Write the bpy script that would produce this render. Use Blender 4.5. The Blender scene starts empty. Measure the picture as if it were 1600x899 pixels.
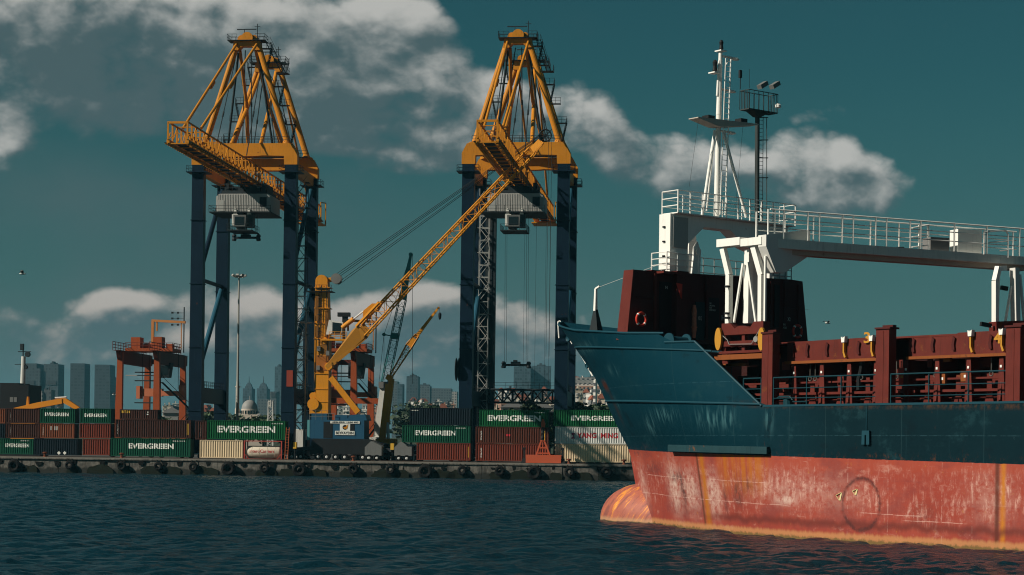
import bpy, bmesh, math, random
import numpy as np
from mathutils import Vector, Matrix, noise

random.seed(7)
scene = bpy.context.scene
COL = scene.collection
# ------------------------------------------------------------------ camera
FPX, HY, CAMH, ROLL = 3000.0, 705.0, 4.8, math.radians(0.72)
cam = bpy.data.cameras.new("camera")
cam.sensor_width = 36.0
cam.lens = 36.0 * FPX / 1600.0
cam.shift_x = 0.0
cam.shift_y = (HY - 449.5) / 1600.0
cam.clip_start = 0.5
cam.clip_end = 20000.0
camo = bpy.data.objects.new("camera", cam)
COL.objects.link(camo)
camo.matrix_world = Matrix.Translation((0, 0, CAMH)) @ Matrix.Rotation(math.radians(90), 4, 'X') @ Matrix.Rotation(ROLL, 4, 'Z')
scene.camera = camo

# ------------------------------------------------------------------ node expression helper
class NX:
    """small wrapper: arithmetic on node sockets"""
    def __init__(s, nt, sock): s.nt = nt; s.k = sock
    def _m(s, op, *a, clamp=False):
        n = s.nt.nodes.new('ShaderNodeMath'); n.operation = op; n.use_clamp = clamp
        for i, v in enumerate((s,) + a):
            if isinstance(v, NX): s.nt.links.new(v.k, n.inputs[i])
            else: n.inputs[i].default_value = v
        return NX(s.nt, n.outputs[0])
    def __add__(s, o): return s._m('ADD', o)
    __radd__ = __add__
    def __sub__(s, o): return s._m('SUBTRACT', o)
    def __rsub__(s, o): return (s * -1.0)._m('ADD', o)
    def __mul__(s, o): return s._m('MULTIPLY', o)
    __rmul__ = __mul__
    def __truediv__(s, o): return s._m('DIVIDE', o)
    def pow(s, o): return s._m('POWER', o)
    def exp(s): return s._m('EXPONENT')
    def abs(s): return s._m('ABSOLUTE')
    def sin(s): return s._m('SINE')
    def max(s, o): return s._m('MAXIMUM', o)
    def min(s, o): return s._m('MINIMUM', o)
    def clamp(s): return s._m('ADD', 0.0, clamp=True)
    def step(s, a, b):
        n = s.nt.nodes.new('ShaderNodeMapRange'); n.interpolation_type = 'SMOOTHSTEP'
        s.nt.links.new(s.k, n.inputs['Value'])
        if a > b:
            n.inputs['From Min'].default_value = b; n.inputs['From Max'].default_value = a
            n.inputs['To Min'].default_value = 1; n.inputs['To Max'].default_value = 0
        else:
            n.inputs['From Min'].default_value = a; n.inputs['From Max'].default_value = b
        return NX(s.nt, n.outputs['Result'])
    def atan2(s, o): return s._m('ARCTAN2', o)
    def asin(s): return s._m('ARCSINE')
    def band(s, c, w, soft):            # 1 inside c-w..c+w
        return (s - c).abs().step(w + soft, max(w - soft, 0.0))

def comb(nt, x, y, z):
    n = nt.nodes.new('ShaderNodeCombineXYZ')
    for i, v in enumerate((x, y, z)):
        if isinstance(v, NX): nt.links.new(v.k, n.inputs[i])
        else: n.inputs[i].default_value = v
    return n.outputs[0]
def sep(nt, sock):
    n = nt.nodes.new('ShaderNodeSeparateXYZ'); nt.links.new(sock, n.inputs[0])
    return [NX(nt, o) for o in n.outputs]
def nz(nt, vec, scale, detail=3.0, rough=0.55, dist=0.0):
    n = nt.nodes.new('ShaderNodeTexNoise'); n.inputs['Scale'].default_value = scale
    n.inputs['Detail'].default_value = detail; n.inputs['Roughness'].default_value = rough
    n.inputs['Distortion'].default_value = dist
    nt.links.new(vec, n.inputs['Vector'])
    return NX(nt, n.outputs[0])
def mixc(nt, fac, a, b):
    n = nt.nodes.new('ShaderNodeMix'); n.data_type = 'RGBA'
    if isinstance(fac, NX): nt.links.new(fac.k, n.inputs[0])
    else: n.inputs[0].default_value = fac
    for i, v in ((6, a), (7, b)):
        if isinstance(v, (tuple, list)): n.inputs[i].default_value = (v[0], v[1], v[2], 1)
        else: nt.links.new(v, n.inputs[i])
    return n.outputs[2]

# ------------------------------------------------------------------ world, sun, exposure
SUN_DIR = Vector((-0.76, -0.30, 0.56)).normalized()     # towards the sun
sun_el = math.asin(SUN_DIR.z)
sun_az = math.atan2(SUN_DIR.x, SUN_DIR.y)               # clockwise from +Y
w = bpy.data.worlds.new("World"); scene.world = w; w.use_nodes = True
nt = w.node_tree; nt.nodes.clear()
out = nt.nodes.new('ShaderNodeOutputWorld'); bg = nt.nodes.new('ShaderNodeBackground')
nt.links.new(bg.outputs[0], out.inputs[0])
sky = nt.nodes.new('ShaderNodeTexSky'); sky.sky_type = 'NISHITA'; sky.sun_disc = False
sky.sun_elevation = sun_el; sky.sun_rotation = sun_az
sky.air_density = 1.0; sky.dust_density = 0.6; sky.ozone_density = 1.5
tc = nt.nodes.new('ShaderNodeTexCoord')
X, Y, Z = sep(nt, tc.outputs['Generated'])
az = X.atan2(Y) * 3000.0                                # azimuth and elevation of the direction looked in,
el = Z.asin() * 3000.0                                  # in units of 1/3000 rad
BL = [(60, 50, 260, 110, 1.0), (300, 110, 250, 105, 1.25), (480, 120, 190, 90, 1.2), (620, 45, 95, 55, 1.1), (180, 190, 160, 50, .6),
      (430, 215, 180, 40, .7), (650, 155, 120, 62, 1.15), (620, 215, 110, 40, .6), (785, 190, 120, 64, 1.0), (905, 190, 68, 58, 1.0), (975, 240, 58, 48, .95), (650, 268, 75, 24, .75),
      (1060, 285, 85, 58, .95), (1215, 270, 120, 60, 1.2), (1340, 288, 90, 48, 1.1),
      (185, 486, 62, 28, 1.0), (60, 530, 180, 60, .62), (260, 560, 240, 60, .66), (410, 505, 115, 62, 1.0), (690, 478, 115, 46, 1.15), (560, 540, 120, 50, .6),
      (720, 560, 210, 66, .95), (850, 530, 90, 50, .65), (12, 245, 34, 36, .85), (150, 322, 60, 14, .3)]
def cloud_density(az, el):
    pv = comb(nt, az * 0.001, el * 0.00135, 0.0)
    warp = nz(nt, pv, 3.0, 2.0, 0.5)
    pw = comb(nt, az * 0.001 + (warp - 0.5) * 0.10, el * 0.00135 + (warp - 0.5) * 0.07, 0.0)
    bil = (nz(nt, pw, 5.0, 1.0, 0.4) - 0.5).abs() * 1.9 + (nz(nt, pw, 11.0, 1.0, 0.4) - 0.5).abs() * 1.15 + (nz(nt, pw, 25.0, 3.0, 0.5) - 0.5).abs() * 0.62
    soft = nz(nt, pv, 3.2, 6.0, 0.55)
    d = None
    for px, py, rx, ry, amp in BL:
        ax = math.atan2(px - 800, 3000) * 3000; ey = math.atan((HY - py) / 3000) * 3000
        g = ((((az - ax) / rx).pow(2.0) + ((el - ey) / ry).pow(2.0)) * -1.0).exp() * amp
        d = g if d is None else d + g
    return d.min(1.1) + bil * 0.95 + (soft - 0.5) * 1.7 - 0.86, soft
d0, soft = cloud_density(az, el)
d1, _ = cloud_density(az - 16.0, el + 24.0)
cov = d0.step(-0.08, 0.42)
low = el.step(420.0, 30.0)                              # warm, low, farther clouds
def blob(px, py, rx, ry, amp=1.0):
    ax = math.atan2(px - 800, 3000) * 3000; ey = math.atan((HY - py) / 3000) * 3000
    d = ((az - ax) / rx).pow(2.0) + ((el - ey) / ry).pow(2.0)
    return (d * -1.0).exp() * amp
def blobs(L):
    r = None
    for b_ in L:
        g = blob(*b_); r = g if r is None else r + g
    return r
und = blobs([(300, 170, 360, 90, 1.1), (480, 150, 170, 70, .6), (120, 120, 160, 70, .7), (700, 225, 110, 28, .5), (1220, 325, 190, 26, .6), (720, 560, 200, 60, .9), (200, 565, 320, 60, .8), (430, 570, 100, 50, .6)])
tops = blobs([(640, 40, 90, 34, .35), (90, 12, 200, 30, .35), (330, 20, 120, 20, .25), (660, 140, 90, 34, .45), (905, 165, 60, 34, .45), (1230, 250, 150, 34, .4), (180, 478, 60, 16, .6), (690, 462, 100, 20, .65), (410, 480, 60, 22, .3)])
lum = ((d0 - d1) * 0.95 + 0.36 + tops * 0.50 - und * 0.26 + (soft - 0.5) * 1.1).step(0.02, 1.0)
ccol = mixc(nt, lum, (0.66, 1.06, 1.15), (4.8, 4.75, 4.5))
warm = mixc(nt, lum, (0.72, 1.12, 1.22), (4.3, 3.5, 3.0))
ccol = mixc(nt, low, ccol, warm)
skm = nt.nodes.new('ShaderNodeMix'); skm.data_type = 'RGBA'; skm.blend_type = 'MULTIPLY'; skm.inputs[0].default_value = 1.0
nt.links.new(sky.outputs[0], skm.inputs[6]); skm.inputs[7].default_value = (0.075, 0.225, 0.19, 1)
# haze bank near the horizon
hz = el.step(620.0, -40.0) * 0.75
skc = mixc(nt, hz, skm.outputs[2], (0.64, 1.04, 1.14))
veil = (blobs([(250, 560, 520, 120, .8), (760, 600, 260, 120, .7), (350, 330, 420, 90, .45)]) + (soft - 0.5) * 1.2).step(0.05, 1.0) * 0.85
skc = mixc(nt, veil, skc, (0.80, 1.14, 1.20))
fin = mixc(nt, cov * 0.96, skc, ccol)
nt.links.new(fin, bg.inputs[0]); bg.inputs[1].default_value = 0.10

sl = bpy.data.lights.new("sun", 'SUN'); sl.energy = 4.9; sl.angle = math.radians(0.5); sl.color = (1.0, 0.91, 0.78)
so = bpy.data.objects.new("sun", sl); COL.objects.link(so)
so.rotation_euler = SUN_DIR.to_track_quat('Z', 'Y').to_euler()
so.location = (0, 0, 200)
vs = scene.view_settings
vs.view_transform = 'Standard'; vs.look = 'None'; vs.gamma = 1.0; vs.exposure = 0.0; vs.use_curve_mapping = False
scene.render.engine = 'CYCLES'; scene.cycles.filter_width = 1.1; scene.render.filter_size = 1.1
scene.cycles.max_bounces = 5; scene.cycles.volume_bounces = 0

# ------------------------------------------------------------------ materials
MATS = {}
def paint(name, col, rough=0.55, var=0.25, rust=0.0, rustcol=(0.10, 0.035, 0.015), streak=0.0, scale=0.6, metal=0.0, streakcol=None):
    """weathered paint: uneven tone, rust blotches, vertical dirt streaks"""
    if name in MATS: return MATS[name]
    m = bpy.data.materials.new(name); m.use_nodes = True; nt = m.node_tree
    p = nt.nodes['Principled BSDF']
    tc = nt.nodes.new('ShaderNodeTexCoord'); o = tc.outputs['Object']
    x, y, z = sep(nt, o)
    a = nz(nt, o, scale, 5.0, 0.6)
    k = (a - 0.5) * (2.4 * var)
    c = mixc(nt, (k + 0.5).clamp(), tuple(v * (1 - var) for v in col), tuple(min(v * (1 + var * .7) + .004 * var, 1) for v in col))
    if streak > 0:
        sv = comb(nt, x * 2.2, y * 2.2, z * 0.22)
        s = nz(nt, sv, 2.2, 4.0, 0.65)
        c = mixc(nt, (s.step(0.52, 0.72) * streak), c, streakcol or tuple(v * 0.32 + 0.006 for v in col))
    if rust > 0:
        r = nz(nt, o, scale * 2.4, 7.0, 0.7)
        c = mixc(nt, r.step(0.68 - 0.22 * rust, 0.80 - 0.18 * rust), c, rustcol)
    nt.links.new(c, p.inputs['Base Color'])
    p.inputs['Roughness'].default_value = rough; p.inputs['Metallic'].default_value = metal
    p.inputs['Specular IOR Level'].default_value = 0.14
    MATS[name] = m
    return m
def winmat(name, wall, glass, sx, sz, fx=0.6, fz=0.6, var=0.2, axis='x'):
    """facade with window rows, in object space"""
    if name in MATS: return MATS[name]
    m = bpy.data.materials.new(name); m.use_nodes = True; nt = m.node_tree
    p = nt.nodes['Principled BSDF']
    tc = nt.nodes.new('ShaderNodeTexCoord'); o = tc.outputs['Object']
    x, y, z = sep(nt, o)
    h = x + y * 1.0
    fxn = (h / sx)._m('FRACT'); fzn = (z / sz)._m('FRACT')
    win = fxn.band(0.5, fx / 2, 0.04) * fzn.band(0.5, fz / 2, 0.04)
    cell = comb(nt, (h / sx)._m('FLOOR'), (z / sz)._m('FLOOR'), 0.0)
    wn = nt.nodes.new('ShaderNodeTexWhiteNoise'); nt.links.new(cell, wn.inputs['Vector'])
    rnd = NX(nt, wn.outputs[0])
    a = nz(nt, o, 0.15, 4.0)
    wc = mixc(nt, a, tuple(v * (1 - var) for v in wall), tuple(v * (1 + var) for v in wall))
    gc = mixc(nt, rnd, tuple(v * 0.5 for v in glass), tuple(v * 1.5 for v in glass))
    nt.links.new(mixc(nt, win, wc, gc), p.inputs['Base Color'])
    p.inputs['Roughness'].default_value = 0.6
    MATS[name] = m
    return m

# ------------------------------------------------------------------ mesh builder
class MB:
    def __init__(s): s.v = []; s.f = []
    def add(s, vs, fs):
        b = len(s.v); s.v += [tuple(v) for v in vs]; s.f += [tuple(i + b for i in f) for f in fs]; return s
    def box(s, x0, x1, y0, y1, z0, z1):
        v = [(x0, y0, z0), (x1, y0, z0), (x1, y1, z0), (x0, y1, z0), (x0, y0, z1), (x1, y0, z1), (x1, y1, z1), (x0, y1, z1)]
        return s.add(v, [(0, 3, 2, 1), (4, 5, 6, 7), (0, 1, 5, 4), (1, 2, 6, 5), (2, 3, 7, 6), (3, 0, 4, 7)])
    def frus(s, x0, x1, y0, y1, z0, X0, X1, Y0, Y1, z1):
        v = [(x0, y0, z0), (x1, y0, z0), (x1, y1, z0), (x0, y1, z0), (X0, Y0, z1), (X1, Y0, z1), (X1, Y1, z1), (X0, Y1, z1)]
        return s.add(v, [(0, 3, 2, 1), (4, 5, 6, 7), (0, 1, 5, 4), (1, 2, 6, 5), (2, 3, 7, 6), (3, 0, 4, 7)])
    def ring(s, p, q, n, r1, r2, phase=0.0, sq=None):
        p = Vector(p); q = Vector(q); d = (q - p)
        if d.length < 1e-6: return s
        d.normalize()
        up = Vector((0, 0, 1)) if abs(d.z) < 0.95 else Vector((0, 1, 0))
        a = d.cross(up).normalized(); b = a.cross(d).normalized()
        vs = []
        for (c, r) in ((p, r1), (q, r2)):
            for i in range(n):
                t = 2 * math.pi * i / n + phase
                if sq: vs.append(c + a * (sq[0] * (1 if math.cos(t) > 0 else -1)) * r + b * (sq[1] * (1 if math.sin(t) > 0 else -1)) * r)
                else: vs.append(c + (a * math.cos(t) + b * math.sin(t)) * r)
        fs = [tuple(range(n)), tuple(range(2 * n - 1, n - 1, -1))]
        fs += [(i, i + n, (i + 1) % n + n, (i + 1) % n) for i in range(n)]
        return s.add(vs, fs)
    def tube(s, p, q, r, r2=None, n=8): return s.ring(p, q, n, r, r if r2 is None else r2)
    def bar(s, p, q, w, h=None, taper=1.0):
        return s.ring(p, q, 4, 1.0, taper, math.pi / 4, (w / 2, (h or w) / 2))
    def path(s, pts, r, n=6):
        for a, b in zip(pts[:-1], pts[1:]): s.tube(a, b, r, n=n)
        return s
    def prism(s, pts, a, d0, d1):
        """polygon pts in the plane with normal axis a ('x','y','z'), extruded d0..d1"""
        def mk(u, v, d): return {'y': (u, d, v), 'x': (d, u, v), 'z': (u, v, d)}[a]
        n = len(pts); vs = [mk(u, v, d0) for u, v in pts] + [mk(u, v, d1) for u, v in pts]
        fs = [tuple(range(n)), tuple(range(2 * n - 1, n - 1, -1))] + [(i, i + n, (i + 1) % n + n, (i + 1) % n) for i in range(n)]
        return s.add(vs, fs)
    def lathe(s, c, prof, n=24, axis='z', ph=0.0):
        c = Vector(c); vs = []
        for r, h in prof:
            for i in range(n):
                t = 2 * math.pi * i / n + ph
                x, y = r * math.cos(t), r * math.sin(t)
                vs.append(c + Vector({'z': (x, y, h), 'y': (x, h, y), 'x': (h, x, y)}[axis]))
        fs = []
        for k in range(len(prof) - 1):
            for i in range(n):
                j = (i + 1) % n; fs.append((k * n + i, k * n + j, k * n + n + j, k * n + n + i))
        if prof[0][0] > 1e-4: fs.append(tuple(range(n)))
        if prof[-1][0] > 1e-4: fs.append(tuple(range(len(prof) * n - 1, (len(prof) - 1) * n - 1, -1)))
        return s.add(vs, fs)
    def torus(s, c, R, r, axis='y', n=24, m=10, a0=0.0, a1=2 * math.pi):
        c = Vector(c); vs = []; full = a1 - a0 > 6.28
        k = n if full else n + 1
        for i in range(k):
            t = a0 + (a1 - a0) * i / n
            for j in range(m):
                q = 2 * math.pi * j / m; rr = R + r * math.cos(q); h = r * math.sin(q)
                x, y = rr * math.cos(t), rr * math.sin(t)
                vs.append(c + Vector({'z': (x, y, h), 'y': (x, h, y), 'x': (h, x, y)}[axis]))
        fs = []
        for i in range(n):
            i2 = (i + 1) % k
            for j in range(m):
                j2 = (j + 1) % m; fs.append((i * m + j, i2 * m + j, i2 * m + j2, i * m + j2))
        return s.add(vs, fs)
    def rail(s, pts, h=1.1, bars=3, step=1.5, r=0.03, pr=None):
        """handrail along a polyline of base points"""
        pr = pr or r
        for a, b in zip(pts[:-1], pts[1:]):
            a = Vector(a); b = Vector(b); L = (b - a).length; n = max(1, round(L / step))
            for i in range(n + 1):
                p = a.lerp(b, i / n); s.tube(p, p + Vector((0, 0, h)), pr, n=6)
            for k in range(bars):
                z = Vector((0, 0, h * (k + 1) / bars)); s.tube(a + z, b + z, r, n=6)
        return s
    def truss(s, p, q, w0, h0, w1, h1, nb, rc, rb, up=(0, 0, 1), n=6):
        """box lattice from p to q"""
        p = Vector(p); q = Vector(q); d = (q - p).normalized(); up = Vector(up)
        a = d.cross(up).normalized(); b = a.cross(d).normalized()
        def cr(t):
            c = p.lerp(q, t); w = w0 + (w1 - w0) * t; h = h0 + (h1 - h0) * t
            return [c + a * (sx * w / 2) + b * (sy * h / 2) for sx, sy in ((-1, -1), (1, -1), (1, 1), (-1, 1))]
        A = cr(0); Bq = cr(1)
        for i in range(4): s.tube(A[i], Bq[i], rc, n=n)
        prev = A
        for k in range(nb):
            cur = cr((k + 1) / nb)
            for i in range(4):
                j = (i + 1) % 4
                s.tube(cur[i], cur[j], rb, n=4)
                if k % 2: s.tube(prev[i], cur[j], rb, n=4)
                else: s.tube(prev[j], cur[i], rb, n=4)
            prev = cur
        for i in range(4): s.tube(A[i], A[(i + 1) % 4], rb, n=4)
        return s

class Frame:
    def __init__(s, ox, oy, ang): s.o = Vector((ox, oy, 0)); s.a = ang; s.e = Vector((math.cos(ang), math.sin(ang), 0)); s.n = Vector((-math.sin(ang), math.cos(ang), 0))
    def w(s, a, b, z): return s.o + s.e * a + s.n * b + Vector((0, 0, z))
    def inv(s, P): d = P - s.o; return d.dot(s.e), d.dot(s.n), P.z
    def py(s, px, py, b):           # ray / plane local y = b  -> (x, z)
        r = ray(px, py); k = (b + s.o.dot(s.n)) / Vector((r[0], 1, 0)).dot(s.n)
        l = s.inv(Vector((r[0] * k, k, CAMH + r[2] * k))); return l[0], l[2]
    def px(s, px, py, a):           # plane local x = a -> (y, z)
        r = ray(px, py); k = (a + s.o.dot(s.e)) / Vector((r[0], 1, 0)).dot(s.e)
        l = s.inv(Vector((r[0] * k, k, CAMH + r[2] * k))); return l[1], l[2]
def ray(px, py):
    dx = px - 800.0; dy = HY - py
    return ((dx * math.cos(ROLL) - dy * math.sin(ROLL)) / FPX, 1.0, (dx * math.sin(ROLL) + dy * math.cos(ROLL)) / FPX)

class Thing:
    def __init__(s, name, label, cat, fr, base, group=None):
        s.fr = fr; s.off = Vector(base)
        o = bpy.data.objects.new(name, None); COL.objects.link(o); o.empty_display_size = 0.5
        o.location = fr.w(*base); o.rotation_euler = (0, 0, fr.a)
        o['label'] = label; o['category'] = cat
        if group: o['group'] = group
        s.o = o
    def part(s, name, mb, mat, parent=None, label=None, smooth=False):
        me = mb if isinstance(mb, bpy.types.Mesh) else mesh(name, mb, s.off, smooth)
        o = bpy.data.objects.new(name, me); COL.objects.link(o)
        if not me.materials: me.materials.append(mat)
        o.parent = parent or s.o
        if label: o['label'] = label
        return o
def mesh(name, mb, off=Vector((0, 0, 0)), smooth=False):
    me = bpy.data.meshes.new(name)
    me.from_pydata([(v[0] - off[0], v[1] - off[1], v[2] - off[2]) for v in mb.v], [], mb.f)
    bm = bmesh.new(); bm.from_mesh(me); bmesh.ops.recalc_face_normals(bm, faces=bm.faces); bm.to_mesh(me); bm.free()
    if smooth:
        me.polygons.foreach_set('use_smooth', [True] * len(me.polygons))
        try: me.set_sharp_from_angle(angle=math.radians(40))
        except Exception: pass
    me.update(); return me
def struct(name, mb, mat, fr, kind='structure', smooth=False):
    me = mb if isinstance(mb, bpy.types.Mesh) else mesh(name, mb, smooth=smooth)
    me.materials.append(mat)
    o = bpy.data.objects.new(name, me); COL.objects.link(o)
    o.location = fr.o; o.rotation_euler = (0, 0, fr.a); o['kind'] = kind
    return o
def single(name, mb, mat, fr, base, label, cat, group=None, smooth=False):
    me = mesh(name, mb, Vector(base), smooth); me.materials.append(mat)
    o = bpy.data.objects.new(name, me); COL.objects.link(o)
    o.location = fr.w(*base); o.rotation_euler = (0, 0, fr.a)
    o['label'] = label; o['category'] = cat
    if group: o['group'] = group
    return o
def copy_tree(o, parent=None):
    c = o.copy(); COL.objects.link(c)
    if parent: c.parent = parent
    for ch in list(o.children): copy_tree(ch, c)
    return c
FONT = {}
def text_mb(txt, width, height, fat=0.02, narrow=True):
    """letters as flat polygons, x 0..width, z 0..height"""
    cu = bpy.data.curves.new("t", 'FONT'); cu.body = txt; cu.size = 1.0; cu.offset = fat; cu.resolution_u = 3
    ob = bpy.data.objects.new("t", cu); COL.objects.link(ob)
    dg = bpy.context.evaluated_depsgraph_get(); dg.update()
    me = bpy.data.meshes.new_from_object(ob.evaluated_get(dg))
    vs = [v.co.copy() for v in me.vertices]; fs = [tuple(p.vertices) for p in me.polygons]
    bpy.data.objects.remove(ob); bpy.data.curves.remove(cu); bpy.data.meshes.remove(me)
    x0 = min(v.x for v in vs); x1 = max(v.x for v in vs); y0 = min(v.y for v in vs); y1 = max(v.y for v in vs)
    mb = MB(); mb.add([((v.x - x0) / (x1 - x0) * width, 0.0, (v.y - y0) / (y1 - y0) * height) for v in vs], fs)
    return mb
def moved(mb, x=0, y=0, z=0, fn=None):
    r = MB(); r.add([fn(v) if fn else (v[0] + x, v[1] + y, v[2] + z) for v in mb.v], mb.f); return r

TH = math.atan2(315, 3000)
Q = Frame(0, 320, -TH)               # quay: x along the quay edge, y away from the water
SH = Frame(33.0, 103.06, math.atan2(0.7846, -0.62))   # ship: x towards the bow, y to port
W = Frame(0, 0, 0)
GZ = 2.75
# ================================================================== water
def build_water():
    def axis(dense0, dense1, st, far0, far1):
        a = list(np.arange(dense0, dense1, st)); s = st; x = dense0; L = []
        while x > far0: s *= 1.35; x -= s; L.append(max(x, far0))
        s = st; x = a[-1]; R = []
        while x < far1: s *= 1.35; x += s; R.append(min(x, far1))
        return np.array(L[::-1] + a + R)
    xs = axis(-100, 52, 0.36, -2600, 2600)
    ys = np.concatenate([np.array([-1200, -500, -200, -60, 0, 30, 50]), np.arange(62, 150, 0.26), np.arange(150, 332, 0.45), np.array([340, 400, 700, 1500, 3500, 6000])])
    XX, YY = np.meshgrid(xs, ys)
    ZZ = np.zeros_like(XX); rng = np.random.RandomState(3)
    DX = np.zeros_like(XX); DY = np.zeros_like(XX)
    for i in range(80):
        lam = 0.70 * (8.0 / 0.70) ** (rng.rand() ** 1.5); k = 2 * np.pi / lam
        th = math.radians(-70) + rng.randn() * 0.62
        amp = 0.0098 * lam ** 0.62 * (0.5 + rng.rand())
        ph = rng.rand() * 6.28
        cx, cy = np.cos(th), np.sin(th)
        A = k * (XX * cx + YY * cy) + ph
        env = 0.65 + 0.35 * np.sin(XX * 0.05 * rng.rand() + YY * 0.06 * rng.rand() + rng.rand() * 6)
        fade = np.clip((lam / 2.4 - 0.30) * 2.5, 0.0, 1.0) if False else 1.0
        ZZ += amp * env * np.sin(A) * fade; DX += -amp * .8 * cx * np.cos(A) * env; DY += -amp * .8 * cy * np.cos(A) * env
    m = ((XX > -101) & (XX < 53) & (YY > 61) & (YY < 333)).astype(float)
    ZZ *= m; XX = XX + DX * m; YY = YY + DY * m
    ny, nx = XX.shape
    me = bpy.data.meshes.new("water")
    vs = np.stack([XX, YY, ZZ], -1).reshape(-1, 3)
    idx = np.arange(ny * nx).reshape(ny, nx)
    f = np.stack([idx[:-1, :-1], idx[:-1, 1:], idx[1:, 1:], idx[1:, :-1]], -1).reshape(-1, 4)
    me.vertices.add(len(vs)); me.vertices.foreach_set('co', vs.ravel())
    me.loops.add(f.size); me.loops.foreach_set('vertex_index', f.ravel().astype(np.int32))
    me.polygons.add(len(f)); me.polygons.foreach_set('loop_start', (np.arange(len(f)) * 4).astype(np.int32))
    me.polygons.foreach_set('use_smooth', np.ones(len(f), dtype=bool))
    me.update(calc_edges=True)
    m = bpy.data.materials.new("sea_water"); m.use_nodes = True; nt = m.node_tree; p = nt.nodes['Principled BSDF']
    p.inputs['Base Color'].default_value = (0.004, 0.026, 0.038, 1); p.inputs['Roughness'].default_value = 0.10
    p.inputs['IOR'].default_value = 1.33
    tc = nt.nodes.new('ShaderNodeTexCoord'); x, y, z = sep(nt, tc.outputs['Object'])
    v = comb(nt, x * 0.55, y, z)
    a = nz(nt, v, 2.3, 5.0, 0.65); b = nz(nt, v, 0.35, 2.0, 0.5)
    gust = nz(nt, comb(nt, x * 0.3, y * 0.35, 0.0), 0.11, 3.0, 0.55)
    bp = nt.nodes.new('ShaderNodeBump'); bp.inputs['Distance'].default_value = 0.70
    nt.links.new((gust * 0.9 + 0.25).clamp().k, bp.inputs['Strength']); nt.links.new((a * 0.6 + nz(nt, v, 6.0, 3.0, 0.6) * 0.22 + b * 0.7).k, bp.inputs['Height'])
    nt.links.new(bp.outputs[0], p.inputs['Normal'])
    nt.links.new((gust * 0.16 + 0.10).k, p.inputs['Roughness'])
    struct('water', me, m, W)
build_water()

# ================================================================== ground behind the quay
def ground_mat():
    m = bpy.data.materials.new("terminal_asphalt"); m.use_nodes = True; nt = m.node_tree; p = nt.nodes['Principled BSDF']
    tc = nt.nodes.new('ShaderNodeTexCoord'); o = tc.outputs['Object']
    a = nz(nt, o, 0.08, 6.0, 0.6)
    nt.links.new(mixc(nt, a, (0.03, 0.03, 0.028), (0.09, 0.085, 0.075)), p.inputs['Base Color']); p.inputs['Roughness'].default_value = 0.85
    return m
GM = ground_mat()
mb = MB(); mb.add([(-2600, 1.2, GZ), (2600, 1.2, GZ), (2600, 420, GZ), (-2600, 420, GZ)], [(0, 1, 2, 3)])
struct('terminal_ground', mb, GM, Q)

def terrain():
    """low wooded hills behind the port"""
    mb = MB(); nxx, nyy = 150, 40
    for j in range(nyy + 1):
        for i in range(nxx + 1):
            x = -1500 + 3000 * i / nxx; y = 418 + 2300 * (j / nyy) ** 1.5
            f = min(1.0, (y - 418) / 500.0)
            n = noise.noise(Vector((x * 0.004, y * 0.003, 1.3))) + 0.4 * noise.noise(Vector((x * 0.015, y * 0.01, 4.3)))
            z = GZ - 0.4 + f * (10 + 8 * n)
            # the hillside with houses right of centre
            z += 17 * math.exp(-((x - 60) / 75.0) ** 2 - ((y - 1150) / 330.0) ** 2)
            if y > 1500: z *= max(0.15, 1 - (y - 1500) / 900)
            mb.v.append((x, y, z))
    for j in range(nyy):
        for i in range(nxx):
            a = j * (nxx + 1) + i; mb.f.append((a, a + 1, a + nxx + 2, a + nxx + 1))
    me = mesh('hills', mb, smooth=True)
    struct('hills', me, paint('hill_scrub', (0.045, 0.055, 0.03), 0.9, 0.5, scale=0.02), Q)
    return
terrain()
def hill_z(px_, y):
    return 0

# ------------------------------------------------------------------ quay wall
def concrete(name, base=(0.145, 0.135, 0.115)):
    m = bpy.data.materials.new(name); m.use_nodes = True; nt = m.node_tree; p = nt.nodes['Principled BSDF']
    tc = nt.nodes.new('ShaderNodeTexCoord'); o = tc.outputs['Object']; x, y, z = sep(nt, o)
    a = nz(nt, o, 0.9, 8.0, 0.65)
    c = mixc(nt, a.step(0.3, 0.75), tuple(v * 0.35 for v in base), tuple(v * 1.25 for v in base))
    s = nz(nt, comb(nt, x * 1.6, y, z * 0.25), 1.3, 5.0, 0.65)
    c = mixc(nt, s.step(0.48, 0.66) * 0.85, c, (0.035, 0.032, 0.026))
    wet = (z + (nz(nt, comb(nt, x, 0.0, 0.0), 0.35, 5.0, 0.6) - 0.5) * 2.6).step(1.25, 0.75)     # dark tidal band
    c = mixc(nt, wet, c, (0.012, 0.014, 0.010))
    lip = z.step(2.55, 2.62)
    c = mixc(nt, lip * 0.7, c, tuple(v * 1.5 for v in base))
    nt.links.new(c, p.inputs['Base Color']); p.inputs['Roughness'].default_value = 0.85
    bp = nt.nodes.new('ShaderNodeBump'); bp.inputs['Distance'].default_value = 0.12; nt.links.new(a.k, bp.inputs['Height']); nt.links.new(bp.outputs[0], p.inputs['Normal'])
    return m
CONC = concrete('quay_concrete')

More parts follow.
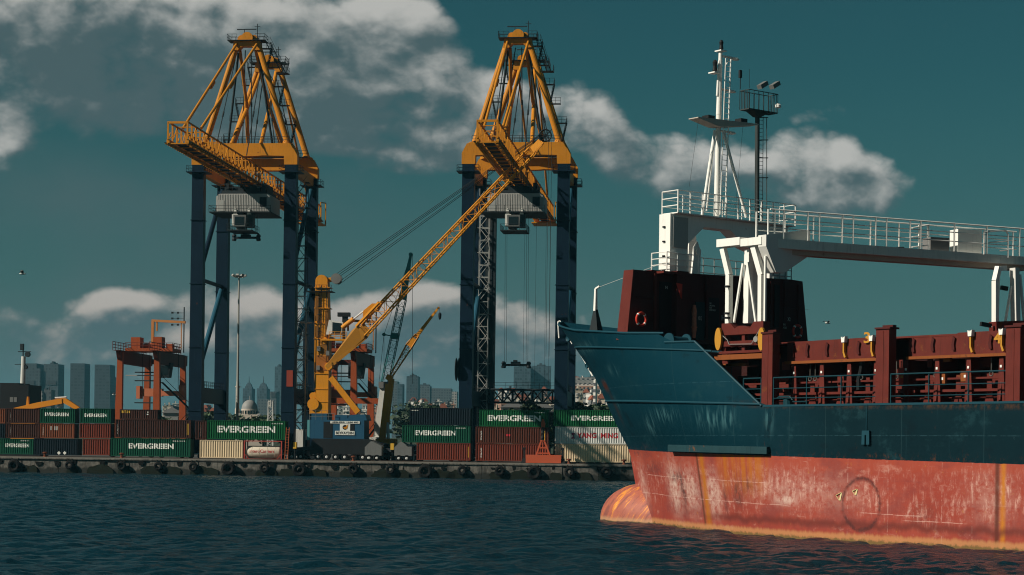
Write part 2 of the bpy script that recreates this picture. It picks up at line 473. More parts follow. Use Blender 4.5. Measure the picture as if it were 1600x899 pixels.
wall = Thing('quay_wall', 'long rough grey concrete quay wall standing in the water below the container stacks', 'quay wall', Q, (0, 0, 0))
rng = random.Random(11)
mb = MB(); x = -150.0
while x < 150:                                            # cast blocks with a stepped, broken face
    L = rng.uniform(5.5, 8.5); j = rng.uniform(-0.10, 0.10)
    mb.box(x + 0.04, x + L - 0.04, 0.05 + j, 1.5, -1.5, 2.32 + rng.uniform(-.05, .05)); x += L
wall.part('block_face', mb, CONC)
HOLE = paint('hollow_dark', (0.006, 0.006, 0.005), 0.9, 0.3)  # solid plates on the face, the dark of cavities put into their colour
for k in range(46):
    x = -104 + k * 3.7 + rng.uniform(-1, 1); h = MB()
    w_ = rng.uniform(.5, 1.3); z1 = rng.uniform(2.0, 2.36); z0 = z1 - rng.uniform(.3, .8)
    h.prism([(x - w_ / 2, z1), (x + w_ / 2, z1 - .05), (x + w_ * .35, z0), (x - w_ * .25, z0 - .1)], 'y', -.09, .04)
    wall.part('painted_hollow', h, HOLE)
for k in range(30):
    x = -106 + k * 4.9 + rng.uniform(-1.5, 1.5); w_ = rng.uniform(1.0, 2.6); h = MB(); n = 9
    pts = [(x + w_ * math.cos(math.pi * i / n) * rng.uniform(.8, 1.1), .5 + rng.uniform(.7, 1.25) * math.sin(math.pi * i / n)) for i in range(n + 1)]
    h.prism(pts + [(x - w_, -1), (x + w_, -1)], 'y', -.16, .1)
    wall.part('weed_growth', h, paint('sea_weed', (0.010, 0.014, 0.008), 0.8, 0.5, scale=2.0))
mb = MB(); x = -150.0
while x < 150:
    L = rng.uniform(3, 12)
    mb.box(x, x + L - 0.02, -0.18 + rng.uniform(-.04, .04), 2.6, 2.32 + 0.1, GZ + 0.006 + rng.uniform(0, 0.04)); x += L
wall.part('coping', mb, CONC)
mb = MB()
mb.box(-150, 150, 1.9, 2.0, GZ + .04, GZ + 0.16); mb.box(-150, 150, 6.95, 7.05, GZ, GZ + 0.15)
wall.part('crane_rail', mb, paint('rail_steel', (0.07, 0.055, 0.045), 0.5, 0.3, 0.4))

RUB = paint('tyre_rubber', (0.006, 0.006, 0.006), 0.8, 0.3)
CHAIN = paint('fender_chain', (0.05, 0.04, 0.03), 0.7, 0.2)
fend = [(22, 1.15, 'below the leftmost green container'), (108, .75, 'below the dark blue shadowed container'), (190, .8, 'under the small bollard on the left'),
        (247, .75, 'below the right half of the wide green container on the ground'), (302, .8, 'below the dark gap left of the beige container'),
        (357, 1.25, 'below the beige container'), (413, .85, 'below the tank container'), (468, 1.25, 'under the left outrigger of the harbour crane'),
        (552, .9, 'below the middle of the harbour crane carrier'), (610, .8, 'under the mobile cranes'), (665, 1.25, 'below the ribbed brown container in the left stack'),
        (722, .8, 'under the right end of the left brown container'), (781, .85, 'below the reddish container left of the orange spreader'),
        (835, 1.2, 'under the orange spreader frame'), (890, .85, 'just right of the orange spreader frame'), (948, .95, 'below the beige container by the bow')]
for px_, r, lab in fend:
    a, z = Q.py(px_, 735, -0.5)
    th = Thing('tyre_fender', ('large' if r > 1 else 'small') + ' black tyre fender ' + lab, 'fender', Q, (a, -0.5, 1.45 if r < 1 else 1.15), 'tyre fenders along the quay wall')
    zc = 1.45 if r < 1 else 1.2
    th.part('tyre', MB().torus((a, -0.5, zc), r * 0.68, r * 0.34, 'y', 20, 8), RUB, smooth=True)
    for q in (-1, 1): th.part('chain', MB().path([(a + q * r * .4, -0.3, zc + r * .6), (a + q * r * .5, -0.22, 2.6)], 0.05), CHAIN)
BOL = paint('bollard_paint', (0.16, 0.05, 0.025), 0.7, 0.3, 0.5)
for px_, lab in [(70, 'in front of the dark blue shadowed container'), (190, 'in front of the wide green container on the ground'), (552, 'in front of the harbour crane carrier'), (889, 'beside the orange spreader frame'), (975, 'at the right end of the visible quay by the bow')]:
    a, z = Q.py(px_, 715, 0.5)
    single('mooring_bollard', MB().lathe((a, .5, GZ), [(.35, .03), (.3, .1), (.2, .2), (.2, .55), (.38, .66), (.4, .8), (.25, .9), (0.0, .92)], 14), BOL, Q, (a, .5, GZ), 'squat rusty bollard ' + lab, 'bollard', 'mooring bollards on the quay edge', True)
# ================================================================== containers
RIB = 0.40
def ribprof(x):
    """0 = outer face, positive = recessed"""
    f = (x / RIB) % 1.0
    if f < .26: return 0.0
    if f < .5: return (f - .26) / .24 * 0.075
    if f < .76: return 0.075
    return (1 - f) / .24 * 0.075
def ribbed(x0, x1, z0, z1, y, sgn):
    mb = MB(); xs = []; k = 0; x = 0.0
    L = x1 - x0
    while x < L:
        for t in (0, .26, .5, .76):
            q = x + t * RIB
            if q < L: xs.append(q)
        x += RIB
    xs.append(L)
    n = len(xs)
    vs = [(x0 + q, y + sgn * ribprof(q), z0) for q in xs] + [(x0 + q, y + sgn * ribprof(q), z1) for q in xs]
    mb.add(vs, [(i, i + 1, n + i + 1, n + i) for i in range(n - 1)])
    return mb
def rib_text(txt, x, z, w, h, x0, y, fat=0.03):
    """lettering painted over the ribs (follows the corrugation of the panel that starts at x0)"""
    t = text_mb(txt, w, h, fat)
    bm = bmesh.new(); vv = [bm.verts.new((v[0] + x - x0, 0, v[2] + z)) for v in t.v]
    for f in t.f:
        try: bm.faces.new([vv[i] for i in f])
        except ValueError: pass
    k0 = int((x - x0) / RIB) - 1; k1 = int((x + w - x0) / RIB) + 2
    for k in range(k0, k1):
        for q in (0, .26, .5, .76):
            bmesh.ops.bisect_plane(bm, geom=list(bm.verts) + list(bm.edges) + list(bm.faces), plane_co=((k + q) * RIB, 0, 0), plane_no=(1, 0, 0))
    mb = MB(); bm.verts.index_update()
    mb.add([(v.co.x + x0, y + ribprof(v.co.x + 1e-5) - 0.008, v.co.z) for v in bm.verts], [tuple(v.index for v in f.verts) for f in bm.faces]); bm.free()
    return mb
C_GREEN = paint('green_paint', (0.005, 0.085, 0.028), 0.5, 0.22, 0.12, streak=0.35, scale=0.5)
C_GREEN2 = paint('sea_green_paint', (0.005, 0.062, 0.034), 0.5, 0.25, 0.15, streak=0.4, scale=0.5)
C_BROWN = paint('brown_paint', (0.085, 0.024, 0.013), 0.6, 0.28, 0.3, streak=0.4, scale=0.45)
C_DBROWN = paint('dark_brown_paint', (0.050, 0.018, 0.012), 0.6, 0.28, 0.3, streak=0.4, scale=0.45)
C_RED = paint('red_brown_paint', (0.15, 0.030, 0.016), 0.6, 0.25, 0.22, streak=0.3, scale=0.45)
C_ORANGE = paint('rust_orange_paint', (0.17, 0.050, 0.022), 0.6, 0.25, 0.3, streak=0.3, scale=0.45)
C_NAVY = paint('navy_paint', (0.006, 0.012, 0.018), 0.5, 0.2, 0.05, streak=0.2, scale=0.45)
C_BEIGE = paint('beige_paint', (0.66, 0.52, 0.34), 0.55, 0.15, 0.08, streak=0.35, scale=0.45)
C_GREY = paint('pale_grey_paint', (0.60, 0.60, 0.56), 0.55, 0.12, 0.10, streak=0.35, scale=0.45)
LETW = paint('white_lettering', (0.75, 0.76, 0.70), 0.5, 0.12, 0.0, streak=0.2)
LETY = paint('yellow_lettering', (0.65, 0.38, 0.05), 0.5, 0.1)
LETR = paint('red_lettering', (0.45, 0.03, 0.04), 0.5, 0.1)
HARD = paint('locking_bar_steel', (0.10, 0.09, 0.08), 0.5, 0.3)
CY = 2.3                                                  # front faces this far behind the quay edge
def container(px0, px1, py0, py1, mat, label, texts=(), y=CY, group='shipping containers stacked on the quay', zr=None):
    pm = (px0 + px1) / 2
    x0 = Q.py(px0, (py0 + py1) / 2, y)[0]; x1 = Q.py(px1, (py0 + py1) / 2, y)[0]
    if zr: z0, z1 = zr
    else: z1 = Q.py(pm, py0, y)[1]; z0 = Q.py(pm, py1, y)[1]
    z0 = max(z0, GZ + 0.06); D = 2.44
    t = Thing('shipping_container', label, 'container', Q, (x0, y, z0), group)
    pw = 0.16
    mb = MB()
    for X in (x0, x1 - pw):
        for Yy in (y, y + D - pw): mb.box(X, X + pw, Yy, Yy + pw, z0, z1)
    for Yy in (y + 0.012, y + D - .112):
        mb.box(x0 + pw, x1 - pw, Yy, Yy + .10, z1 - .11, z1 - .004); mb.box(x0 + pw, x1 - pw, Yy, Yy + .10, z0 + .004, z0 + .17)
    t.part('frame', mb, mat)
    t.part('side_panel', ribbed(x0 + pw, x1 - pw, z0 + .17, z1 - .11, y + 0.035, 1), mat)
    t.part('side_panel', ribbed(x0 + pw, x1 - pw, z0 + .17, z1 - .11, y + D - 0.035, -1), mat)
    t.part('roof', MB().box(x0 + pw - .02, x1 - pw + .02, y + .1, y + D - .1, z1 - .06, z1 - .02), mat)
    t.part('end_panel', MB().box(x0 + 0.03, x0 + .08, y + pw, y + D - pw, z0 + .05, z1 - .03), mat)
    ym = y + D / 2
    for (a, b) in ((y + pw, ym - .012), (ym + .012, y + D - pw)):
        d = t.part('door', MB().box(x1 - .10, x1 - .04, a, b, z0 + .05, z1 - .03), mat)
        for f in (.3, .7):
            yy = a + (b - a) * f
            t.part('locking_bar', MB().tube((x1 - .02, yy, z0 + .08), (x1 - .02, yy, z1 - .06), .022, n=6), HARD, parent=d)
    H = z1 - z0; L = x1 - x0
    for (s, fx, fz, fw, fh, lm) in texts:
        t.part('lettering', rib_text(s, x0 + fx * L, z0 + fz * H, fw * L, fh * H, x0 + pw, y + 0.035, 0.040 if fh > .2 else 0.015), lm)
    return t
EV = lambda fx, fw, fh=.27, fz=.42: ('EVERGREEN', fx, fz, fw, fh, LETW)
COD = lambda fx=.93: ('||', fx, .18, .02, .62, LETY)
SM = lambda fx: ('EGHU 8105', fx, .83, .15, .06, LETW)
VT = lambda fx, m=None: ('S\nC\nX\nE', fx, .2, .018, .55, m or LETW)
# --- far left block, three high
CL = [
 (-50, 8, 638.5, 661.5, C_ORANGE, 'rust orange container end cut by the left picture edge, top row', []),
 (9, 61.5, 638.5, 661.5, C_DBROWN, 'dark brown container right of the picture edge, top row', [VT(.12)]),
 (62.5, 117, 638.5, 661.5, C_GREEN2, 'short green container with white letters under the yellow folded boom', [EV(.14, .68, .24, .48)]),
 (125, 173, 638.5, 661.5, C_GREEN2, 'short green container with white letters left of the orange gantry legs', [EV(.14, .74, .24, .42)]),
 (-50, 8, 662, 685, C_NAVY, 'dark container at the left picture edge, middle row', []),
 (9, 61.5, 662, 685, C_DBROWN, 'dark brown container in the middle row near the left edge', [VT(.12)]),
 (62.5, 116, 662, 685, C_ORANGE, 'worn orange brown container with pale rubbed patches in the middle row', [VT(.08), ('| ||', .3, .55, .22, .26, LETW)]),
 (124, 172.5, 662, 685, C_RED, 'plain dull red container below the short green one by the gantry', []),
 (-14, 52, 685.5, 710, C_GREEN2, 'green container with white letters lowest at the left picture edge', [EV(.34, .56, .24, .45), ('EGHU 41', .7, .84, .2, .06, LETW)]),
 (53, 121, 685.5, 711.5, C_NAVY, 'dark blue container with two small diamond signs on the ground', []),
 (129, 171.5, 686, 711.5, C_RED, 'short plain red container standing on the quay left of wide green one', []),
 (187, 246, 640, 655.5, C_DBROWN, 'dark brown container with yellow letters topmost under the orange gantry', [('TRITON', .02, .62, .25, .26, LETY), ('.:', .7, .45, .06, .35, LETW)]),
 (180, 298, 656, 684.5, C_DBROWN, 'long brown container lying on the wide green one, striped by crane shadows', [VT(.02), COD(.95)]),
 (173, 297.5, 685, 713.5, C_GREEN2, 'wide green container with white letters on the quay, left of the dark gap', [EV(.22, .57, .30, .42), SM(.78)]),
 (324, 445.5, 657.5, 687, C_GREEN, 'bright green lettered container on top of the beige one and the tank', [EV(.13, .74, .36, .36), SM(.82)]),
 (305, 322.5, 657.5, 687, C_DBROWN, 'short dark brown container stub left of the bright green lettered one', [VT(.5)]),
 (312, 379, 688, 716, C_BEIGE, 'cream ribbed container half in shadow left of the silver tank', []),
 (640, 735, 637.5, 664.5, C_NAVY, 'black blue container topmost in the stack right of the mobile cranes', [('HANJIN', .02, .80, .12, .07, LETW)]),
 (628, 735, 665, 692, C_GREEN2, 'green lettered container in the middle of the stack beside mobile cranes', [EV(.19, .60, .29, .42), SM(.78)]),
 (651, 735, 692.5, 719.5, C_RED, 'red brown container lowest in the stack right of the mobile cranes', [COD(.95)]),
 (749, 857, 641, 667, C_GREEN, 'bright green lettered container above two brown ones, behind orange spreader', [EV(.12, .77, .36, .33), SM(.80)]),
 (743, 857, 667.5, 693.5, C_BROWN, 'brown container between the bright green one and the red one', [VT(.07), ('-', .42, .45, .06, .12, LETR), COD(.93)]),
 (743, 857, 694, 721, C_RED, 'red container on the quay behind the orange spreader frame', [VT(.07)]),
 (865, 985, 641, 667, C_GREEN, 'bright green lettered container above the pale grey one by the bow', [EV(.23, .62, .30, .36)]),
 (867, 986, 667.5, 694, C_GREY, 'pale grey container with red letters beside the ship bow', [('YANG  MING', .29, .34, .54, .32, LETR)]),
 (867, 985, 694.5, 722.5, C_BEIGE, 'cream ribbed container on the quay right beside the ship bow', []),
]
ct = {}
for i, c in enumerate(CL):
    ct[i] = container(*c[:6], texts=c[6])
# hourglass-like red emblem left of YANG MING
t = ct[24]; x0 = Q.py(867, 680, CY)[0]; x1 = Q.py(986, 680, CY)[0]; L = x1 - x0; zb = t.off[2]
e = MB()
for pts in ([(0, 0), (1, 0), (.62, .5), (.38, .5)], [(0, 1), (.38, .5), (.62, .5), (1, 1)]):
    e.prism([(x0 + .215 * L + u * .05 * L, zb + .85 + v * .95) for u, v in pts], 'y', CY + .005, CY + .015)
t.part('emblem', e, paint('emblem_purple', (0.22, 0.05, 0.10), 0.5, 0.1))
# diamonds on the shaded navy container
t = ct[9]
for px_ in (92, 101):
    x, z = Q.py(px_, 708, CY - .02); t.part('diamond_sign', MB().prism([(x - .32, z), (x, z - .32), (x + .32, z), (x, z + .32)], 'y', CY - .02, CY - .005), LETW)

# --- tank container
def tank():
    y = CY; x0 = Q.py(381, 700, y)[0]; x1 = Q.py(440.5, 700, y)[0]; z1 = Q.py(410, 689, y)[1]; z0 = GZ + .06
    t = Thing('tank_container', 'silver grey tank in a red frame with cursive red letters, beside cream container', 'tank container', Q, (x0, y, z0))
    FR = paint('tank_frame_red', (0.45, 0.07, 0.05), 0.55, 0.2, 0.3)
    mb = MB(); p = .17
    for X in (x0, x1 - p):
        for Yy in (y, y + 2.44 - p): mb.box(X, X + p, Yy, Yy + p, z0, z1)
        mb.box(X, X + p, y + p, y + 2.44 - p, z0, z0 + p); mb.box(X, X + p, y + p, y + 2.44 - p, z1 - p, z1)
    for Yy in (y + .01, y + 2.44 - .13):
        mb.box(x0 + p, x1 - p, Yy, Yy + .12, z0, z0 + .14); mb.box(x0 + p, x1 - p, Yy, Yy + .12, z1 - .12, z1)
    for X, s in ((x0 + p, 1), (x1 - p, -1)): mb.bar((X, y + .07, z0 + .9), (X + s * .7, y + .07, z0 + .12), .09)
    t.part('frame', mb, FR)
    cz = z0 + 1.27; cy = y + 1.22
    TK = paint('tank_shell', (0.62, 0.55, 0.44), 0.38, 0.15, 0.05, streak=0.3)
    tk = t.part('tank', MB().lathe((0, cy, cz), [(0.0, x0 + .22), (.6, x0 + .26), (.95, x0 + .42), (1.06, x0 + .65), (1.06, x1 - .65), (.95, x1 - .42), (.6, x1 - .26), (0, x1 - .22)], 32, 'x'), TK, smooth=True)
    rb = MB()
    for f in (.2, .4, .6, .8): rb.torus((x0 + (x1 - x0) * f, cy, cz), 1.07, .03, 'x', 32, 6)
    t.part('stiffening_rings', rb, TK, parent=tk, smooth=True)
    wk = MB().box(x0 + .4, x1 - .4, y + .2, y + .8, z1 - .10, z1 - .06)
    for i in range(22): wk.box(x0 + .4 + i * (x1 - x0 - .8) / 22, x0 + .55 + i * (x1 - x0 - .8) / 22, y + .17, y + .83, z1 - .06, z1 + .02)
    t.part('walkway', wk, LETW)
    tx = text_mb('InteroCarriers', 4.3, .55, 0.01)
    def wrap(v):
        ang = (v[2] - .1) / 1.07; r = 1.085
        return (v[0] + x0 + .95, cy - r * math.cos(ang), cz + r * math.sin(ang))
    t.part('lettering', moved(tx, fn=wrap), LETR, parent=tk)
tank()
# orange ladder leaning at the end of the tank stack
lad = MB(); xa, za = Q.py(445, 716, CY - .3); xb, zb = Q.py(447.5, 668, CY - .1)
for dx in (0, .5): lad.tube((xa + dx, CY - .35, GZ + .03), (xb + dx, CY - .05, zb), .05, n=6)
for i in range(12):
    f = (i + .7) / 12.5; lad.tube((xa + (xb - xa) * f, CY - .35 + .3 * f, GZ + (zb - GZ) * f), (xa + (xb - xa) * f + .5, CY - .35 + .3 * f, GZ + (zb - GZ) * f), .025, n=6)
single('ladder', lad, paint('ladder_orange', (0.5, 0.13, 0.05), 0.6, 0.2), Q, (xa, CY - .35, GZ), 'tall orange ladder leaning at the right end of the tank container stack', 'ladder')

# --- orange spreader frame on the quay edge
def spreader_stand():
    y = 1.0
    P = lambda px_, py_: Q.py(px_, py_, y)
    x0, _ = P(822, 715); x1, _ = P(877, 715); zb = GZ + .12; zt = P(850, 711)[1]
    t = Thing('container_spreader', 'orange red lifting spreader with an A shaped tower standing on the quay edge', 'spreader', Q, ((x0 + x1) / 2, y, GZ))
    OR = paint('spreader_orange', (0.50, 0.10, 0.045), 0.55, 0.2, 0.25); BK = paint('black_steel', (0.02, 0.02, 0.02), 0.5, 0.3)
    t.part('base_beam', MB().box(x0, x1, y - .55, y - .25, zb, zt).box(x0, x1, y + .35, y + .65, zb, zt).box(x0, x0 + .3, y - .25, y + .35, zb, zt - .1).box(x1 - .3, x1, y - .25, y + .35, zb, zt - .1), OR)
    xt, z_t = P(848, 689); xl, _ = P(838, 711); xr, _ = P(859, 711)
    for X, s in ((xl, -.25), (xr, .25)): t.part('tower_leg', MB().bar((X, y, zt), (xt + s, y, z_t), .26, .26), OR)
    m = MB()
    for f in (.12, .5): m.bar((xl + (xt - .25 - xl) * f, y, zt + (z_t - zt) * f), (xr + (xt + .25 - xr) * f, y, zt + (z_t - zt) * f), .2)
    m.box(xt - .4, xt + .4, y - .15, y + .15, z_t - .1, z_t + .12)
    for k in range(3): m.bar((xl + .6 + k * .45, y, zt + .1), (xl + .6 + k * .45, y, zt + 1.0), .07)
    m.bar((xt, y, zt), (xt, y, z_t), .12)
    t.part('tower_rungs', m, OR)
    z1 = P(848, 668)[1]; z2 = P(848, 655)[1]
    t.part('lifting_link', MB().lathe((xt, y, 0), [(.22, z_t + .1), (.3, z_t + .5), (.2, z_t + .9), (.32, z_t + 1.3), (.18, z1 - .4), (.26, z1)], 10), BK)
    t.part('head_block', MB().prism([(xt - .25, z1), (xt + .3, z1), (xt + .42, z1 + .6), (xt + .1, z2), (xt - .1, z2), (xt - .3, z1 + .7)], 'y', y - .2, y + .2), OR)
    for X in (x0 - .35, x1 + .2):
        h = P(848, 703)[1]
        t.part('corner_guide', MB().frus(X - .5, X + .55, y - .5, y + .5, GZ + .01, X - .18, X + .25, y - .2, y + .2, GZ + .9).box(X - .12, X + .2, y - .15, y + .15, GZ + .9, h).box(X - .3, X + .3, y - .2, y + .2, h, h + .35), BK)
spreader_stand()
# ================================================================== ship-to-shore gantry cranes
ORG = paint('crane_orange', (0.58, 0.225, 0.016), 0.5, 0.30, 0.26, rustcol=(0.20, 0.06, 0.012), streak=0.45, scale=0.3)
NAV = paint('crane_navy', (0.003, 0.014, 0.029), 0.45, 0.45, 0.10, streak=0.35, scale=0.3, streakcol=(0.012, 0.030, 0.045))
LBL = paint('brace_blue', (0.02, 0.085, 0.13), 0.45, 0.2)
DRK = paint('walkway_steel', (0.022, 0.03, 0.034), 0.6, 0.3)
WHT = paint('house_white', (0.62, 0.62, 0.58), 0.5, 0.12, 0.1, streak=0.45)
GLS = bpy.data.materials.new('cab_glass'); GLS.use_nodes = True
GLS.node_tree.nodes['Principled BSDF'].inputs['Base Color'].default_value = (0.01, 0.015, 0.018, 1); GLS.node_tree.nodes['Principled BSDF'].inputs['Roughness'].default_value = 0.08
LAMPM = paint('lamp_housing', (0.35, 0.36, 0.34), 0.4, 0.1)
CRV = 7.0                                                 # front legs on the water-side rail
def sts(pxc, label):
    """all coordinates: x from crane centre, y from front leg plane, z height above the sea"""
    xc = Q.py(pxc, 400, CRV)[0]
    F2 = Frame(0, 0, Q.a); F2.o = Q.w(xc, CRV, 0)
    t = Thing('ship_to_shore_crane', label, 'crane', F2, (0, 0, GZ), 'tall blue and orange container cranes')
    G = 17.0; HW = 8.15; TOP = 53.6
    for x in (-HW, HW):
        for y in (0, G):
            lg = t.part('leg', MB().frus(x - 1.15, x + 1.15, y - .9, y + .9, GZ + 1.6, x - 1.02, x + 1.02, y - .8, y + .8, TOP), NAV)
            b = MB().box(x - 3.2, x + 3.2, y - .45, y + .45, GZ + .95, GZ + 1.65)
            for k in range(4): b.lathe((x - 2.4 + k * 1.6, y, GZ + .5), [(.34, -.3), (.42, -.24), (.42, .24), (.34, .3)], 16, 'y')
            t.part('bogie', b, DRK)
            c = MB().box(x - 1.9, x + 1.9, y - 1.6, y + 1.6, TOP - 1.35, TOP - 1.22).rail([(x - 1.85, y - 1.5, TOP - 1.2), (x + 1.85, y - 1.5, TOP - 1.2), (x + 1.85, y + 1.5, TOP - 1.2), (x - 1.85, y + 1.5, TOP - 1.2), (x - 1.85, y - 1.5, TOP - 1.2)], 1.0, 2, 1.2, .03)
            t.part('collar_platform', c, NAV, parent=lg)
            fl_ = MB()
            for zz in (11.0, 22.0, 33.0, 44.0): fl_.box(x - 1.2, x + 1.2, y - .98, y + .98, zz, zz + .12)
            t.part('leg_flange', fl_, NAV, parent=lg)
    # portal beams (haunched) over both leg pairs
    for y in (0, G):
        s = 1
        pts = [(-HW - 1.15, TOP + .02), (-HW - 1.15, TOP + 1.9), (-HW - .3, TOP + 3.5), (-HW + .4, TOP + 3.7), (HW - .4, TOP + 3.7), (HW + .3, TOP + 3.5), (HW + 1.15, TOP + 1.9), (HW + 1.15, TOP + .02),
               (HW - 1.15, TOP + .02), (HW - 1.2, TOP + 1.5), (3.2, TOP + 1.6), (2.2, TOP + 1.5), (-2.2, TOP + 1.5), (-3.2, TOP + 1.6), (-HW + 1.2, TOP + 1.5), (-HW + 1.15, TOP + .02)]
        t.part('portal_beam', MB().prism(pts, 'y', y - .8, y + .8), ORG)
    t.part('portal_walkway', MB().box(-7.6, 7.6, .95, 1.9, TOP + 3.72, TOP + 3.8).rail([(-7.6, -.7, TOP + 3.75), (7.6, -.7, TOP + 3.75)], 1.1, 2, 1.2, .035).rail([(-7.6, 1.9, TOP + 3.8), (7.6, 1.9, TOP + 3.8)], 1.1, 2, 1.2, .035), DRK)
    t.part('portal_walkway', MB().box(-7.6, 7.6, G - 1.9, G - .95, TOP + 3.72, TOP + 3.8).rail([(-7.6, G - 1.9, TOP + 3.8), (7.6, G - 1.9, TOP + 3.8)], 1.1, 2, 1.2, .035), DRK)
    # side ties, braces
    for x in (-HW, HW):
        t.part('side_brace', MB().tube((x, G - .9, 51.5), (x, .9, 34.6), .42, n=12), LBL if x > 0 else NAV)
        t.part('side_brace', MB().tube((x, G - .9, 33.4), (x, .9, 17.8), .48, n=12), LBL)
        t.part('side_tie', MB().tube((x, .9, 34.0), (x, G - .9, 34.0), .34, n=10), NAV)
        sb = t.part('sill_beam', MB().box(x - .75, x + .75, .9, G - .9, 12.6, 15.2), NAV)
        t.part('handrail', MB().rail([(x - .7, 1.2, 15.2), (x - .7, G - 1.2, 15.2)], 1.1, 2, 1.3, .035).rail([(x + .7, 1.2, 15.2), (x + .7, G - 1.2, 15.2)], 1.1, 2, 1.3, .035), DRK, parent=sb)
        t.part('top_girder', MB().box(x - .5, x + .5, .8, G - .8, TOP - 1.4, TOP + .4), ORG)
    # apex frames
    AP = 75.2
    for y, dz in ((0.6, 0), (G - .4, -.6)):
        z = AP + dz
        fr = t.part('apex_block', MB().prism([(-2.5, z - 1.6), (-2.3, z), (2.3, z), (2.5, z - 1.6), (1.6, z - 1.7), (.9, z - 1.0), (-.9, z - 1.0), (-1.6, z - 1.7)], 'y', y - .7, y + .7)
                    .lathe((0, y - .3, z + .5), [(1.0, -.25), (1.0, .25)], 20, 'y').lathe((-1.1, y + .3, z + .35), [(.75, -.25), (.75, .25)], 18, 'y').lathe((1.1, y + .3, z + .35), [(.75, -.25), (.75, .25)], 18, 'y'), ORG)
        t.part('apex_platform', MB().box(-3.3, 3.3, y - 1.3, y + 1.3, z - .1, z).rail([(-3.3, y - 1.3, z), (-1.6, y - 1.3, z)], 1.0, 2, .8, .035).rail([(1.6, y - 1.3, z), (3.3, y - 1.3, z), (3.3, y + 1.3, z), (-3.3, y + 1.3, z), (-3.3, y - 1.3, z)], 1.0, 2, .8, .035), DRK, parent=fr)
        t.part('sheave_beam', MB().tube((-.6, y, z + 1.0), (-.6, y, z + 2.0), .06).bar((-1.9, y, z + 2.05), (1.5, y, z + 2.05), .14, .16).tube((1.7, y, z + .2), (1.7, y, z + 3.0), .07).bar((1.2, y, z + 2.5), (2.2, y, z + 2.5), .08), DRK, parent=fr)
        for s in (-1, 1):
            a = (s * 2.0, y, z - 1.0); b = (s * (HW - .8), y * 1.0 if y < 5 else y, TOP + 3.6)
            t.part('apex_leg', MB().tube(a, b, .50, .54, n=14).tube((s * (HW - .85), y, TOP + 3.55), (s * (HW - .75), y, TOP + 4.0), .95, n=14), ORG)
    # tubes from each apex down to the inner portal, crossing in between
    for s in (-1, 1):
        t.part('hanger_tube', MB().tube((s * 1.4, .8, AP - 1.6), (s * 1.9, 7.8, 66.0), .30, n=10).tube((s * 1.9, 7.8, 66.0), (s * 3.6, G - .2, TOP + 3.7), .34, n=10), ORG)
        t.part('hanger_tube', MB().tube((s * 1.4, G - .6, AP - 2.2), (s * 2.0, 9.0, 65.2), .34, n=10).tube((s * 2.0, 9.0, 65.2), (s * 2.6, .4, TOP + 3.7), .36, n=10), ORG)
        t.part('hanger_tube', MB().tube((s * 1.8, 1.4, AP - 1.8), (s * 4.0, 3.4, TOP + 3.8), .20, n=8), DRK)
        t.part('forestay', MB().tube((s * 1.8, 0, AP - .6), (s * 1.45, -34.0, 54.3), .22, n=10).tube((s * 1.65, -15.5, 65.0), (s * 1.62, -17.5, 63.8), .34, n=10), ORG)
        t.part('backstay', MB().tube((s * 1.8, G, AP - 1.2), (s * 1.45, 44, 54.3), .20, n=10), ORG)
    # stairs and ladders on the frame
    st = MB()
    def flight(p, q, w=.7):
        p = Vector(p); q = Vector(q); d = Vector((0, w, 0)) if abs((q - p).x) > abs((q - p).y) else Vector((w, 0, 0))
        for o in (Vector((0, 0, 0)), d):
            st.bar(p + o, q + o, .09, .16); st.tube(p + o + Vector((0, 0, .9)), q + o + Vector((0, 0, .9)), .03, n=5)
            for k in range(6):
                c = p.lerp(q, k / 5) + o; st.tube(c, c + Vector((0, 0, .9)), .025, n=5)
        for k in range(12):
            c = p.lerp(q, (k + .5) / 12); st.bar(c, c + d, .22, .04)
    for i, (y, s) in enumerate(((1.2, 1), (G, -1))):
        st = MB()
        for k in range(5):
            z0 = TOP + 4.0 + k * 3.3; z1 = z0 + 3.3; f = (z0 - TOP - 3.6) / 16.0
            xx = s * ((HW - .9) * (1 - f) + 2.0 * f + .4)
            flight((xx + (s * .2), y, z0), (xx - s * 1.7, y, z1) if k % 2 else (xx + s * .9, y, z1))
            st.box(xx - .8, xx + .9, y - .1, y + .9, z1 - .08, z1)
            st.rail([(xx - .8, y - .1, z1), (xx + .9, y - .1, z1)], 1.0, 2, .8, .03)
        t.part('access_stairs', st, DRK)
    st = MB()
    flight((3.0, 1.5, AP), (4.2, 9, AP - 4.0)); flight((4.2, 9, AP - 4.0), (3.2, G - 1, AP - .7))
    st.box(3.3, 5.4, 8.2, 9.8, AP - 4.1, AP - 4.0).rail([(5.4, 8.2, AP - 4), (5.4, 9.8, AP - 4)], 1, 2, .8, .03)
    t.part('access_stairs', st, DRK)
    rods = MB()
    for (p_, q_) in (((.6, .8, AP - 1.5), (.9, .6, TOP + 3.7)), ((-.5, 1.0, AP - 1.5), (-4.6, G - 1, TOP + 3.7)), ((3.6, 1.5, 67.5), (5.0, .5, TOP + 3.7)), ((-2.4, 1.5, AP - 3), (-3.4, -8, 54.1)), ((2.4, 1.5, AP - 3), (2.2, -8, 54.1)), ((1.0, G, AP - 2), (4.8, G, TOP + 3.7)), ((-1.0, G, AP - 2), (-3.0, G, TOP + 3.7))):
        t.part('pendant_rod', MB().tube(p_, q_, .09, n=6).tube(Vector(p_).lerp(Vector(q_), .55), Vector(p_).lerp(Vector(q_), .6), .17, n=6), DRK)
    for yy in (12, 20, 28, -12, -20, -28):
        t.part('festoon_loop', MB().path([(2.0, yy + k * .9, 50.9 - 2.2 * math.sin(math.pi * k / 6)) for k in range(7)], .05, n=5), DRK)
    # boom
    y0, y1 = -42.0, 57.0; zb, zt = 50.75, 54.0; bw = 1.5
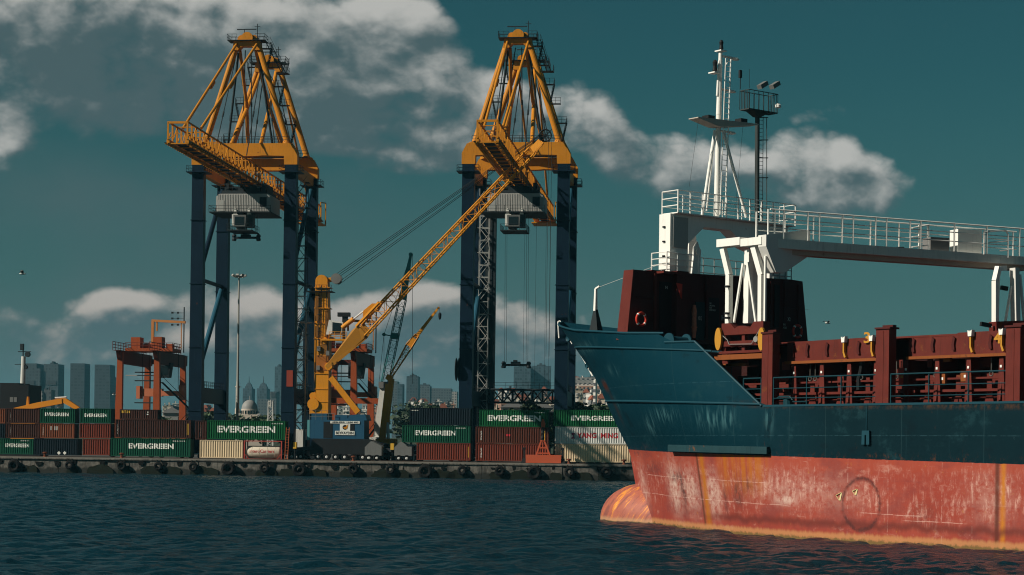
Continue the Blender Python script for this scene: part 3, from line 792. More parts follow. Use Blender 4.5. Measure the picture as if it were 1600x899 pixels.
    boom = MB(); nb = 41; dy = (y1 - y0) / nb
    for s in (-1, 1):
        boom.box(s * bw - .13, s * bw + .13, y0, y1, zt - .18, zt); boom.box(s * bw - .22, s * bw + .22, y0, y1, zb, zb + .5)
    for k in range(nb + 1):
        y = y0 + k * dy
        for s in (-1, 1):
            boom.bar((s * bw, y, zb + .5), (s * bw, y, zt - .15), .26, .20)
            if k < nb: boom.bar((s * bw, y, zb + .5), (s * bw, y + dy, zt - .15) if k % 2 else (s * bw, y + dy * .5, zb + 1.7), .12)
        if k % 2 == 0 or k in (0, nb): boom.bar((-bw, y, zt - .09), (bw, y, zt - .09), .18, .15)
    boom.bar((-bw, y0, zb + .5), (0, y0, zt - 1.7), .12).bar((bw, y0, zb + .5), (0, y0, zt - 1.7), .12).box(-bw, bw, y0 - .1, y0 + .1, zt - .35, zt - .02)
    boom.box(-bw - .1, bw + .1, y1 - .15, y1 + .15, zb - .6, zb - .1)
    t.part('boom', boom, ORG)
    fl = MB()
    for s in (-1, 1): fl.box(s * (bw + .1) - .08, s * (bw + .1) + .08, y0, y1, zb - .17, zb - .01)
    fl.box(-bw, bw, y0 + .1, y0 + .25, zb - .17, zb - .01)
    for k in range(nb * 2):
        y = y0 + (k + .25) * dy / 2; fl.box(-bw - .55, -bw + .5, y, y + .5, zb - .14, zb - .02); fl.box(bw - .5, bw + .55, y, y + .5, zb - .14, zb - .02)
        if k % 3 == 0: fl.box(-bw + .5, bw - .5, y, y + .35, zb - .16, zb - .03)
    t.part('boom_floor_plates', fl, ORG)
    t.part('boom_walkway', MB().box(-bw - .6, -bw - .25, y0, y1, zb + .02, zb + .08).box(-.8, .8, y0 + 2, y1, zb + .04, zb + .12).box(bw + .25, bw + .6, y0, y1, zb + .02, zb + .08), DRK)
    # rear end drop platform
    t.part('boom_end_platform', MB().box(-bw - .8, bw + 1.0, y1 - 5, y1 + .6, zb - .9, zb - .7).bar((bw + .9, y1 + .4, zb - .8), (bw + .9, y1 + .4, zt + .6), .22).bar((-bw - .7, y1 + .4, zb - .8), (-bw - .7, y1 + .4, zt), .22).bar((bw + .9, y1 - 4.6, zb - .8), (bw + .9, y1 - 4.6, zt), .2).bar((bw + .9, y1 - 4.6, zt), (bw + .9, y1 + .4, zt + .5), .2), ORG)
    # trolley, machinery house, cab
    t.part('trolley', MB().box(-4.0, 4.0, -.5, 6.5, 48.6, 49.2).box(-3.6, -2.9, 0, 6, 49.2, 50.5).box(2.9, 3.6, 0, 6, 49.2, 50.5).box(-2.4, 2.4, 1, 5, 49.2, 50.1).rail([(-4.2, -.5, 49.2), (4.2, -.5, 49.2)], 1.0, 2, 1.1, .04), DRK)
    z0h, z1h = 45.4, 48.5
    hs = MB()
    n = 32
    for k in range(n):                                    # ribbed cladding
        a = -4.4 + 9.2 * k / n; hs.box(a + .05, a + .17, -1.56, -1.5, z0h + .1, z1h - .1)
    hs.prism([(-4.7, z0h), (4.8, z0h), (4.8, z1h - .2), (4.4, z1h), (-4.0, z1h), (-4.7, z1h - .5)], 'y', -1.5, 6.0)
    mh = t.part('machinery_house', hs, paint('house_grey', (0.40, 0.40, 0.38), 0.5, 0.2, 0.15, streak=0.5))
    t.part('vent_grille', MB().box(3.0, 4.2, -1.62, -1.57, z0h + .9, z1h - .6), DRK, parent=mh)
    t.part('house_door', MB().box(-4.2, -3.3, -1.62, -1.57, z0h + .1, z0h + 2.0), LAMPM, parent=mh)
    t.part('house_walkway', MB().box(-5.7, 5.1, -2.4, 6.4, z0h - .22, z0h - .06).rail([(-5.7, -2.4, z0h - .06), (5.1, -2.4, z0h - .06)], 1.05, 2, 1.3, .035).rail([(-5.7, -2.4, z0h - .06), (-5.7, 6, z0h - .06)], 1.05, 2, 1.3, .035), DRK, parent=mh)
    cab = t.part('operator_cab', MB().prism([(-1.0, 42.6), (1.0, 42.6), (1.1, 44.6), (-1.1, 44.6)], 'y', -3.6, -1.6).box(-1.1, .2, -1.4, 1.2, 42.2, 45.1).box(.6, 1.7, -1.0, .6, 42.8, 45.1), paint('cab_grey', (0.13, 0.135, 0.13), 0.5, 0.3))
    t.part('hoist_cover', MB().box(-1.5, -.5, -2.9, -1.6, 42.9, 44.8), WHT, parent=cab)
    t.part('cab_window', MB().box(-.8, .8, -3.65, -3.61, 42.9, 44.3), GLS, parent=cab)
    t.part('cab_platform', MB().box(-2.2, 2.2, -3.9, 1.6, 41.9, 42.05).rail([(-2.2, -3.9, 42.05), (2.2, -3.9, 42.05), (2.2, 1.6, 42.05)], 1.0, 2, 1.0, .03).rail([(-2.2, -3.9, 42.05), (-2.2, 1.6, 42.05)], 1.0, 2, 1.0, .03), DRK, parent=cab)
    for s in (-1, 1): t.part('hoist_bracket', MB().prism([(s * 1.2 - .35, 44.9), (s * 1.2 + .35, 44.9), (s * 1.2 + .1, 45.9), (s * 1.2 - .1, 45.9)], 'y', -1.95, -1.55), LETW)
    return t, F2, HW, G
def spreader_on(t, zs, xo=0.0, yo=1.0, back=True):
    z = zs
    sp = t.part('spreader', MB().bar((xo - 2.1, yo, z), (xo + 2.1, yo, z), .42, .36).box(xo - .9, xo + .7, yo - .5, yo + .5, z + .1, z + .55).box(xo - .5, xo + .2, yo - .3, yo + .3, z + .55, z + .85)
           .lathe((xo - 2.15, yo, z), [(.35, -.55), (.42, -.3), (.3, 0), (.42, .3), (.25, .6)], 8).lathe((xo + 2.15, yo, z), [(.35, -.55), (.42, -.3), (.3, 0), (.42, .3), (.25, .6)], 8), DRK)
    for x in (-2.0, -1.7, 1.7, 2.0):
        t.part('hoist_rope', MB().tube((xo + x, yo, z + .4), (xo * .4 + x, yo, 45.2), .028, n=5), DRK)
def stair_tower(t, x, y, zlo, zhi, w=1.7, mat=None, face=-1):
    m = MB()
    for dx in (-w / 2, w / 2):
        for dy in (-.7, .7): m.bar((x + dx, y + dy, zlo), (x + dx, y + dy, zhi), .10)
    k = 0; z = zlo
    while z < zhi - 1.5:
        a, b = (-w / 2, w / 2) if k % 2 else (w / 2, -w / 2)
        m.bar((x + a, y + face * .7, z), (x + b, y + face * .7, z + 2.2), .13, .1); m.tube((x + a, y + face * .75, z + 1.0), (x + b, y + face * .75, z + 3.2), .035, n=5)
        for dy in (-.7, .7): m.bar((x - w / 2, y + dy, z), (x + w / 2, y + dy, z), .10)
        m.box(x + b - .35, x + b + .35, y - .7, y + .7, z + 2.15, z + 2.22)
        z += 2.2; k += 1
    t.part('stair_tower', m, mat or DRK)

cr1, F1, HW, G = sts(381.5, 'left one of two blue legged orange cranes, stairs at its right legs')
spreader_on(cr1, 41.2, 0.1)
stair_tower(cr1, HW + 1.1, 4.2, GZ, 50.5)
stair_tower(cr1, HW + .2, 9.0, GZ, 30, 1.9, LAMPM)
cr1.part('electric_cabinet', MB().box(HW + .4, HW + 1.9, 3.2, 4.6, GZ + 1.7, GZ + 5.2), WHT)
cr1.part('cable_box', MB().box(HW - .2, HW + .9, -.96, -.5, 15.4, 18.2), paint('red_steel', (0.28, 0.05, 0.03), 0.6, 0.3))
cr2, F2_, HW, G = sts(805, 'right one of two blue legged orange cranes, lattice beam between its legs')
spreader_on(cr2, 19.5, 0.3)
stair_tower(cr2, -HW + 1.0, G - 1.8, GZ, 51.5, 1.7, LAMPM)
cr2.part('stair_screen', MB().box(-HW + 1.0, -HW + 2.9, G - .8, G + .8, GZ + 1, 51), DRK)
cr2.part('portal_truss', MB().truss((-HW + 1, G - 1.4, 14.6), (HW - 1, G - 1.4, 14.6), 1.4, 2.3, 1.4, 2.3, 8, .20, .13, n=6).rail([(-HW + 1, G - 2, 16), (HW - 1, G - 2, 16)], 1.0, 2, 2, .03), DRK)
cr2.part('cable_reel', MB().lathe((-HW - 1.5, .2, 18.6), [(.3, -.35), (1.9, -.3), (2.0, -.2), (.7, 0), (2.0, .2), (1.9, .3), (.3, .35)], 26, 'x'), DRK)
for x in (1.2, 3.2, 4.9, 5.6): cr2.part('hoist_rope', MB().tube((x, 4, 16), (x, 4, 45.2), .022, n=5), DRK)

# ================================================================== rubber tyred yard gantries
RDO = paint('gantry_red_orange', (0.32, 0.070, 0.022), 0.55, 0.2, 0.22, streak=0.3, scale=0.4)
RDD = paint('gantry_dark_red', (0.13, 0.030, 0.02), 0.55, 0.25, 0.3, streak=0.3, scale=0.4)
def rtg(px, yv, label, extra=False):
    x0 = Q.py(px, 600, yv)[0]; F2 = Frame(0, 0, Q.a); F2.o = Q.w(x0, yv, 0)
    t = Thing('yard_gantry_crane', label, 'gantry crane', F2, (0, 0, GZ), 'orange red yard gantry cranes')
    S = 17.5; Wd = 7.4; TP = 22.3
    k = TP
    for x in (0, Wd):
        for y in (0, S):
            t.part('leg', MB().frus(x - .75, x + .75, y - .5, y + .5, GZ + 1.3, x - .48 + (.3 if x == 0 else -.1), x + .48 + (.3 if x == 0 else -.1), y - .4, y + .4, TP), RDO)
            w_ = MB()
            for d in (-1.0, 1.0): w_.lathe((x + d, y, GZ + .8), [(.4, -.3), (.8, -.25), (.8, .25), (.4, .3)], 18, 'y')
            t.part('wheel', w_, RUB)
    for y in (0, S): t.part('sill_beam', MB().box(-1.2, Wd + 1.2, y - .35, y + .35, GZ + 1.2, GZ + 1.9), RDO)
    for x in (.3, Wd - .1):
        g = t.part('main_girder', MB().prism([(-1.6, TP + .2), (S + 1.6, TP + .2), (S + 1.6, TP - 1.6), (S - .5, TP - 2.1), (.6, TP - 2.1), (-1.0, TP - 1.0)], 'x', x - .42, x + .42), RDD)
        t.part('handrail', MB().box(x - .9, x + .5, -2.0, S + 1.6, TP + .25, TP + .32).rail([(x - .9, -2.0, TP + .3), (x - .9, S + 1.6, TP + .3)], 1.6, 3, 1.6, .06), RDD, parent=g)
    t.part('end_tie', MB().box(.3, Wd, S + .9, S + 1.4, TP - 1.4, TP - .4), RDD)
    # trolley
    ty = 8.0
    tr = t.part('trolley', MB().box(-.6, Wd + 1.2, ty - 2.5, ty + 3.5, TP + .5, TP + 1.1).box(.2, 2.0, ty - 1.5, ty + .8, TP + 1.1, TP + 3.2).box(4.5, 6.2, ty - 1.5, ty + .8, TP + 1.1, TP + 3.3).box(6.9, 8.1, ty - 1, ty + .6, TP + 1.1, TP + 2.0).lathe((3.4, ty, TP + 1.6), [(.55, -1.0), (.55, 1.0)], 16, 'x'), RDO)
    t.part('handrail', MB().rail([(-.6, ty - 2.5, TP + 1.1), (Wd + 1.2, ty - 2.5, TP + 1.1), (Wd + 1.2, ty + 3.5, TP + 1.1)], 1.0, 2, 1.2, .05), RDD, parent=tr)
    t.part('davit_frame', MB().bar((3.4, ty + 2, TP + 1.1), (3.4, ty + 2, TP + 6.6), .5).bar((3.2, ty + 2, TP + 6.6), (9.8, ty + 2, TP + 6.3), .45).bar((9.0, ty + 2, TP + 6.3), (9.0, ty + 2, TP + 1), .16).bar((4.2, ty + 2, TP + 4.6), (4.2, ty + 2, TP + 6.4), .3), paint('faded_orange', (0.50, 0.21, 0.07), 0.6, 0.25, 0.2))
    an = MB().tube((9.5, ty + 2, TP + .5), (9.5, ty + 2, TP + 9.2), .12)
    for z in (5.8, 7.0, 8.1): an.bar((7.2, ty + 2, TP + z), (9.6, ty + 2, TP + z), .06); an.box(7.0, 7.4, ty + 1.9, ty + 2.1, TP + z - .15, TP + z + .2); an.box(8.1, 8.5, ty + 1.9, ty + 2.1, TP + z - .15, TP + z + .2)
    t.part('lamp_mast', an, DRK)
    # cab, ropes, headblock
    cb = t.part('operator_cab', MB().prism([(5.0, TP - 4.4), (7.6, TP - 4.4), (8.0, TP - 1.6), (5.0, TP - 1.6)], 'y', ty - 1.5, ty + .5), DRK)
    t.part('cab_window', MB().box(5.2, 7.5, ty - 1.55, ty - 1.51, TP - 3.9, TP - 2.2), GLS, parent=cb)
    t.part('spreader', MB().bar((1.2, ty + 1, TP - 7.2), (5.8, ty + 1, TP - 7.2), 1.2, 1.5).box(5.8, 10, ty + .4, ty + 1.6, TP - 7.8, TP - 6.9).box(9.2, 9.9, ty, ty + 2, TP - 8.6, TP - 5.8).box(.9, 1.6, ty, ty + 2, TP - 8.4, TP - 6), paint('spreader_salmon', (0.5, 0.16, 0.08), 0.6, 0.3, 0.2))
    for x in (1.8, 3.2, 5.4, 8.8): t.part('hoist_rope', MB().tube((x, ty + 1, TP - 6.6), (x, ty + 1, TP + .5), .05, n=5), DRK)
    for z in (TP - 5.0, TP - 3.4, TP - 9.2): t.part('trolley_tie', MB().bar((.6, ty, z), (5.6, ty, z), .22), DRK)
    st = MB()
    st.bar((Wd + .6, 2, GZ + 2), (Wd + 4.6, 9, GZ + 9.0), .16, .3); st.bar((Wd + .6, 1.2, GZ + 14), (Wd + 4.0, 9, GZ + 9.0), .16, .3)
    st.tube((Wd + .6, 2, GZ + 3.1), (Wd + 4.6, 9, GZ + 10.1), .05).tube((Wd + .6, 1.2, GZ + 15.1), (Wd + 4, 9, GZ + 10.1), .05)
    st.box(Wd + 3.8, Wd + 5.6, 8.6, 10.4, GZ + 8.9, GZ + 9.05).rail([(Wd + 3.8, 8.6, GZ + 9), (Wd + 5.6, 8.6, GZ + 9)], 1.1, 2, .8, .05).bar((Wd + .2, .7, GZ + 2), (Wd + .2, .7, TP), .14)
    st.bar((Wd + .2, .7, GZ + 2.1), (Wd + .65, 2.05, GZ + 2.1), .14); st.bar((Wd + .2, .7, GZ + 14), (Wd + .65, 1.3, GZ + 14), .14)
    t.part('access_stairs', st, DRK)
    t.part('cross_pipe', MB().tube((.4, 3, TP - 4.2), (Wd - .4, 3, TP - 4.2), .09), LAMPM)
    t.part('power_house', MB().box(1.4, 6.2, S - 1.0, S + 1.0, GZ + 1.95, GZ + 4.3), RDO)
    if extra: t.part('tie_beam', MB().box(-.3, Wd + 6, -.95, -.55, GZ + 10.3, GZ + 11.3), RDO)
    return t
rtg(185.5, 30.0, 'orange red yard gantry left of the blue cranes, standing free against the sky')
rtg(491, 26.0, 'orange red yard gantry partly hidden behind the yellow harbour crane', True)
# ================================================================== yellow mobile harbour crane
YEL = paint('harbour_crane_yellow', (0.66, 0.26, 0.018), 0.45, 0.28, 0.22, rustcol=(0.2, 0.07, 0.015), streak=0.3, scale=0.35)
BLU = paint('platform_blue', (0.022, 0.085, 0.15), 0.45, 0.2, 0.08, streak=0.3)
BLK = paint('carrier_black', (0.016, 0.018, 0.02), 0.5, 0.3)
GRY = paint('machine_grey', (0.16, 0.165, 0.16), 0.55, 0.25, 0.1, streak=0.3)
ROPE = paint('wire_rope', (0.03, 0.03, 0.03), 0.6, 0.1)
ALU = paint('bright_steel', (0.62, 0.62, 0.60), 0.3, 0.1)
def wheels_row(t, xs, y, z, r=.62, w=.45):
    for x in xs:
        wh = t.part('wheel', MB().lathe((x, y, z), [(r * .5, -w / 2), (r * .93, -w / 2), (r, -w / 3), (r, w / 3), (r * .93, w / 2), (r * .5, w / 2)], 20, 'y'), RUB, smooth=True)
        t.part('rim', MB().lathe((x, y - w / 2, z), [(0, .02), (r * .16, -.06), (r * .3, -.03), (r * .48, .04), (r * .5, .1)], 14, 'y'), ALU, parent=wh)
def harbour_crane():
    y = 8.0
    P = lambda a, b, yy=y: Q.py(a, b, yy)
    V = lambda a, b, yy=y: Vector((P(a, b, yy)[0], yy, P(a, b, yy)[1]))
    cx = P(535, 600)[0]
    t = Thing('mobile_harbour_crane', 'big yellow harbour crane on a blue slewing platform with a long lattice boom', 'crane', Q, (cx, y, GZ))
    zb0, zb1 = P(530, 686)[1], P(530, 657)[1]
    xa, xb, xr = P(488, 660)[0], P(573, 660)[0], P(560, 660)[0]
    # carrier
    c0, c1 = P(455, 700)[0], P(650, 700)[0]
    t.part('carrier', MB().prism([(P(492, 700)[0], GZ + 1.1), (P(600, 700)[0], GZ + 1.1), (P(604, 700)[0], zb0 - .8), (P(575, 690)[0], zb0), (P(494, 690)[0], zb0), (P(488, 700)[0], GZ + 2.0)], 'y', y - 2.6, y + 2.6), BLK)
    t.part('slewing_ring', MB().lathe((cx, y, 0), [(2.4, zb0 - .9), (2.4, zb0 + .02)], 32), BLK)
    for (px_, s, yy) in ((470, -1, y - 4.5), (620, 1, y - 4.5), (470, -1, y + 5), (620, 1, y + 5)):
        X = P(px_, 700)[0]; xi = cx + s * 3.5
        t.part('outrigger', MB().bar((xi, y + (yy - y) * .3, GZ + 2.2), (X, yy, GZ + 1.9), .7, .6).tube((X, yy, GZ + .2), (X, yy, GZ + 2.6), .22).box(X - 1.1, X + 1.1, yy - .8, yy + .8, GZ + .02, GZ + .22), BLK)
        t.part('hazard_post', MB().box(X - .28, X + .28, yy - .4, yy + .4, GZ + 2.0, GZ + 3.1), LETY)
    wheels_row(t, [P(p, 700)[0] for p in (462, 476, 503, 516, 530, 544, 558, 572, 590)], y - 2.9, GZ + .64)
    wheels_row(t, [P(p, 700)[0] for p in (503, 530, 558, 585)], y + 2.9, GZ + .64)
    # platform
    pf = t.part('slewing_platform', MB().box(xa, xb, y - 2.4, y + 2.4, zb0, zb1).box(P(491, 650)[0], P(515, 650)[0], y - 2.3, y + 2.3, zb1, P(500, 647)[1])
                .prism([(P(545, 657)[0], zb1), (P(550, 652)[0], P(550, 649)[1]), (P(574, 652)[0], P(574, 648)[1]), (P(577, 657)[0], zb1)], 'y', y - 2.2, y + 2.2).box(P(527, 650)[0], P(546, 650)[0], y - 1.9, y + 2, zb1, P(535, 649)[1]), BLU)
    t.part('pale_door', MB().box(xa - .35, xa + .06, y - 2.45, y - 2.0, zb0 - .3, zb1 - .02), paint('pale_turquoise', (0.10, 0.30, 0.32), 0.5, 0.15), parent=pf)
    t.part('dark_panel', MB().box(P(510, 660)[0], P(524, 660)[0], y - 2.44, y - 2.39, zb0 + .1, zb1 - .3), BLK, parent=pf); t.part('dark_panel', MB().box(P(552, 660)[0], P(558, 660)[0], y - 2.44, y - 2.39, zb0 + 1.4, zb1 - .5), BLK, parent=pf)
    def board(x0, x1, z1, z0, txt, dx=.08):
        a, _ = P(x0, 670, y - 2.5); b, _ = P(x1, 670, y - 2.5); zt = P(540, z1, y - 2.5)[1]; zb = P(540, z0, y - 2.5)[1]
        bd = t.part('sign_board', MB().box(a, b, y - 2.5, y - 2.43, zb, zt), LETW, parent=pf)
        if txt:
            L = b - a; h = zt - zb
            t.part('sign_lettering', moved(text_mb(txt, L * .90, h * .66, .03), a + L * .05, y - 2.515, zb + h * .17), BLK, parent=pf)
    board(516, 562, 658.2, 662, 'LIEBHERR  LHM 400'); board(531, 547, 662.6, 673.5, ''); board(523.5, 554, 673.6, 680, 'BEYKAYDIN')
    a, z = P(539, 668, y - 2.5)
    t.part('round_emblem', MB().lathe((a, y - 2.51, z), [(0, 0), (.42, 0), (.42, -.01)], 20, 'y'), BLK, parent=pf)
    t.part('round_emblem', MB().prism([(a - .3, z), (a + .1, z + .1), (a + .55, z + .55), (a + .4, z - .2), (a, z - .3)], 'y', y - 2.54, y - 2.52), ORG, parent=pf)
    t.part('handrail', MB().rail([(xa, y - 2.3, zb1), (P(527, 650)[0], y - 2.3, zb1)], 1.1, 2, 1.0, .035).rail([(xa, y - 2.3, P(490, 646)[1]), (P(515, 650)[0], y - 2.3, P(490, 646)[1])], .5, 1, 1.0, .035), GRY, parent=pf)
    # tower
    def sec(px0, px1, py): a, z = P(px0, py); b, _ = P(px1, py); return a, b, z
    a0, b0, z0 = sec(497, 515, 647); a1, b1, z1 = sec(493.5, 515.5, 585); a2, b2, z2 = sec(493, 516, 530); a3, b3, z3 = sec(494.5, 513.5, 440)
    tw = MB().frus(a0, b0, y - 1.3, y + 1.3, z0, a1, b1, y - 1.25, y + 1.25, z1).frus(a1, b1, y - 1.25, y + 1.25, z1, a2, b2, y - 1.2, y + 1.2, z2).frus(a2, b2, y - 1.15, y + 1.15, z2, a3, b3, y - .95, y + .95, z3)
    tw.lathe(((a3 + b3) / 2, y, z3), [((b3 - a3) / 2, -.97), ((b3 - a3) / 2, .97)], 24, 'y')
    tw.prism([(P(486, 627)[0], P(486, 627)[1]), (P(488, 618)[0], P(488, 618)[1]), (P(497, 610)[0], P(497, 610)[1]), (P(498, 646)[0], z0), (P(485, 646)[0], z0)], 'y', y - 1.1, y + 1.1)
    tower = t.part('tower', tw, YEL)
    ld = MB()
    for xx, ya in ((a3 + .5, -1), (b3 - .5, -1)):
        z = z2
    cxl = (a3 + b3) / 2 - .1
    for dx in (-.25, .25): ld.tube((cxl + dx, y - 1.35, z2 - 3), (cxl + dx, y - 1.15, z3 - .6), .05, n=5)
    for k in range(26):
        z = z2 - 3 + (z3 - z2 + 2.4) * k / 26; ld.tube((cxl - .25, y - 1.3, z), (cxl + .25, y - 1.3, z), .03, n=5)
        if k % 3 == 0: ld.torus((cxl, y - 1.55, z), .4, .035, 'z', 12, 5)
    t.part('ladder', ld, DRK, parent=tower)
    for zz in (z2 - .1, z2 + 2.6, z2 + 5.2, z3 - 1.2): t.part('stiffener_band', MB().box(a2 - .05, b2 + .05, y - 1.27, y + 1.27, zz, zz + .14), YEL, parent=tower)
    for zz in (z1, z0 + 2.0, z0 + 4.2): t.part('stiffener_band', MB().box(a1 - .06, b1 + .06, y - 1.36, y + 1.36, zz, zz + .12), YEL, parent=tower)
    
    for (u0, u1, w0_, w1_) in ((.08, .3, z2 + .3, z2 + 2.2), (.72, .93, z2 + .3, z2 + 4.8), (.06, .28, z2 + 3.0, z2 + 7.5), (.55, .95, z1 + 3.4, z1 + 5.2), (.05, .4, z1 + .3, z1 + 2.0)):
        t.part('recess_shade_panel', MB().box(a2 + (b2 - a2) * u0, a2 + (b2 - a2) * u1, y - 1.285, y - 1.255, w0_, w1_), paint('shadow_panel', (0.20, 0.085, 0.015), 0.6, 0.4), parent=tower)  # flat plates, the shade of tower recesses put into their darker colour
    t.part('service_pipes', MB().path([(b2 - .2, y - 1.35, z2 - 5), (b2 - .25, y - 1.35, z2), (b3 - .15, y - 1.1, z3 - 1)], .06).path([(a2 + .1, y - 1.4, z1 - 3), (a2 + .05, y - 1.35, z2 + 4)], .05), DRK, parent=tower)
    for (px_, py_) in ((498, 545), (512, 552), (497, 575)):
        c_ = V(px_, py_, y - 1.5); t.part('junction_box', MB().box(c_.x - .3, c_.x + .3, y - 1.6, y - 1.28, c_.z - .4, c_.z + .4), GRY, parent=tower)
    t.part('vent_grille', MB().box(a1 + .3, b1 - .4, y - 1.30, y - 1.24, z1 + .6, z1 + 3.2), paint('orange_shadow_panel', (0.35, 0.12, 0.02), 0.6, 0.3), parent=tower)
    hd = V(526, 436)
    t.part('sheave_head', MB().bar(((a3 + b3) / 2, y, z3 + .1), (hd.x, y, hd.z), .8, .7), YEL, parent=tower)
    for dy in (-.5, .5): t.part('sheave', MB().lathe((hd.x, y + dy, hd.z), [(.25, -.14), (.9, -.12), (.72, 0), (.9, .12), (.25, .14)], 22, 'y'), GRY, parent=tower)
    q0 = V(509, 456); t.part('tower_platform', MB().box(P(494, 453)[0] - 1.4, b3 + .9, y - 1.8, y + 1.5, q0.z - .1, q0.z).rail([(P(494, 453)[0] - 1.4, y - 1.8, q0.z), (b3 + .9, y - 1.8, q0.z)], 1.0, 2, .9, .035), DRK, parent=tower)
    winch = V(492, 632)
    t.part('winch', MB().lathe((winch.x, y - .2, winch.z), [(1.0, -1.4), (1.0, -1.2), (.6, -1.2), (.6, 1.2), (1.0, 1.2), (1.0, 1.4)], 20, 'y').lathe((P(491, 619)[0], y, P(491, 619)[1]), [(.6, -1.2), (.6, 1.2)], 16, 'y'), YEL)
    # cab
    f0 = V(505, 529); f1 = V(545, 529)
    t.part('cab_platform', MB().box(f0.x, f1.x, y - 2.3, y - .8, f0.z - .5, f0.z - .2).rail([(f0.x + 1.5, y - 2.3, f0.z - .2), (f1.x, y - 2.3, f0.z - .2)], 1.2, 3, 1.1, .05), YEL)
    k0, k1 = V(513, 524), V(537, 505)
    cb = t.part('operator_cab', MB().prism([(k0.x, k0.z), (k1.x, k0.z), (k1.x + .3, k1.z), (k0.x + .5, k1.z + .4)], 'y', y - 2.1, y - .6), WHT)
    t.part('cab_window', MB().prism([(P(523, 520)[0], k0.z + .25), (k1.x - .1, k0.z + .25), (k1.x + .1, k1.z - .2), (P(523, 520)[0], k1.z)], 'y', y - 2.14, y - 2.09), GLS, parent=cb)
    m0 = V(530, 493); m1 = V(549, 492)
    t.part('lamp_gantry', MB().box(m0.x, m1.x, y - 1.6, y - .6, m0.z - .3, m0.z + .4).bar((P(541, 500)[0], y - 1, k1.z - .4), (P(541, 500)[0], y - 1, m0.z), .9, .7), BLK)
    # boom: foot pivot and plates, then lattice towards the viewer
    foot = V(514, 573, y - 1.6)
    t.part('pivot_hub', MB().lathe((foot.x, y - 1.7, foot.z), [(0, -.35), (.65, -.35), (.7, -.2), (.7, .8)], 24, 'y'), YEL)
    yt = -12.0
    kn = V(562, 522, y - 3.0); tip = V(846, 221, yt)
    d = (tip - foot).normalized(); side = Vector((0, 1, 0)); side = (side - d * side.dot(d)).normalized(); up = side.cross(d) * -1
    if up.z < 0: up = -up
    pl = MB()
    for s in (-1, 1):
        A = foot + side * s * .9; Bk = kn + side * s * 1.1
        pts = [A + up * .3, A - up * .3, Bk - up * 1.25, Bk + d * 1.4 - up * 1.0, Bk + d * 1.4 + up * 1.0, Bk + up * 1.2]
        pl.add([p + side * .07 for p in pts] + [p - side * .07 for p in pts], [tuple(range(6)), tuple(range(11, 5, -1))] + [(i, i + 6, (i + 1) % 6 + 6, (i + 1) % 6) for i in range(6)])
    pl.bar(foot + d * 1.2 - side * .9, foot + d * 1.2 + side * .9, .3); pl.bar(kn - side * 1.1, kn + side * 1.1, .4)
    t.part('boom_foot', pl, paint('boom_foot_brown', (0.40, 0.175, 0.02), 0.5, 0.25, 0.2))
    lat = MB(); s0 = kn + d * 1.0; e0 = tip - d * 2.0
    mid1 = s0.lerp(e0, .12); 
    lat.truss(s0, e0, 2.2, 2.0, 1.3, 1.25, 22, .15, .05, up=up, n=8)
    for s in (-1, 1): lat.bar(s0 + side * s * 1.1 + up * 1.1, s0.lerp(e0, .14) + side * s * 1.0 + up * 1.1, .5, .35)
    t.part('boom', lat, YEL)
    tp = MB()
    for s in (-1, 1): tp.bar(e0 + side * s * .55, tip + side * s * .4, .12, 1.1)
    t.part('boom_tip', tp, YEL)
    ax = V(852, 212, yt)
    wl = MB().torus((ax.x, yt, ax.z), .95, .12, 'y', 24, 8).lathe((ax.x, yt, ax.z), [(.2, -.2), (.25, .2)], 10, 'y')
    for k in range(10):
        a = k * math.pi / 5; wl.bar((ax.x, yt, ax.z), (ax.x + .9 * math.cos(a), yt, ax.z + .9 * math.sin(a)), .08)
    wl.bar(tip + up * .3, (ax.x, yt, ax.z), .3).bar((ax.x, yt, ax.z), (ax.x + 1.1, yt, ax.z + 1.0), .1)
    t.part('tip_sheave', wl, BLK)
    h0 = V(543, 506, y - 2.2); h1 = V(575, 481, y - 3.2)
    cyl = t.part('luffing_cylinder', MB().tube(h0 + (h0 - h1) * .25, h0.lerp(h1, .3), .42, n=14), YEL)
    t.part('cylinder_rod', MB().tube(h0.lerp(h1, .3), h1, .14, n=12), ALU, parent=cyl)
    hb = V(577, 484, y - 3.4)
    t.part('rope_guide', MB().prism([(hb.x - 1.0, hb.z - 1.2), (hb.x + 1.6, hb.z - .1), (hb.x + 2.2, hb.z + 1.0), (hb.x + .6, hb.z + 1.0), (hb.x - .9, hb.z - .2)], 'y', hb.y - .7, hb.y + .7), YEL)
    st0 = V(517, 590, y - .9); st1 = V(560, 645, y - .9)
    t.part('tower_strut', MB().bar(st0, st1, .85, 1.0), YEL)
    for k, (dz, dx) in enumerate(((0, 0), (.35, .1), (.7, .2), (1.5, .3), (1.9, .4))):
        t.part('luffing_rope', MB().tube((hd.x + .2, y + (k - 2) * .3, hd.z + .9 - dz), (tip.x, yt + (k - 2) * .15, tip.z + 1.2 - dz * .25), .045, n=5), ROPE)
    for s in (-.25, .25): t.part('hoist_rope', MB().tube((ax.x + .8 + s, yt, ax.z - .9), (ax.x + .8 + s, yt, 20), .03, n=5), ROPE)
harbour_crane()

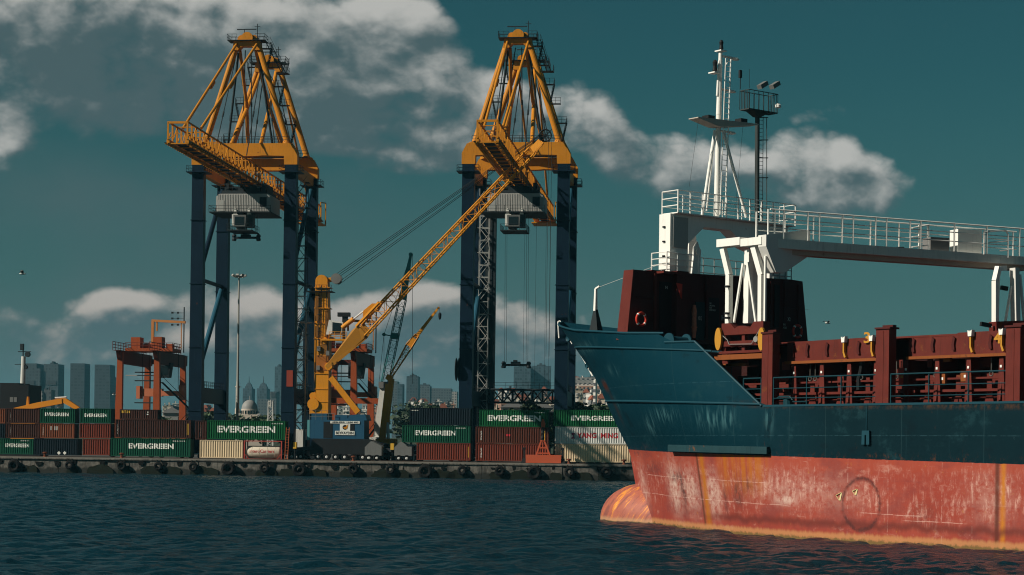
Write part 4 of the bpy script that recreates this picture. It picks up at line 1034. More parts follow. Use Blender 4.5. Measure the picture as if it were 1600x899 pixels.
# ================================================================== two lorry cranes behind
def carrier(t, xc, y, L, mat, cabmat):
    t.part('chassis', MB().box(xc - L / 2, xc + L / 2, y - 1.2, y + 1.2, GZ + .9, GZ + 1.8).box(xc - L * .3, xc + L * .25, y - 1.25, y + 1.25, GZ + 1.8, GZ + 2.5), mat)
    wheels_row(t, [xc - L * .4, xc - L * .22, xc + L * .12, xc + L * .28, xc + L * .42], y - 1.1, GZ + .62, .6, .4)
    wheels_row(t, [xc - L * .4, xc - L * .22, xc + L * .12, xc + L * .28, xc + L * .42], y + 1.1, GZ + .62, .6, .4)
    c = t.part('driver_cab', MB().prism([(xc + L / 2 - .2, GZ + .8), (xc + L / 2 + 1.7, GZ + .8), (xc + L / 2 + 1.6, GZ + 2.2), (xc + L / 2 + 1.2, GZ + 3.0), (xc + L / 2 - .2, GZ + 3.0)], 'y', y - 1.2, y + 1.2), cabmat)
    t.part('cab_window', MB().box(xc + L / 2 + .2, xc + L / 2 + 1.2, y - 1.23, y - 1.19, GZ + 2.0, GZ + 2.8), GLS, parent=c)
    for s in (-1, 1):
        t.part('outrigger', MB().box(xc + s * L * .36 - .2, xc + s * L * .36 + .2, y - 3.2, y + 3.2, GZ + 1.0, GZ + 1.3).tube((xc + s * L * .36, y - 3.1, GZ + .02), (xc + s * L * .36, y - 3.1, GZ + 1.2), .12), ALU)
TEAL = paint('jib_teal', (0.03, 0.20, 0.20), 0.5, 0.2)
CRW = paint('crane_white', (0.62, 0.62, 0.57), 0.45, 0.12, 0.05, streak=0.3)
def crane_a():
    y = 17.0; V = lambda a, b, yy=y: Vector((Q.py(a, b, yy)[0], yy, Q.py(a, b, yy)[1]))
    b = V(588, 700)
    t = Thing('lorry_crane', 'white lorry crane with a steep turquoise lattice jib behind the harbour crane', 'crane', Q, (b.x, y, GZ), None)
    carrier(t, b.x + .5, y, 11, GRY, CRW)
    t.part('superstructure', MB().box(b.x - 2.2, b.x + 1.8, y - 1.3, y + 1.3, GZ + 2.5, GZ + 4.2), CRW)
    t.part('main_boom', MB().bar(V(589, 685), V(599, 606), 1.25, 1.2, .8), CRW)
    t.part('boom_head', MB().box(V(598, 600).x - .6, V(608, 600).x, y - .8, y + .8, V(600, 607).z, V(600, 597).z).lathe((V(605, 603).x, y, V(605, 603).z), [(.7, -.3), (.7, .3)], 16, 'y'), GRY)
    a = V(602, 598); c = V(629, 468); d = V(642, 398)
    t.part('lattice_jib', MB().truss(a, c, 1.3, 1.5, 1.2, 1.3, 12, .08, .028, up=(0, 1, 0)), TEAL)
    t.part('jib_tip', MB().bar(c, d, 1.3, 1.1, .3).lathe((d.x, y, d.z), [(.35, -.3), (.35, .3)], 12, 'y'), TEAL)
    e = V(600, 523); f = V(622, 527)
    t.part('jib_strut', MB().bar(e, f, .2).box(V(612, 525).x, V(622, 525).x, y - .8, y + .8, V(612, 530).z, V(612, 521).z).lathe((e.x, y, e.z), [(.3, -.3), (.3, .3)], 10, 'y'), TEAL)
    for p, q in ((e, d), (e, V(592, 600)), (e, V(600, 600))): t.part('stay_rope', MB().tube(p, q, .035, n=4), ROPE)
    t.part('hoist_rope', MB().tube(d + Vector((.3, 0, 0)), V(644.5, 600) + Vector((0, 0, 0)), .035, n=4), ROPE)
def crane_b():
    y = 14.0; V = lambda a, b, yy=y: Vector((Q.py(a, b, yy)[0], yy, Q.py(a, b, yy)[1]))
    b = V(606, 700)
    t = Thing('lorry_crane', 'orange yellow lorry crane with a slanting lattice fly jib and small hook', 'crane', Q, (b.x, y, GZ), None)
    carrier(t, b.x + 1.5, y, 10, BLK, GRY)
    t.part('superstructure', MB().box(b.x - 2, b.x + 1.5, y - 1.3, y + 1.3, GZ + 2.5, GZ + 3.9), YEL)
    t.part('main_boom', MB().bar(V(597, 690), V(607, 600), 1.05, 1.15, .9).bar(V(604, 660), V(612, 592), .9, .9), YEL)
    t.part('luffing_cylinder', MB().tube(V(607, 692), V(605, 640), .28, n=10), ALU)
    t.part('boom_head', MB().prism([(V(603, 592).x, V(603, 592).z), (V(613, 600).x, V(613, 600).z), (V(614, 588).x, V(614, 588).z), (V(606, 585).x, V(606, 585).z)], 'y', y - .7, y + .7), YEL)
    c = V(640, 540); d = V(686, 480)
    t.part('fly_jib', MB().truss(V(609, 592), c, .5, .4, .9, 1.1, 7, .08, .035).truss(c, V(652, 524), .9, 1.1, .7, .7, 3, .09, .04).bar(c.lerp(d, .2), d, .55, .6, .5).bar(V(639, 541), V(648, 529), .9, 1.0), YEL)
    t.part('jib_stay', MB().tube(V(604, 598), V(622, 575), .04, n=4).tube(V(611, 580), V(648, 528), .04, n=4), ROPE)
    t.part('hoist_rope', MB().tube(d + Vector((.1, 0, 0)), V(687.3, 492), .03, n=4), ROPE)
    hk = V(687.3, 494)
    t.part('hook_block', MB().lathe((hk.x, y, hk.z), [(0, -.7), (.2, -.5), (.28, 0), (.28, .4), (.1, .6), (0, .65)], 10), BLK)
crane_a(); crane_b()

# grey container-like generator on a trailer left of the harbour crane
def genset():
    y = 12.0; x0, z0 = Q.py(453, 687, y); x1, z1 = Q.py(478, 671, y)
    t = Thing('generator_trailer', 'small grey ribbed generator box on a dark trailer left of harbour crane', 'trailer', Q, ((x0 + x1) / 2, y, GZ))
    b = MB().box(x0, x1, y - 1, y + 1, z0, z1)
    n = 12
    for k in range(n): b.box(x0 + (x1 - x0) * (k + .2) / n, x0 + (x1 - x0) * (k + .6) / n, y - 1.06, y - 1.0, z0 + .1, z1 - .1)
    t.part('housing', b, WHT); t.part('trailer_frame', MB().box(x0 - .5, x1 + .5, y - 1.1, y + 1.1, GZ + 1.0, z0 - .01), BLK)
    wheels_row(t, [x0 + .3, x0 + 1.6, x1 - .6], y - 1, GZ + .55, .5, .35)
genset()
# parked straddle of dark trailers under the lorry cranes
def dark_trailer(px0, px1, y, label):
    x0, _ = Q.py(px0, 700, y); x1, _ = Q.py(px1, 700, y)
    t = Thing('low_trailer', label, 'trailer', Q, ((x0 + x1) / 2, y, GZ))
    t.part('deck', MB().prism([(x0, GZ + 1.0), (x1, GZ + 1.0), (x1, GZ + 2.6), (x1 - 1.5, GZ + 3.3), (x0 + 1.0, GZ + 3.4), (x0, GZ + 2.4)], 'y', y - 1.2, y + 1.2), GRY)
    wheels_row(t, [x0 + .8, x0 + 2.1, x1 - 2.2, x1 - .8], y - 1.1, GZ + .58, .55, .4)
dark_trailer(572, 598, 3.2, 'grey low machine trailer beside the right outrigger of the harbour crane')
dark_trailer(618, 645, 4.0, 'grey low machine trailer just left of the green lettered container stack')

# ================================================================== lamp masts
def mast(px, pyt, y, label, heads, r0=.3, r1=.14):
    x, zt = Q.py(px, pyt, y)
    t = Thing('floodlight_mast', label, 'light mast', Q, (x, y, GZ), None)
    t.part('pole', MB().tube((x, y, GZ), (x, y, zt), r0, r1, n=12), paint('galvanised_pole', (0.30, 0.30, 0.27), 0.5, 0.15), smooth=True)
    c = t.part('lamp_ring', MB().torus((x, y, zt - .3), .75, .06, 'z', 20, 6).tube((x, y, zt), (x, y, zt + .9), .04), GRY)
    for k in range(heads):
        a = 2 * math.pi * k / heads; dx, dy = math.cos(a), math.sin(a)
        t.part('floodlight', MB().bar((x + dx * .7, y + dy * .7, zt - .3), (x + dx * 1.35, y + dy * 1.35, zt - .02), .5, .32), LAMPM)
mast(373.5, 430, 21, 'tall slim grey floodlight mast with a crown of lamps between crane legs', 8)
def street_lamp(px, pyt, y, label):
    x, zt = Q.py(px, pyt, y)
    t = Thing('lamp_post', label, 'lamp post', Q, (x, y, GZ))
    t.part('pole', MB().tube((x, y, GZ), (x, y, zt), .16, .10, n=10), paint('galvanised_pole', (0.30, 0.30, 0.27)))
    for s in (-1, 1): t.part('lamp_head', MB().bar((x, y, zt), (x + s * 1.0, y, zt + .15), .12).box(x + s * .6 - .35, x + s * .6 + .45, y - .2, y + .2, zt + .05, zt + .25), LAMPM)
    t.part('ring_platform', MB().torus((x, y, zt - 14), .7, .08, 'z', 16, 6), DRK)
street_lamp(478, 506, 9.0, 'thin grey double lamp post in front of the left crane stairs')

# ================================================================== yellow folded boom and dark deckhouse far left
def folded():
    y = 16.0; V = lambda a, b, yy=y: Vector((Q.py(a, b, yy)[0], yy, Q.py(a, b, yy)[1]))
    b = V(72, 690)
    t = Thing('material_handler', 'yellow material handler whose folded boom rises above the left containers', 'material handler', Q, (b.x, y, GZ))
    yl = paint('handler_yellow', (0.66, 0.24, 0.02), 0.5, 0.15, 0.1)
    def slab(pts, w=.45): return MB().prism([(V(*p).x, V(*p).z) for p in pts], 'y', y - w, y + w)
    t.part('boom', slab([(22, 638), (60, 629), (90, 624), (98, 623), (98, 631), (70, 636), (40, 641)]), yl)
    t.part('stick', slab([(96, 622), (104, 623), (125, 637), (118, 640), (98, 629)], .35), yl)
    t.part('bucket_cylinder', MB().tube(V(93, 624), V(97, 634), .25, n=8).tube(V(97, 634), V(90, 637), .2, n=8).tube(V(86, 622), V(104, 621), .18, n=6), ALU)
    t.part('lamp_bracket', slab([(41, 637), (46, 637), (45, 620), (43, 620)], .3), yl)
    t.part('upper_body', MB().box(V(22, 640).x, V(60, 640).x, y - 1.6, y + 1.6, GZ + 2, GZ + 6.3), yl)
    t.part('undercarriage', MB().box(V(15, 640).x, V(70, 640).x, y - 2.2, y + 2.2, GZ + .01, GZ + 2), BLK)
folded()
def deckhouse():
    y = 30.0; V = lambda a, b, yy=y: Vector((Q.py(a, b, yy)[0], yy, Q.py(a, b, yy)[1]))
    a = V(0, 601); b = V(44.5, 604)
    t = Thing('control_building', 'black control building with a white radar mast at the left picture edge', 'building', Q, ((a.x + b.x) / 2, y, GZ))
    t.part('wall', MB().frus(a.x, b.x, y, y + 7, GZ, a.x, b.x, y, y + 7, a.z).box(a.x, a.x + 3.6, y, y + 6, a.z, a.z + .3), BLK)
    for px_ in (18, 24): q = V(px_, 625); t.part('window', MB().box(q.x - .3, q.x + .3, y - .06, y - .01, q.z - .4, q.z + .5), GRY)
    m = V(26.5, 600); tp = V(28, 556)
    t.part('mast', MB().tube((m.x, y + 3, m.z - 1), (m.x + .1, y + 3, tp.z), .5, .4, n=12), WHT)
    t.part('radar', MB().tube((m.x, y + 3, tp.z), (m.x, y + 3, V(28, 543).z), .12).bar((m.x - 1.0, y + 3, tp.z + .9), (m.x + 1.5, y + 3, tp.z + .9), .15).bar((m.x - 1.6, y + 3, tp.z - 1.5), (m.x + .6, y + 3, tp.z - 1.5), .12)
           .box(m.x - .5, m.x + .1, y + 2.7, y + 3.3, tp.z + 1.2, tp.z + 2.4).lathe((m.x + .9, y + 3, tp.z + .4), [(.5, -.3), (.5, .3)], 12, 'y').lathe((m.x + .5, y + 3, tp.z - 2.0), [(.4, -.3), (.4, .3)], 12, 'y'), DRK)
deckhouse()
# ================================================================== skyline
def tower(px0, px1, pyt, D, mat, label, depth=26, crown=0.0, base=3, extra=None, name='skyscraper', cat='skyscraper', group='towers on the far skyline', ang=None):
    """a high-rise standing D metres away"""
    x0 = ray(px0, 600)[0] * D; x1 = ray(px1, 600)[0] * D
    zt = CAMH + ray((px0 + px1) / 2, pyt)[2] * D; xc = (x0 + x1) / 2
    Fr = Frame(0, 0, -.04 if ang is None else ang); Fr.o = Vector((xc, D, 0)); hw = (x1 - x0) / 2
    t = Thing(name, label, cat, Fr, (0, 0, base), group)
    t.part('wall', MB().box(-hw, hw, 0, depth, base, zt), mat)
    return t, hw, zt
FA = winmat('facade_dark', (0.026, 0.040, 0.050), (0.017, 0.027, 0.034), 4.2, 3.8, .7, .5)
FB = winmat('facade_slate', (0.040, 0.055, 0.064), (0.025, 0.036, 0.044), 3.6, 3.8, .55, .6)
FC = winmat('facade_grey', (0.08, 0.095, 0.10), (0.04, 0.05, 0.06), 3.4, 3.4, .55, .5)
FD = winmat('facade_glass', (0.05, 0.08, 0.10), (0.035, 0.06, 0.075), 3.0, 3.6, .8, .8)
FE = winmat('facade_pale', (0.30, 0.29, 0.27), (0.05, 0.055, 0.06), 3.2, 3.2, .5, .5)
ROOF = paint('flat_roof', (0.05, 0.055, 0.06), 0.8, 0.2)
D = 2300
def sky(px0, px1, pyt, mat, label, D=D, dp=26, band=None, cap=None, side=0, dome=None, spire=None, steps=None):
    t, hw, zt = tower(px0, px1, pyt, D, mat, label, dp)
    if band:
        zb = CAMH + ray(px0, band)[2] * D
        t.part('dark_floor_band', MB().box(-hw * .55, hw * .75, -.6, .0, zb - 3, zb + 2.5), ROOF)
    if cap: t.part('roof_plant', MB().box(-hw * cap, hw * cap, 4, dp - 4, zt, zt + 1.8).box(-hw * cap * .4, hw * cap * .2, 6, dp - 8, zt + 1.8, zt + 3.5), ROOF)
    if steps: 
        for (a, b, dz) in steps: t.part('setback', MB().box(a * hw, b * hw, -1.5, dp + 1, 3, zt - dz), mat)
    if spire:
        z = zt
        for k, (w_, h_) in enumerate(spire): t.part('crown_tier', MB().frus(-hw * w_, hw * w_, dp / 2 - hw * w_, dp / 2 + hw * w_, z, -hw * w_ * .92, hw * w_ * .92, dp / 2 - hw * w_ * .92, dp / 2 + hw * w_ * .92, z + h_), mat); z += h_
        t.part('spire', MB().tube((0, dp / 2, z), (0, dp / 2, z + 9), .7, .2), ROOF)
    return t
sky(33, 57, 568, FB, 'blue grey tower with dark side wing, second from the radar mast', dp=50, band=598, steps=[(1.0, 1.55, 6)])
sky(68, 91, 569, FB, 'blue grey tower rising behind the small silo and folded yellow boom', band=598, cap=.25)
sky(109.5, 132, 568, FA, 'plain dark slab tower standing alone above the peak of yellow boom')
sky(147.5, 171.5, 570, FA, 'dark tower with a wider lower part left of the orange yard gantry', steps=[(.8, 1.10, 14)])
sky(379.5, 393.5, 607, FD, 'left one of twin spired towers above the mosque dome', 2600, 26, spire=[(.8, 3), (.6, 3), (.35, 2)])
sky(401.5, 417, 607, FD, 'right one of twin spired towers behind the crane legs', 2600, 26, spire=[(.8, 3), (.6, 3), (.35, 2)])
sky(429, 440, 573, FD, 'very tall narrow glass tower touching the left crane leg', 2700, 30, cap=.4)
sky(422, 432, 612, FC, 'low stepped block in front of the very tall narrow glass tower', 2200, 24, band=617)
sky(404, 421, 624, FC, 'pale wide block at the foot of the right twin tower', 2200, 24)
sky(613, 621, 596, FC, 'thin grey tower just right of the lorry crane boom heads', 2500)
sky(621, 629, 600, FD, 'small grey blue tower between thin tower and the broad dark one', 2400)
sky(635, 653.5, 588, FB, 'broad dark tower below the small hook of the lorry crane', 2400, cap=.5)
sky(654, 672, 603, FC, 'mid height grey block right of the broad dark tower', 2500, cap=.8)
sky(673, 705, 607, FC, 'wide low grey office slab left of the right crane', 2500)
sky(706, 714, 612, FE, 'narrow pale block beside the cable reel of right crane', 2300)
sky(735, 755, 598, FC, 'grey tower half hidden by the stair leg of the right crane', 2500)
sky(802.5, 829, 573, FD, 'glass tower just below the hanging spreader', 2300, 30, cap=.45)
sky(830, 860, 572, FD, 'glass tower directly left of the right crane front leg', 2330, 30, cap=.45)
sky(520, 533, 612, FC, 'grey tower seen through the gap behind the yellow crane tower', 2400)
sky(566, 577, 628, FE, 'low pale block seen under the yellow tower strut', 2000)
# white silo cluster
def silo():
    D = 1500; x = lambda p: ray(p, 620)[0] * D; z = lambda p, q: CAMH + ray(p, q)[2] * D
    Fr = Frame(0, D, 0)
    t = Thing('silo_tower', 'white round silo with a stepped top beside dark block, above folded yellow boom', 'silo', Fr, (x(68), 0, 3), None)
    t.part('silo_shell', MB().lathe((x(65.5), 0, 0), [((x(68) - x(63)) / 2, 3), ((x(68) - x(63)) / 2, z(65, 613)), (.5, z(65, 611))], 20), FE, smooth=True)
    t.part('side_block', MB().box(x(68.5), x(80), 0, 12, 3, z(74, 609)).prism([(x(68.5), z(70, 609)), (x(72.5), z(70, 609)), (x(72.5), z(70, 606)), (x(70.5), z(70, 606))], 'y', 0, 6), FC)
    t.part('antenna', MB().tube((x(75), 5, z(75, 609)), (x(75), 5, z(75, 594)), .35, .1), ROOF)
silo()

# ------------------------------------------------------------------ mosque
def mosque():
    D = 760; x = lambda p: ray(p, 640)[0] * D; z = lambda p, q: CAMH + ray(p, q)[2] * D
    Fr = Frame(0, D, 0); ST = paint('mosque_stone', (0.50, 0.43, 0.36), 0.7, 0.15); LD = paint('lead_dome', (0.26, 0.26, 0.25), 0.5, 0.15)
    cx = x(390); R = x(403) - cx
    t = Thing('mosque', 'pale stone mosque with a grey dome and slender minaret above green container', 'mosque', Fr, (cx, 0, GZ))
    zd = z(390, 648)
    t.part('prayer_hall', MB().box(cx - R * 1.5, cx + R * 1.75, -R * 1.3, R * 1.3, GZ, z(390, 653)).box(cx - R * 1.1, cx + R * 1.1, -R, R, z(390, 653), zd), ST)
    dm = t.part('drum', MB().lathe((cx, 0, 0), [(R * 1.0, zd - .5), (R * 1.0, z(390, 640)), (R * .93, z(390, 639))], 32), ST)
    for k in range(9):
        a = math.pi + math.pi * (k + .5) / 9; t.part('window', MB().box(cx + R * 1.01 * math.cos(a) - .35, cx + R * 1.01 * math.cos(a) + .35, R * 1.02 * math.sin(a) - .1, R * 1.02 * math.sin(a) + .1, zd + .2, z(390, 642)), GLS, parent=dm)
    z0 = z(390, 639.5); hh = z(390, 625) - z0
    t.part('dome', MB().lathe((cx, 0, 0), [(R * .96 * math.cos(a), z0 + hh * math.sin(a)) for a in [i * math.pi / 20 for i in range(11)]], 36).tube((cx, 0, z0 + hh), (cx, 0, z0 + hh + 1.6), .15), LD, smooth=True)
    for s in (-1, 1):
        c2 = cx + s * R * 1.15; r2 = R * .5; q0 = z(390, 652)
        t.part('half_dome', MB().lathe((c2, -R * .5, 0), [(r2 * math.cos(a), q0 + r2 * .9 * math.sin(a)) for a in [i * math.pi / 14 for i in range(8)]], 20), LD, smooth=True)
    mx = x(371); 
    t.part('minaret', MB().lathe((mx, 0, 0), [(1.0, GZ), (1.0, z(371, 640)), (.72, z(371, 638)), (.72, z(371, 606)), (1.05, z(371, 605)), (1.05, z(371, 603.5)), (.6, z(371, 603)), (.6, z(371, 597)), (.05, z(371, 590))], 14), ST, smooth=False)
mosque()
def lattice_sign():
    D = 420; x = lambda p: ray(p, 640)[0] * D; z = lambda p, q: CAMH + ray(p, q)[2] * D
    Fr = Frame(0, D, 0)
    t = Thing('radio_mast', 'short white lattice radio mast right of the mosque dome', 'mast', Fr, (x(423), 0, GZ))
    t.part('lattice', MB().truss((x(423), 0, GZ), (x(423), 0, z(423, 628)), 1.2, 1.2, 1.0, 1.0, 9, .09, .05, up=(1, 0, 0)), WHT)
    t.part('antenna_panels', MB().box(x(419.5), x(421), -.3, .3, z(420, 636), z(420, 626)).box(x(422.5), x(424), -.6, -.3, z(420, 636), z(420, 625)).box(x(425.5), x(427), -.3, .3, z(420, 636), z(420, 626)), WHT)
lattice_sign()

# ------------------------------------------------------------------ houses
HW_ = [winmat('plaster_white', (0.62, 0.60, 0.55), (0.06, 0.06, 0.07), 2.6, 3.0, .45, .5), winmat('plaster_cream', (0.55, 0.47, 0.36), (0.05, 0.05, 0.06), 2.8, 3.0, .45, .5),
       winmat('plaster_pink', (0.42, 0.24, 0.17), (0.04, 0.04, 0.05), 2.6, 3.0, .5, .5), winmat('plaster_grey', (0.28, 0.28, 0.27), (0.04, 0.045, 0.05), 3.0, 3.0, .5, .45)]
HN = ['white', 'cream', 'terracotta', 'grey']
TILE = paint('roof_tiles', (0.30, 0.10, 0.06), 0.8, 0.25, scale=1.5)
def house(px0, px1, pyt, pyb, D, mi, roof, label, group='houses on the far hillside'):
    x0 = ray(px0, 630)[0] * D; x1 = ray(px1, 630)[0] * D; pm = (px0 + px1) / 2
    z1 = CAMH + ray(pm, pyt)[2] * D; z0 = min(CAMH + ray(pm, pyb)[2] * D, GZ + 14); z0 = CAMH + ray(pm, pyb)[2] * D - 8
    Fr = Frame(0, 0, rng.uniform(-.25, .25)); Fr.o = Vector(((x0 + x1) / 2, D, 0)); hw = (x1 - x0) / 2; dp = rng.uniform(8, 12)
    t = Thing('apartment_house' if z1 - z0 > 16 else 'house', label, 'house', Fr, (0, 0, z0), group)
    t.part('wall', MB().box(-hw, hw, 0, dp, z0, z1), HW_[mi])
    if roof == 'tile': t.part('roof', MB().prism([(-hw - .5, z1 + .02), (hw + .5, z1 + .02), (hw * .4, z1 + 2.2), (-hw * .4, z1 + 2.2)], 'y', -.5, dp + .5), TILE)
    else: t.part('roof', MB().box(-hw - .25, hw + .25, -.25, dp + .25, z1 + .01, z1 + .5).box(-hw * .3, hw * .2, 2, 5, z1 + .5, z1 + 2.2), HW_[mi] if roof == 'same' else ROOF)
    t.part('balcony', MB().box(-hw * .7, hw * .5, -1.1, -.02, z1 - 3.3, z1 - 2.5), HW_[0])
rng = random.Random(5)
places = [('seen between the legs of the right crane', 742, 868, 606, 642, 34), ('left of the right crane above the black container', 644, 712, 624, 642, 20),
          ('between the right crane and the ship bow', 892, 962, 590, 636, 46), ('between the legs of the left crane', 318, 352, 632, 650, 6), ('right of the orange gantry stairs', 258, 284, 628, 652, 4),
          ('behind the legs of the yellow harbour crane', 516, 592, 634, 650, 10)]
ordn = ['first', 'second', 'third', 'fourth', 'fifth', 'sixth', 'seventh', 'eighth', 'ninth', 'tenth', '11th', '12th', '13th', '14th', '15th', '16th', '17th', '18th', '19th', '20th', '21st', '22nd', '23rd']
allh = []
for (nm, a, b, ty, by, n) in places:
    hs_ = []
    for k in range(n):
        f = (k + rng.uniform(0, .9)) / n; row = rng.random()
        px_ = a + (b - a) * ((k * 0.618) % 1.0)
        top = ty + (by - ty) * row * .8; wd = rng.uniform(5, 13) * (1 if n > 8 else 1.1)
        mi = rng.choice([0, 0, 0, 1, 1, 2, 3]); rf = rng.choice(['tile', 'flat', 'same'])
        hs_.append((px_, top, wd, mi, rf, 1500 - (top - ty) / (by - ty) * 700))
    hs_.sort(); cnt = {}
    for (px_, top, wd, mi, rf, Dd) in hs_:
        key = (mi, rf); cnt[key] = cnt.get(key, 0) + 1
        lb = f"{ordn[cnt[key]-1]} from left of the {HN[mi]} {'red tiled' if rf=='tile' else ('dark roofed' if rf=='flat' else 'flat roofed')} houses {nm}"
        lb = ' '.join(lb.split()[:16])
        house(px_ - wd / 2, px_ + wd / 2, top, by + 1, Dd, mi, rf, lb)
# long terraced building on the hill
def terrace():
    D = 1250; x = lambda p: ray(p, 600)[0] * D; z = lambda p, q: CAMH + ray(p, q)[2] * D
    Fr = Frame(0, D, 0)
    t = Thing('terraced_building', 'long brown stepped building on the hilltop between right crane and bow', 'building', Fr, (x(915), 0, z(915, 640)))
    for k, (a, b, p, q, m) in enumerate([(898, 960, 590, 597, HW_[3]), (893, 962, 597, 604, HW_[3]), (902, 966, 604, 611, HW_[2]), (897, 970, 611, 622, ROOF), (892, 974, 622, 640, HW_[1])]):
        t.part('storey', MB().box(x(a), x(b), -k * 4, 14, z(915, q), z(915, p)), m)
        t.part('terrace_edge', MB().box(x(a) - 1, x(b) + .5, -k * 4 - 1.2, -k * 4 - .05, z(915, q) + .2, z(915, q) + 1.2), HW_[0] if k % 2 else HW_[3])
    t2 = Thing('white_tower', 'slim white round tower standing right beside the ship bow', 'tower', Frame(0, 900, 0), (ray(930, 620)[0] * 900, 0, 8))
    xx = ray(930, 620)[0] * 900; D2 = 900
    t2.part('shaft', MB().lathe((xx, 0, 0), [(.95, 5), (.85, CAMH + ray(930, 594)[2] * D2), (0, CAMH + ray(930, 592.5)[2] * D2)], 16), HW_[0], smooth=True)
    t2.part('base', MB().box(xx - 2, xx + 2, -2, 2, 3, 7), HW_[1])
terrace()
def grey_hall(px0, px1, py, D, lab):
    x = lambda p: ray(p, 600)[0] * D; zt = CAMH + ray(px0, py)[2] * D
    t = Thing('warehouse', lab, 'warehouse', Frame(0, D, 0), ((x(px0) + x(px1)) / 2, 0, GZ))
    a, b = x(px0), x(px1); c = (a + b) / 2
    t.part('wall', MB().box(a, b, 0, 40, GZ, zt - 2), paint('hall_cladding', (0.24, 0.24, 0.23), 0.6, 0.15, 0.1, streak=.3))
    t.part('roof', MB().prism([(a - .6, zt - 1.98), (b + .6, zt - 1.98), (b - 2, zt - .6), (c, zt), (a + 2, zt - .6)], 'y', -.5, 40.5), paint('hall_roof', (0.20, 0.20, 0.20), 0.6, 0.2))
    for k in range(2): t.part('window', MB().box(c + 1.5 + k * 2.2, c + 2.7 + k * 2.2, -.06, -.01, zt - 4.2, zt - 3), GLS)
grey_hall(786, 818, 624, 470, 'grey arched warehouse seen under the lattice beam of the right crane')
grey_hall(838, 862, 625, 480, 'light grey warehouse beside the cypress trees under the lattice beam')
grey_hall(256, 284, 634, 520, 'grey warehouse behind the stairs of the orange gantry')

# ------------------------------------------------------------------ trees
BARK = paint('tree_bark', (0.06, 0.045, 0.03), 0.9, 0.3)
def leafmat(name, c):
    m = bpy.data.materials.new(name); m.use_nodes = True; nt = m.node_tree; p = nt.nodes['Principled BSDF']
    tc = nt.nodes.new('ShaderNodeTexCoord'); a = nz(nt, tc.outputs['Object'], 0.8, 3.0)
    nt.links.new(mixc(nt, a.step(.35, .65), tuple(v * .5 for v in c), tuple(v * 1.5 for v in c)), p.inputs['Base Color']); p.inputs['Roughness'].default_value = 0.8
    return m
LEAF = [leafmat('leaves_dark', (0.022, 0.042, 0.020)), leafmat('leaves_green', (0.040, 0.070, 0.025))]
def tree_mesh(seed, tall):
    r = random.Random(seed); mb = MB(); H = 1.0
    clumps = []
    if tall:
        for k in range(16): f = k / 15; clumps.append((r.uniform(-.04, .04), r.uniform(-.04, .04), .1 + .85 * f, .13 * (1 - f) ** .6 + .03))
    else:
        for k in range(16):
            a = r.uniform(0, 6.28); q = r.uniform(0, .34); clumps.append((q * math.cos(a), q * math.sin(a), r.uniform(.38, .85), r.uniform(.13, .22)))
    for (cx, cy, cz, R) in clumps:
        for k in range(46):
            u = r.uniform(-1, 1); a = r.uniform(0, 6.28); s = math.sqrt(1 - u * u); rr = R * r.uniform(.55, 1.05)
            c = Vector((cx + s * math.cos(a) * rr, cy + s * math.sin(a) * rr, cz + u * rr)); q = r.uniform(.025, .05)
            e1 = Vector((r.gauss(0, 1), r.gauss(0, 1), r.gauss(0, 1))).normalized() * q; e2 = e1.cross(Vector((r.gauss(0, 1), r.gauss(0, 1), r.gauss(0, 1)))).normalized() * q
            mb.add([c - e1, c + e2, c + e1, c - e2], [(0, 1, 2, 3)])
    return mb
TMB = [(tree_mesh(i, False), tree_mesh(20 + i, True)) for i in range(3)]
def tree(px, pyt, D, tall, k, label, wide=1.0):
    x = ray(px, 640)[0] * D; zt = CAMH + ray(px, pyt)[2] * D; zb = GZ - .2; H = zt - zb
    t = Thing('cypress_tree' if tall else 'broadleaf_tree', label, 'tree', Frame(0, 0, k), (0, 0, 0), 'trees behind the terminal')
    t.fr.o = Vector((x, D, 0)); t.o.location = Vector((x, D, zb)); t.off = Vector((0, 0, zb))
    s = H; src = TMB[k % 3][1 if tall else 0]
    t.part('crown', moved(src, fn=lambda v: (v[0] * s * wide, v[1] * s * wide, zb + v[2] * s)), LEAF[k % 2])
    t.part('trunk', MB().tube((0, 0, zb), (0, 0, zb + .5 * s), .035 * s, .015 * s, n=8).tube((0, 0, zb + .3 * s), (.16 * s, .05 * s, zb + .6 * s), .015 * s, .006 * s, n=6).tube((0, 0, zb + .34 * s), (-.14 * s, -.06 * s, zb + .62 * s), .015 * s, .006 * s, n=6), BARK)
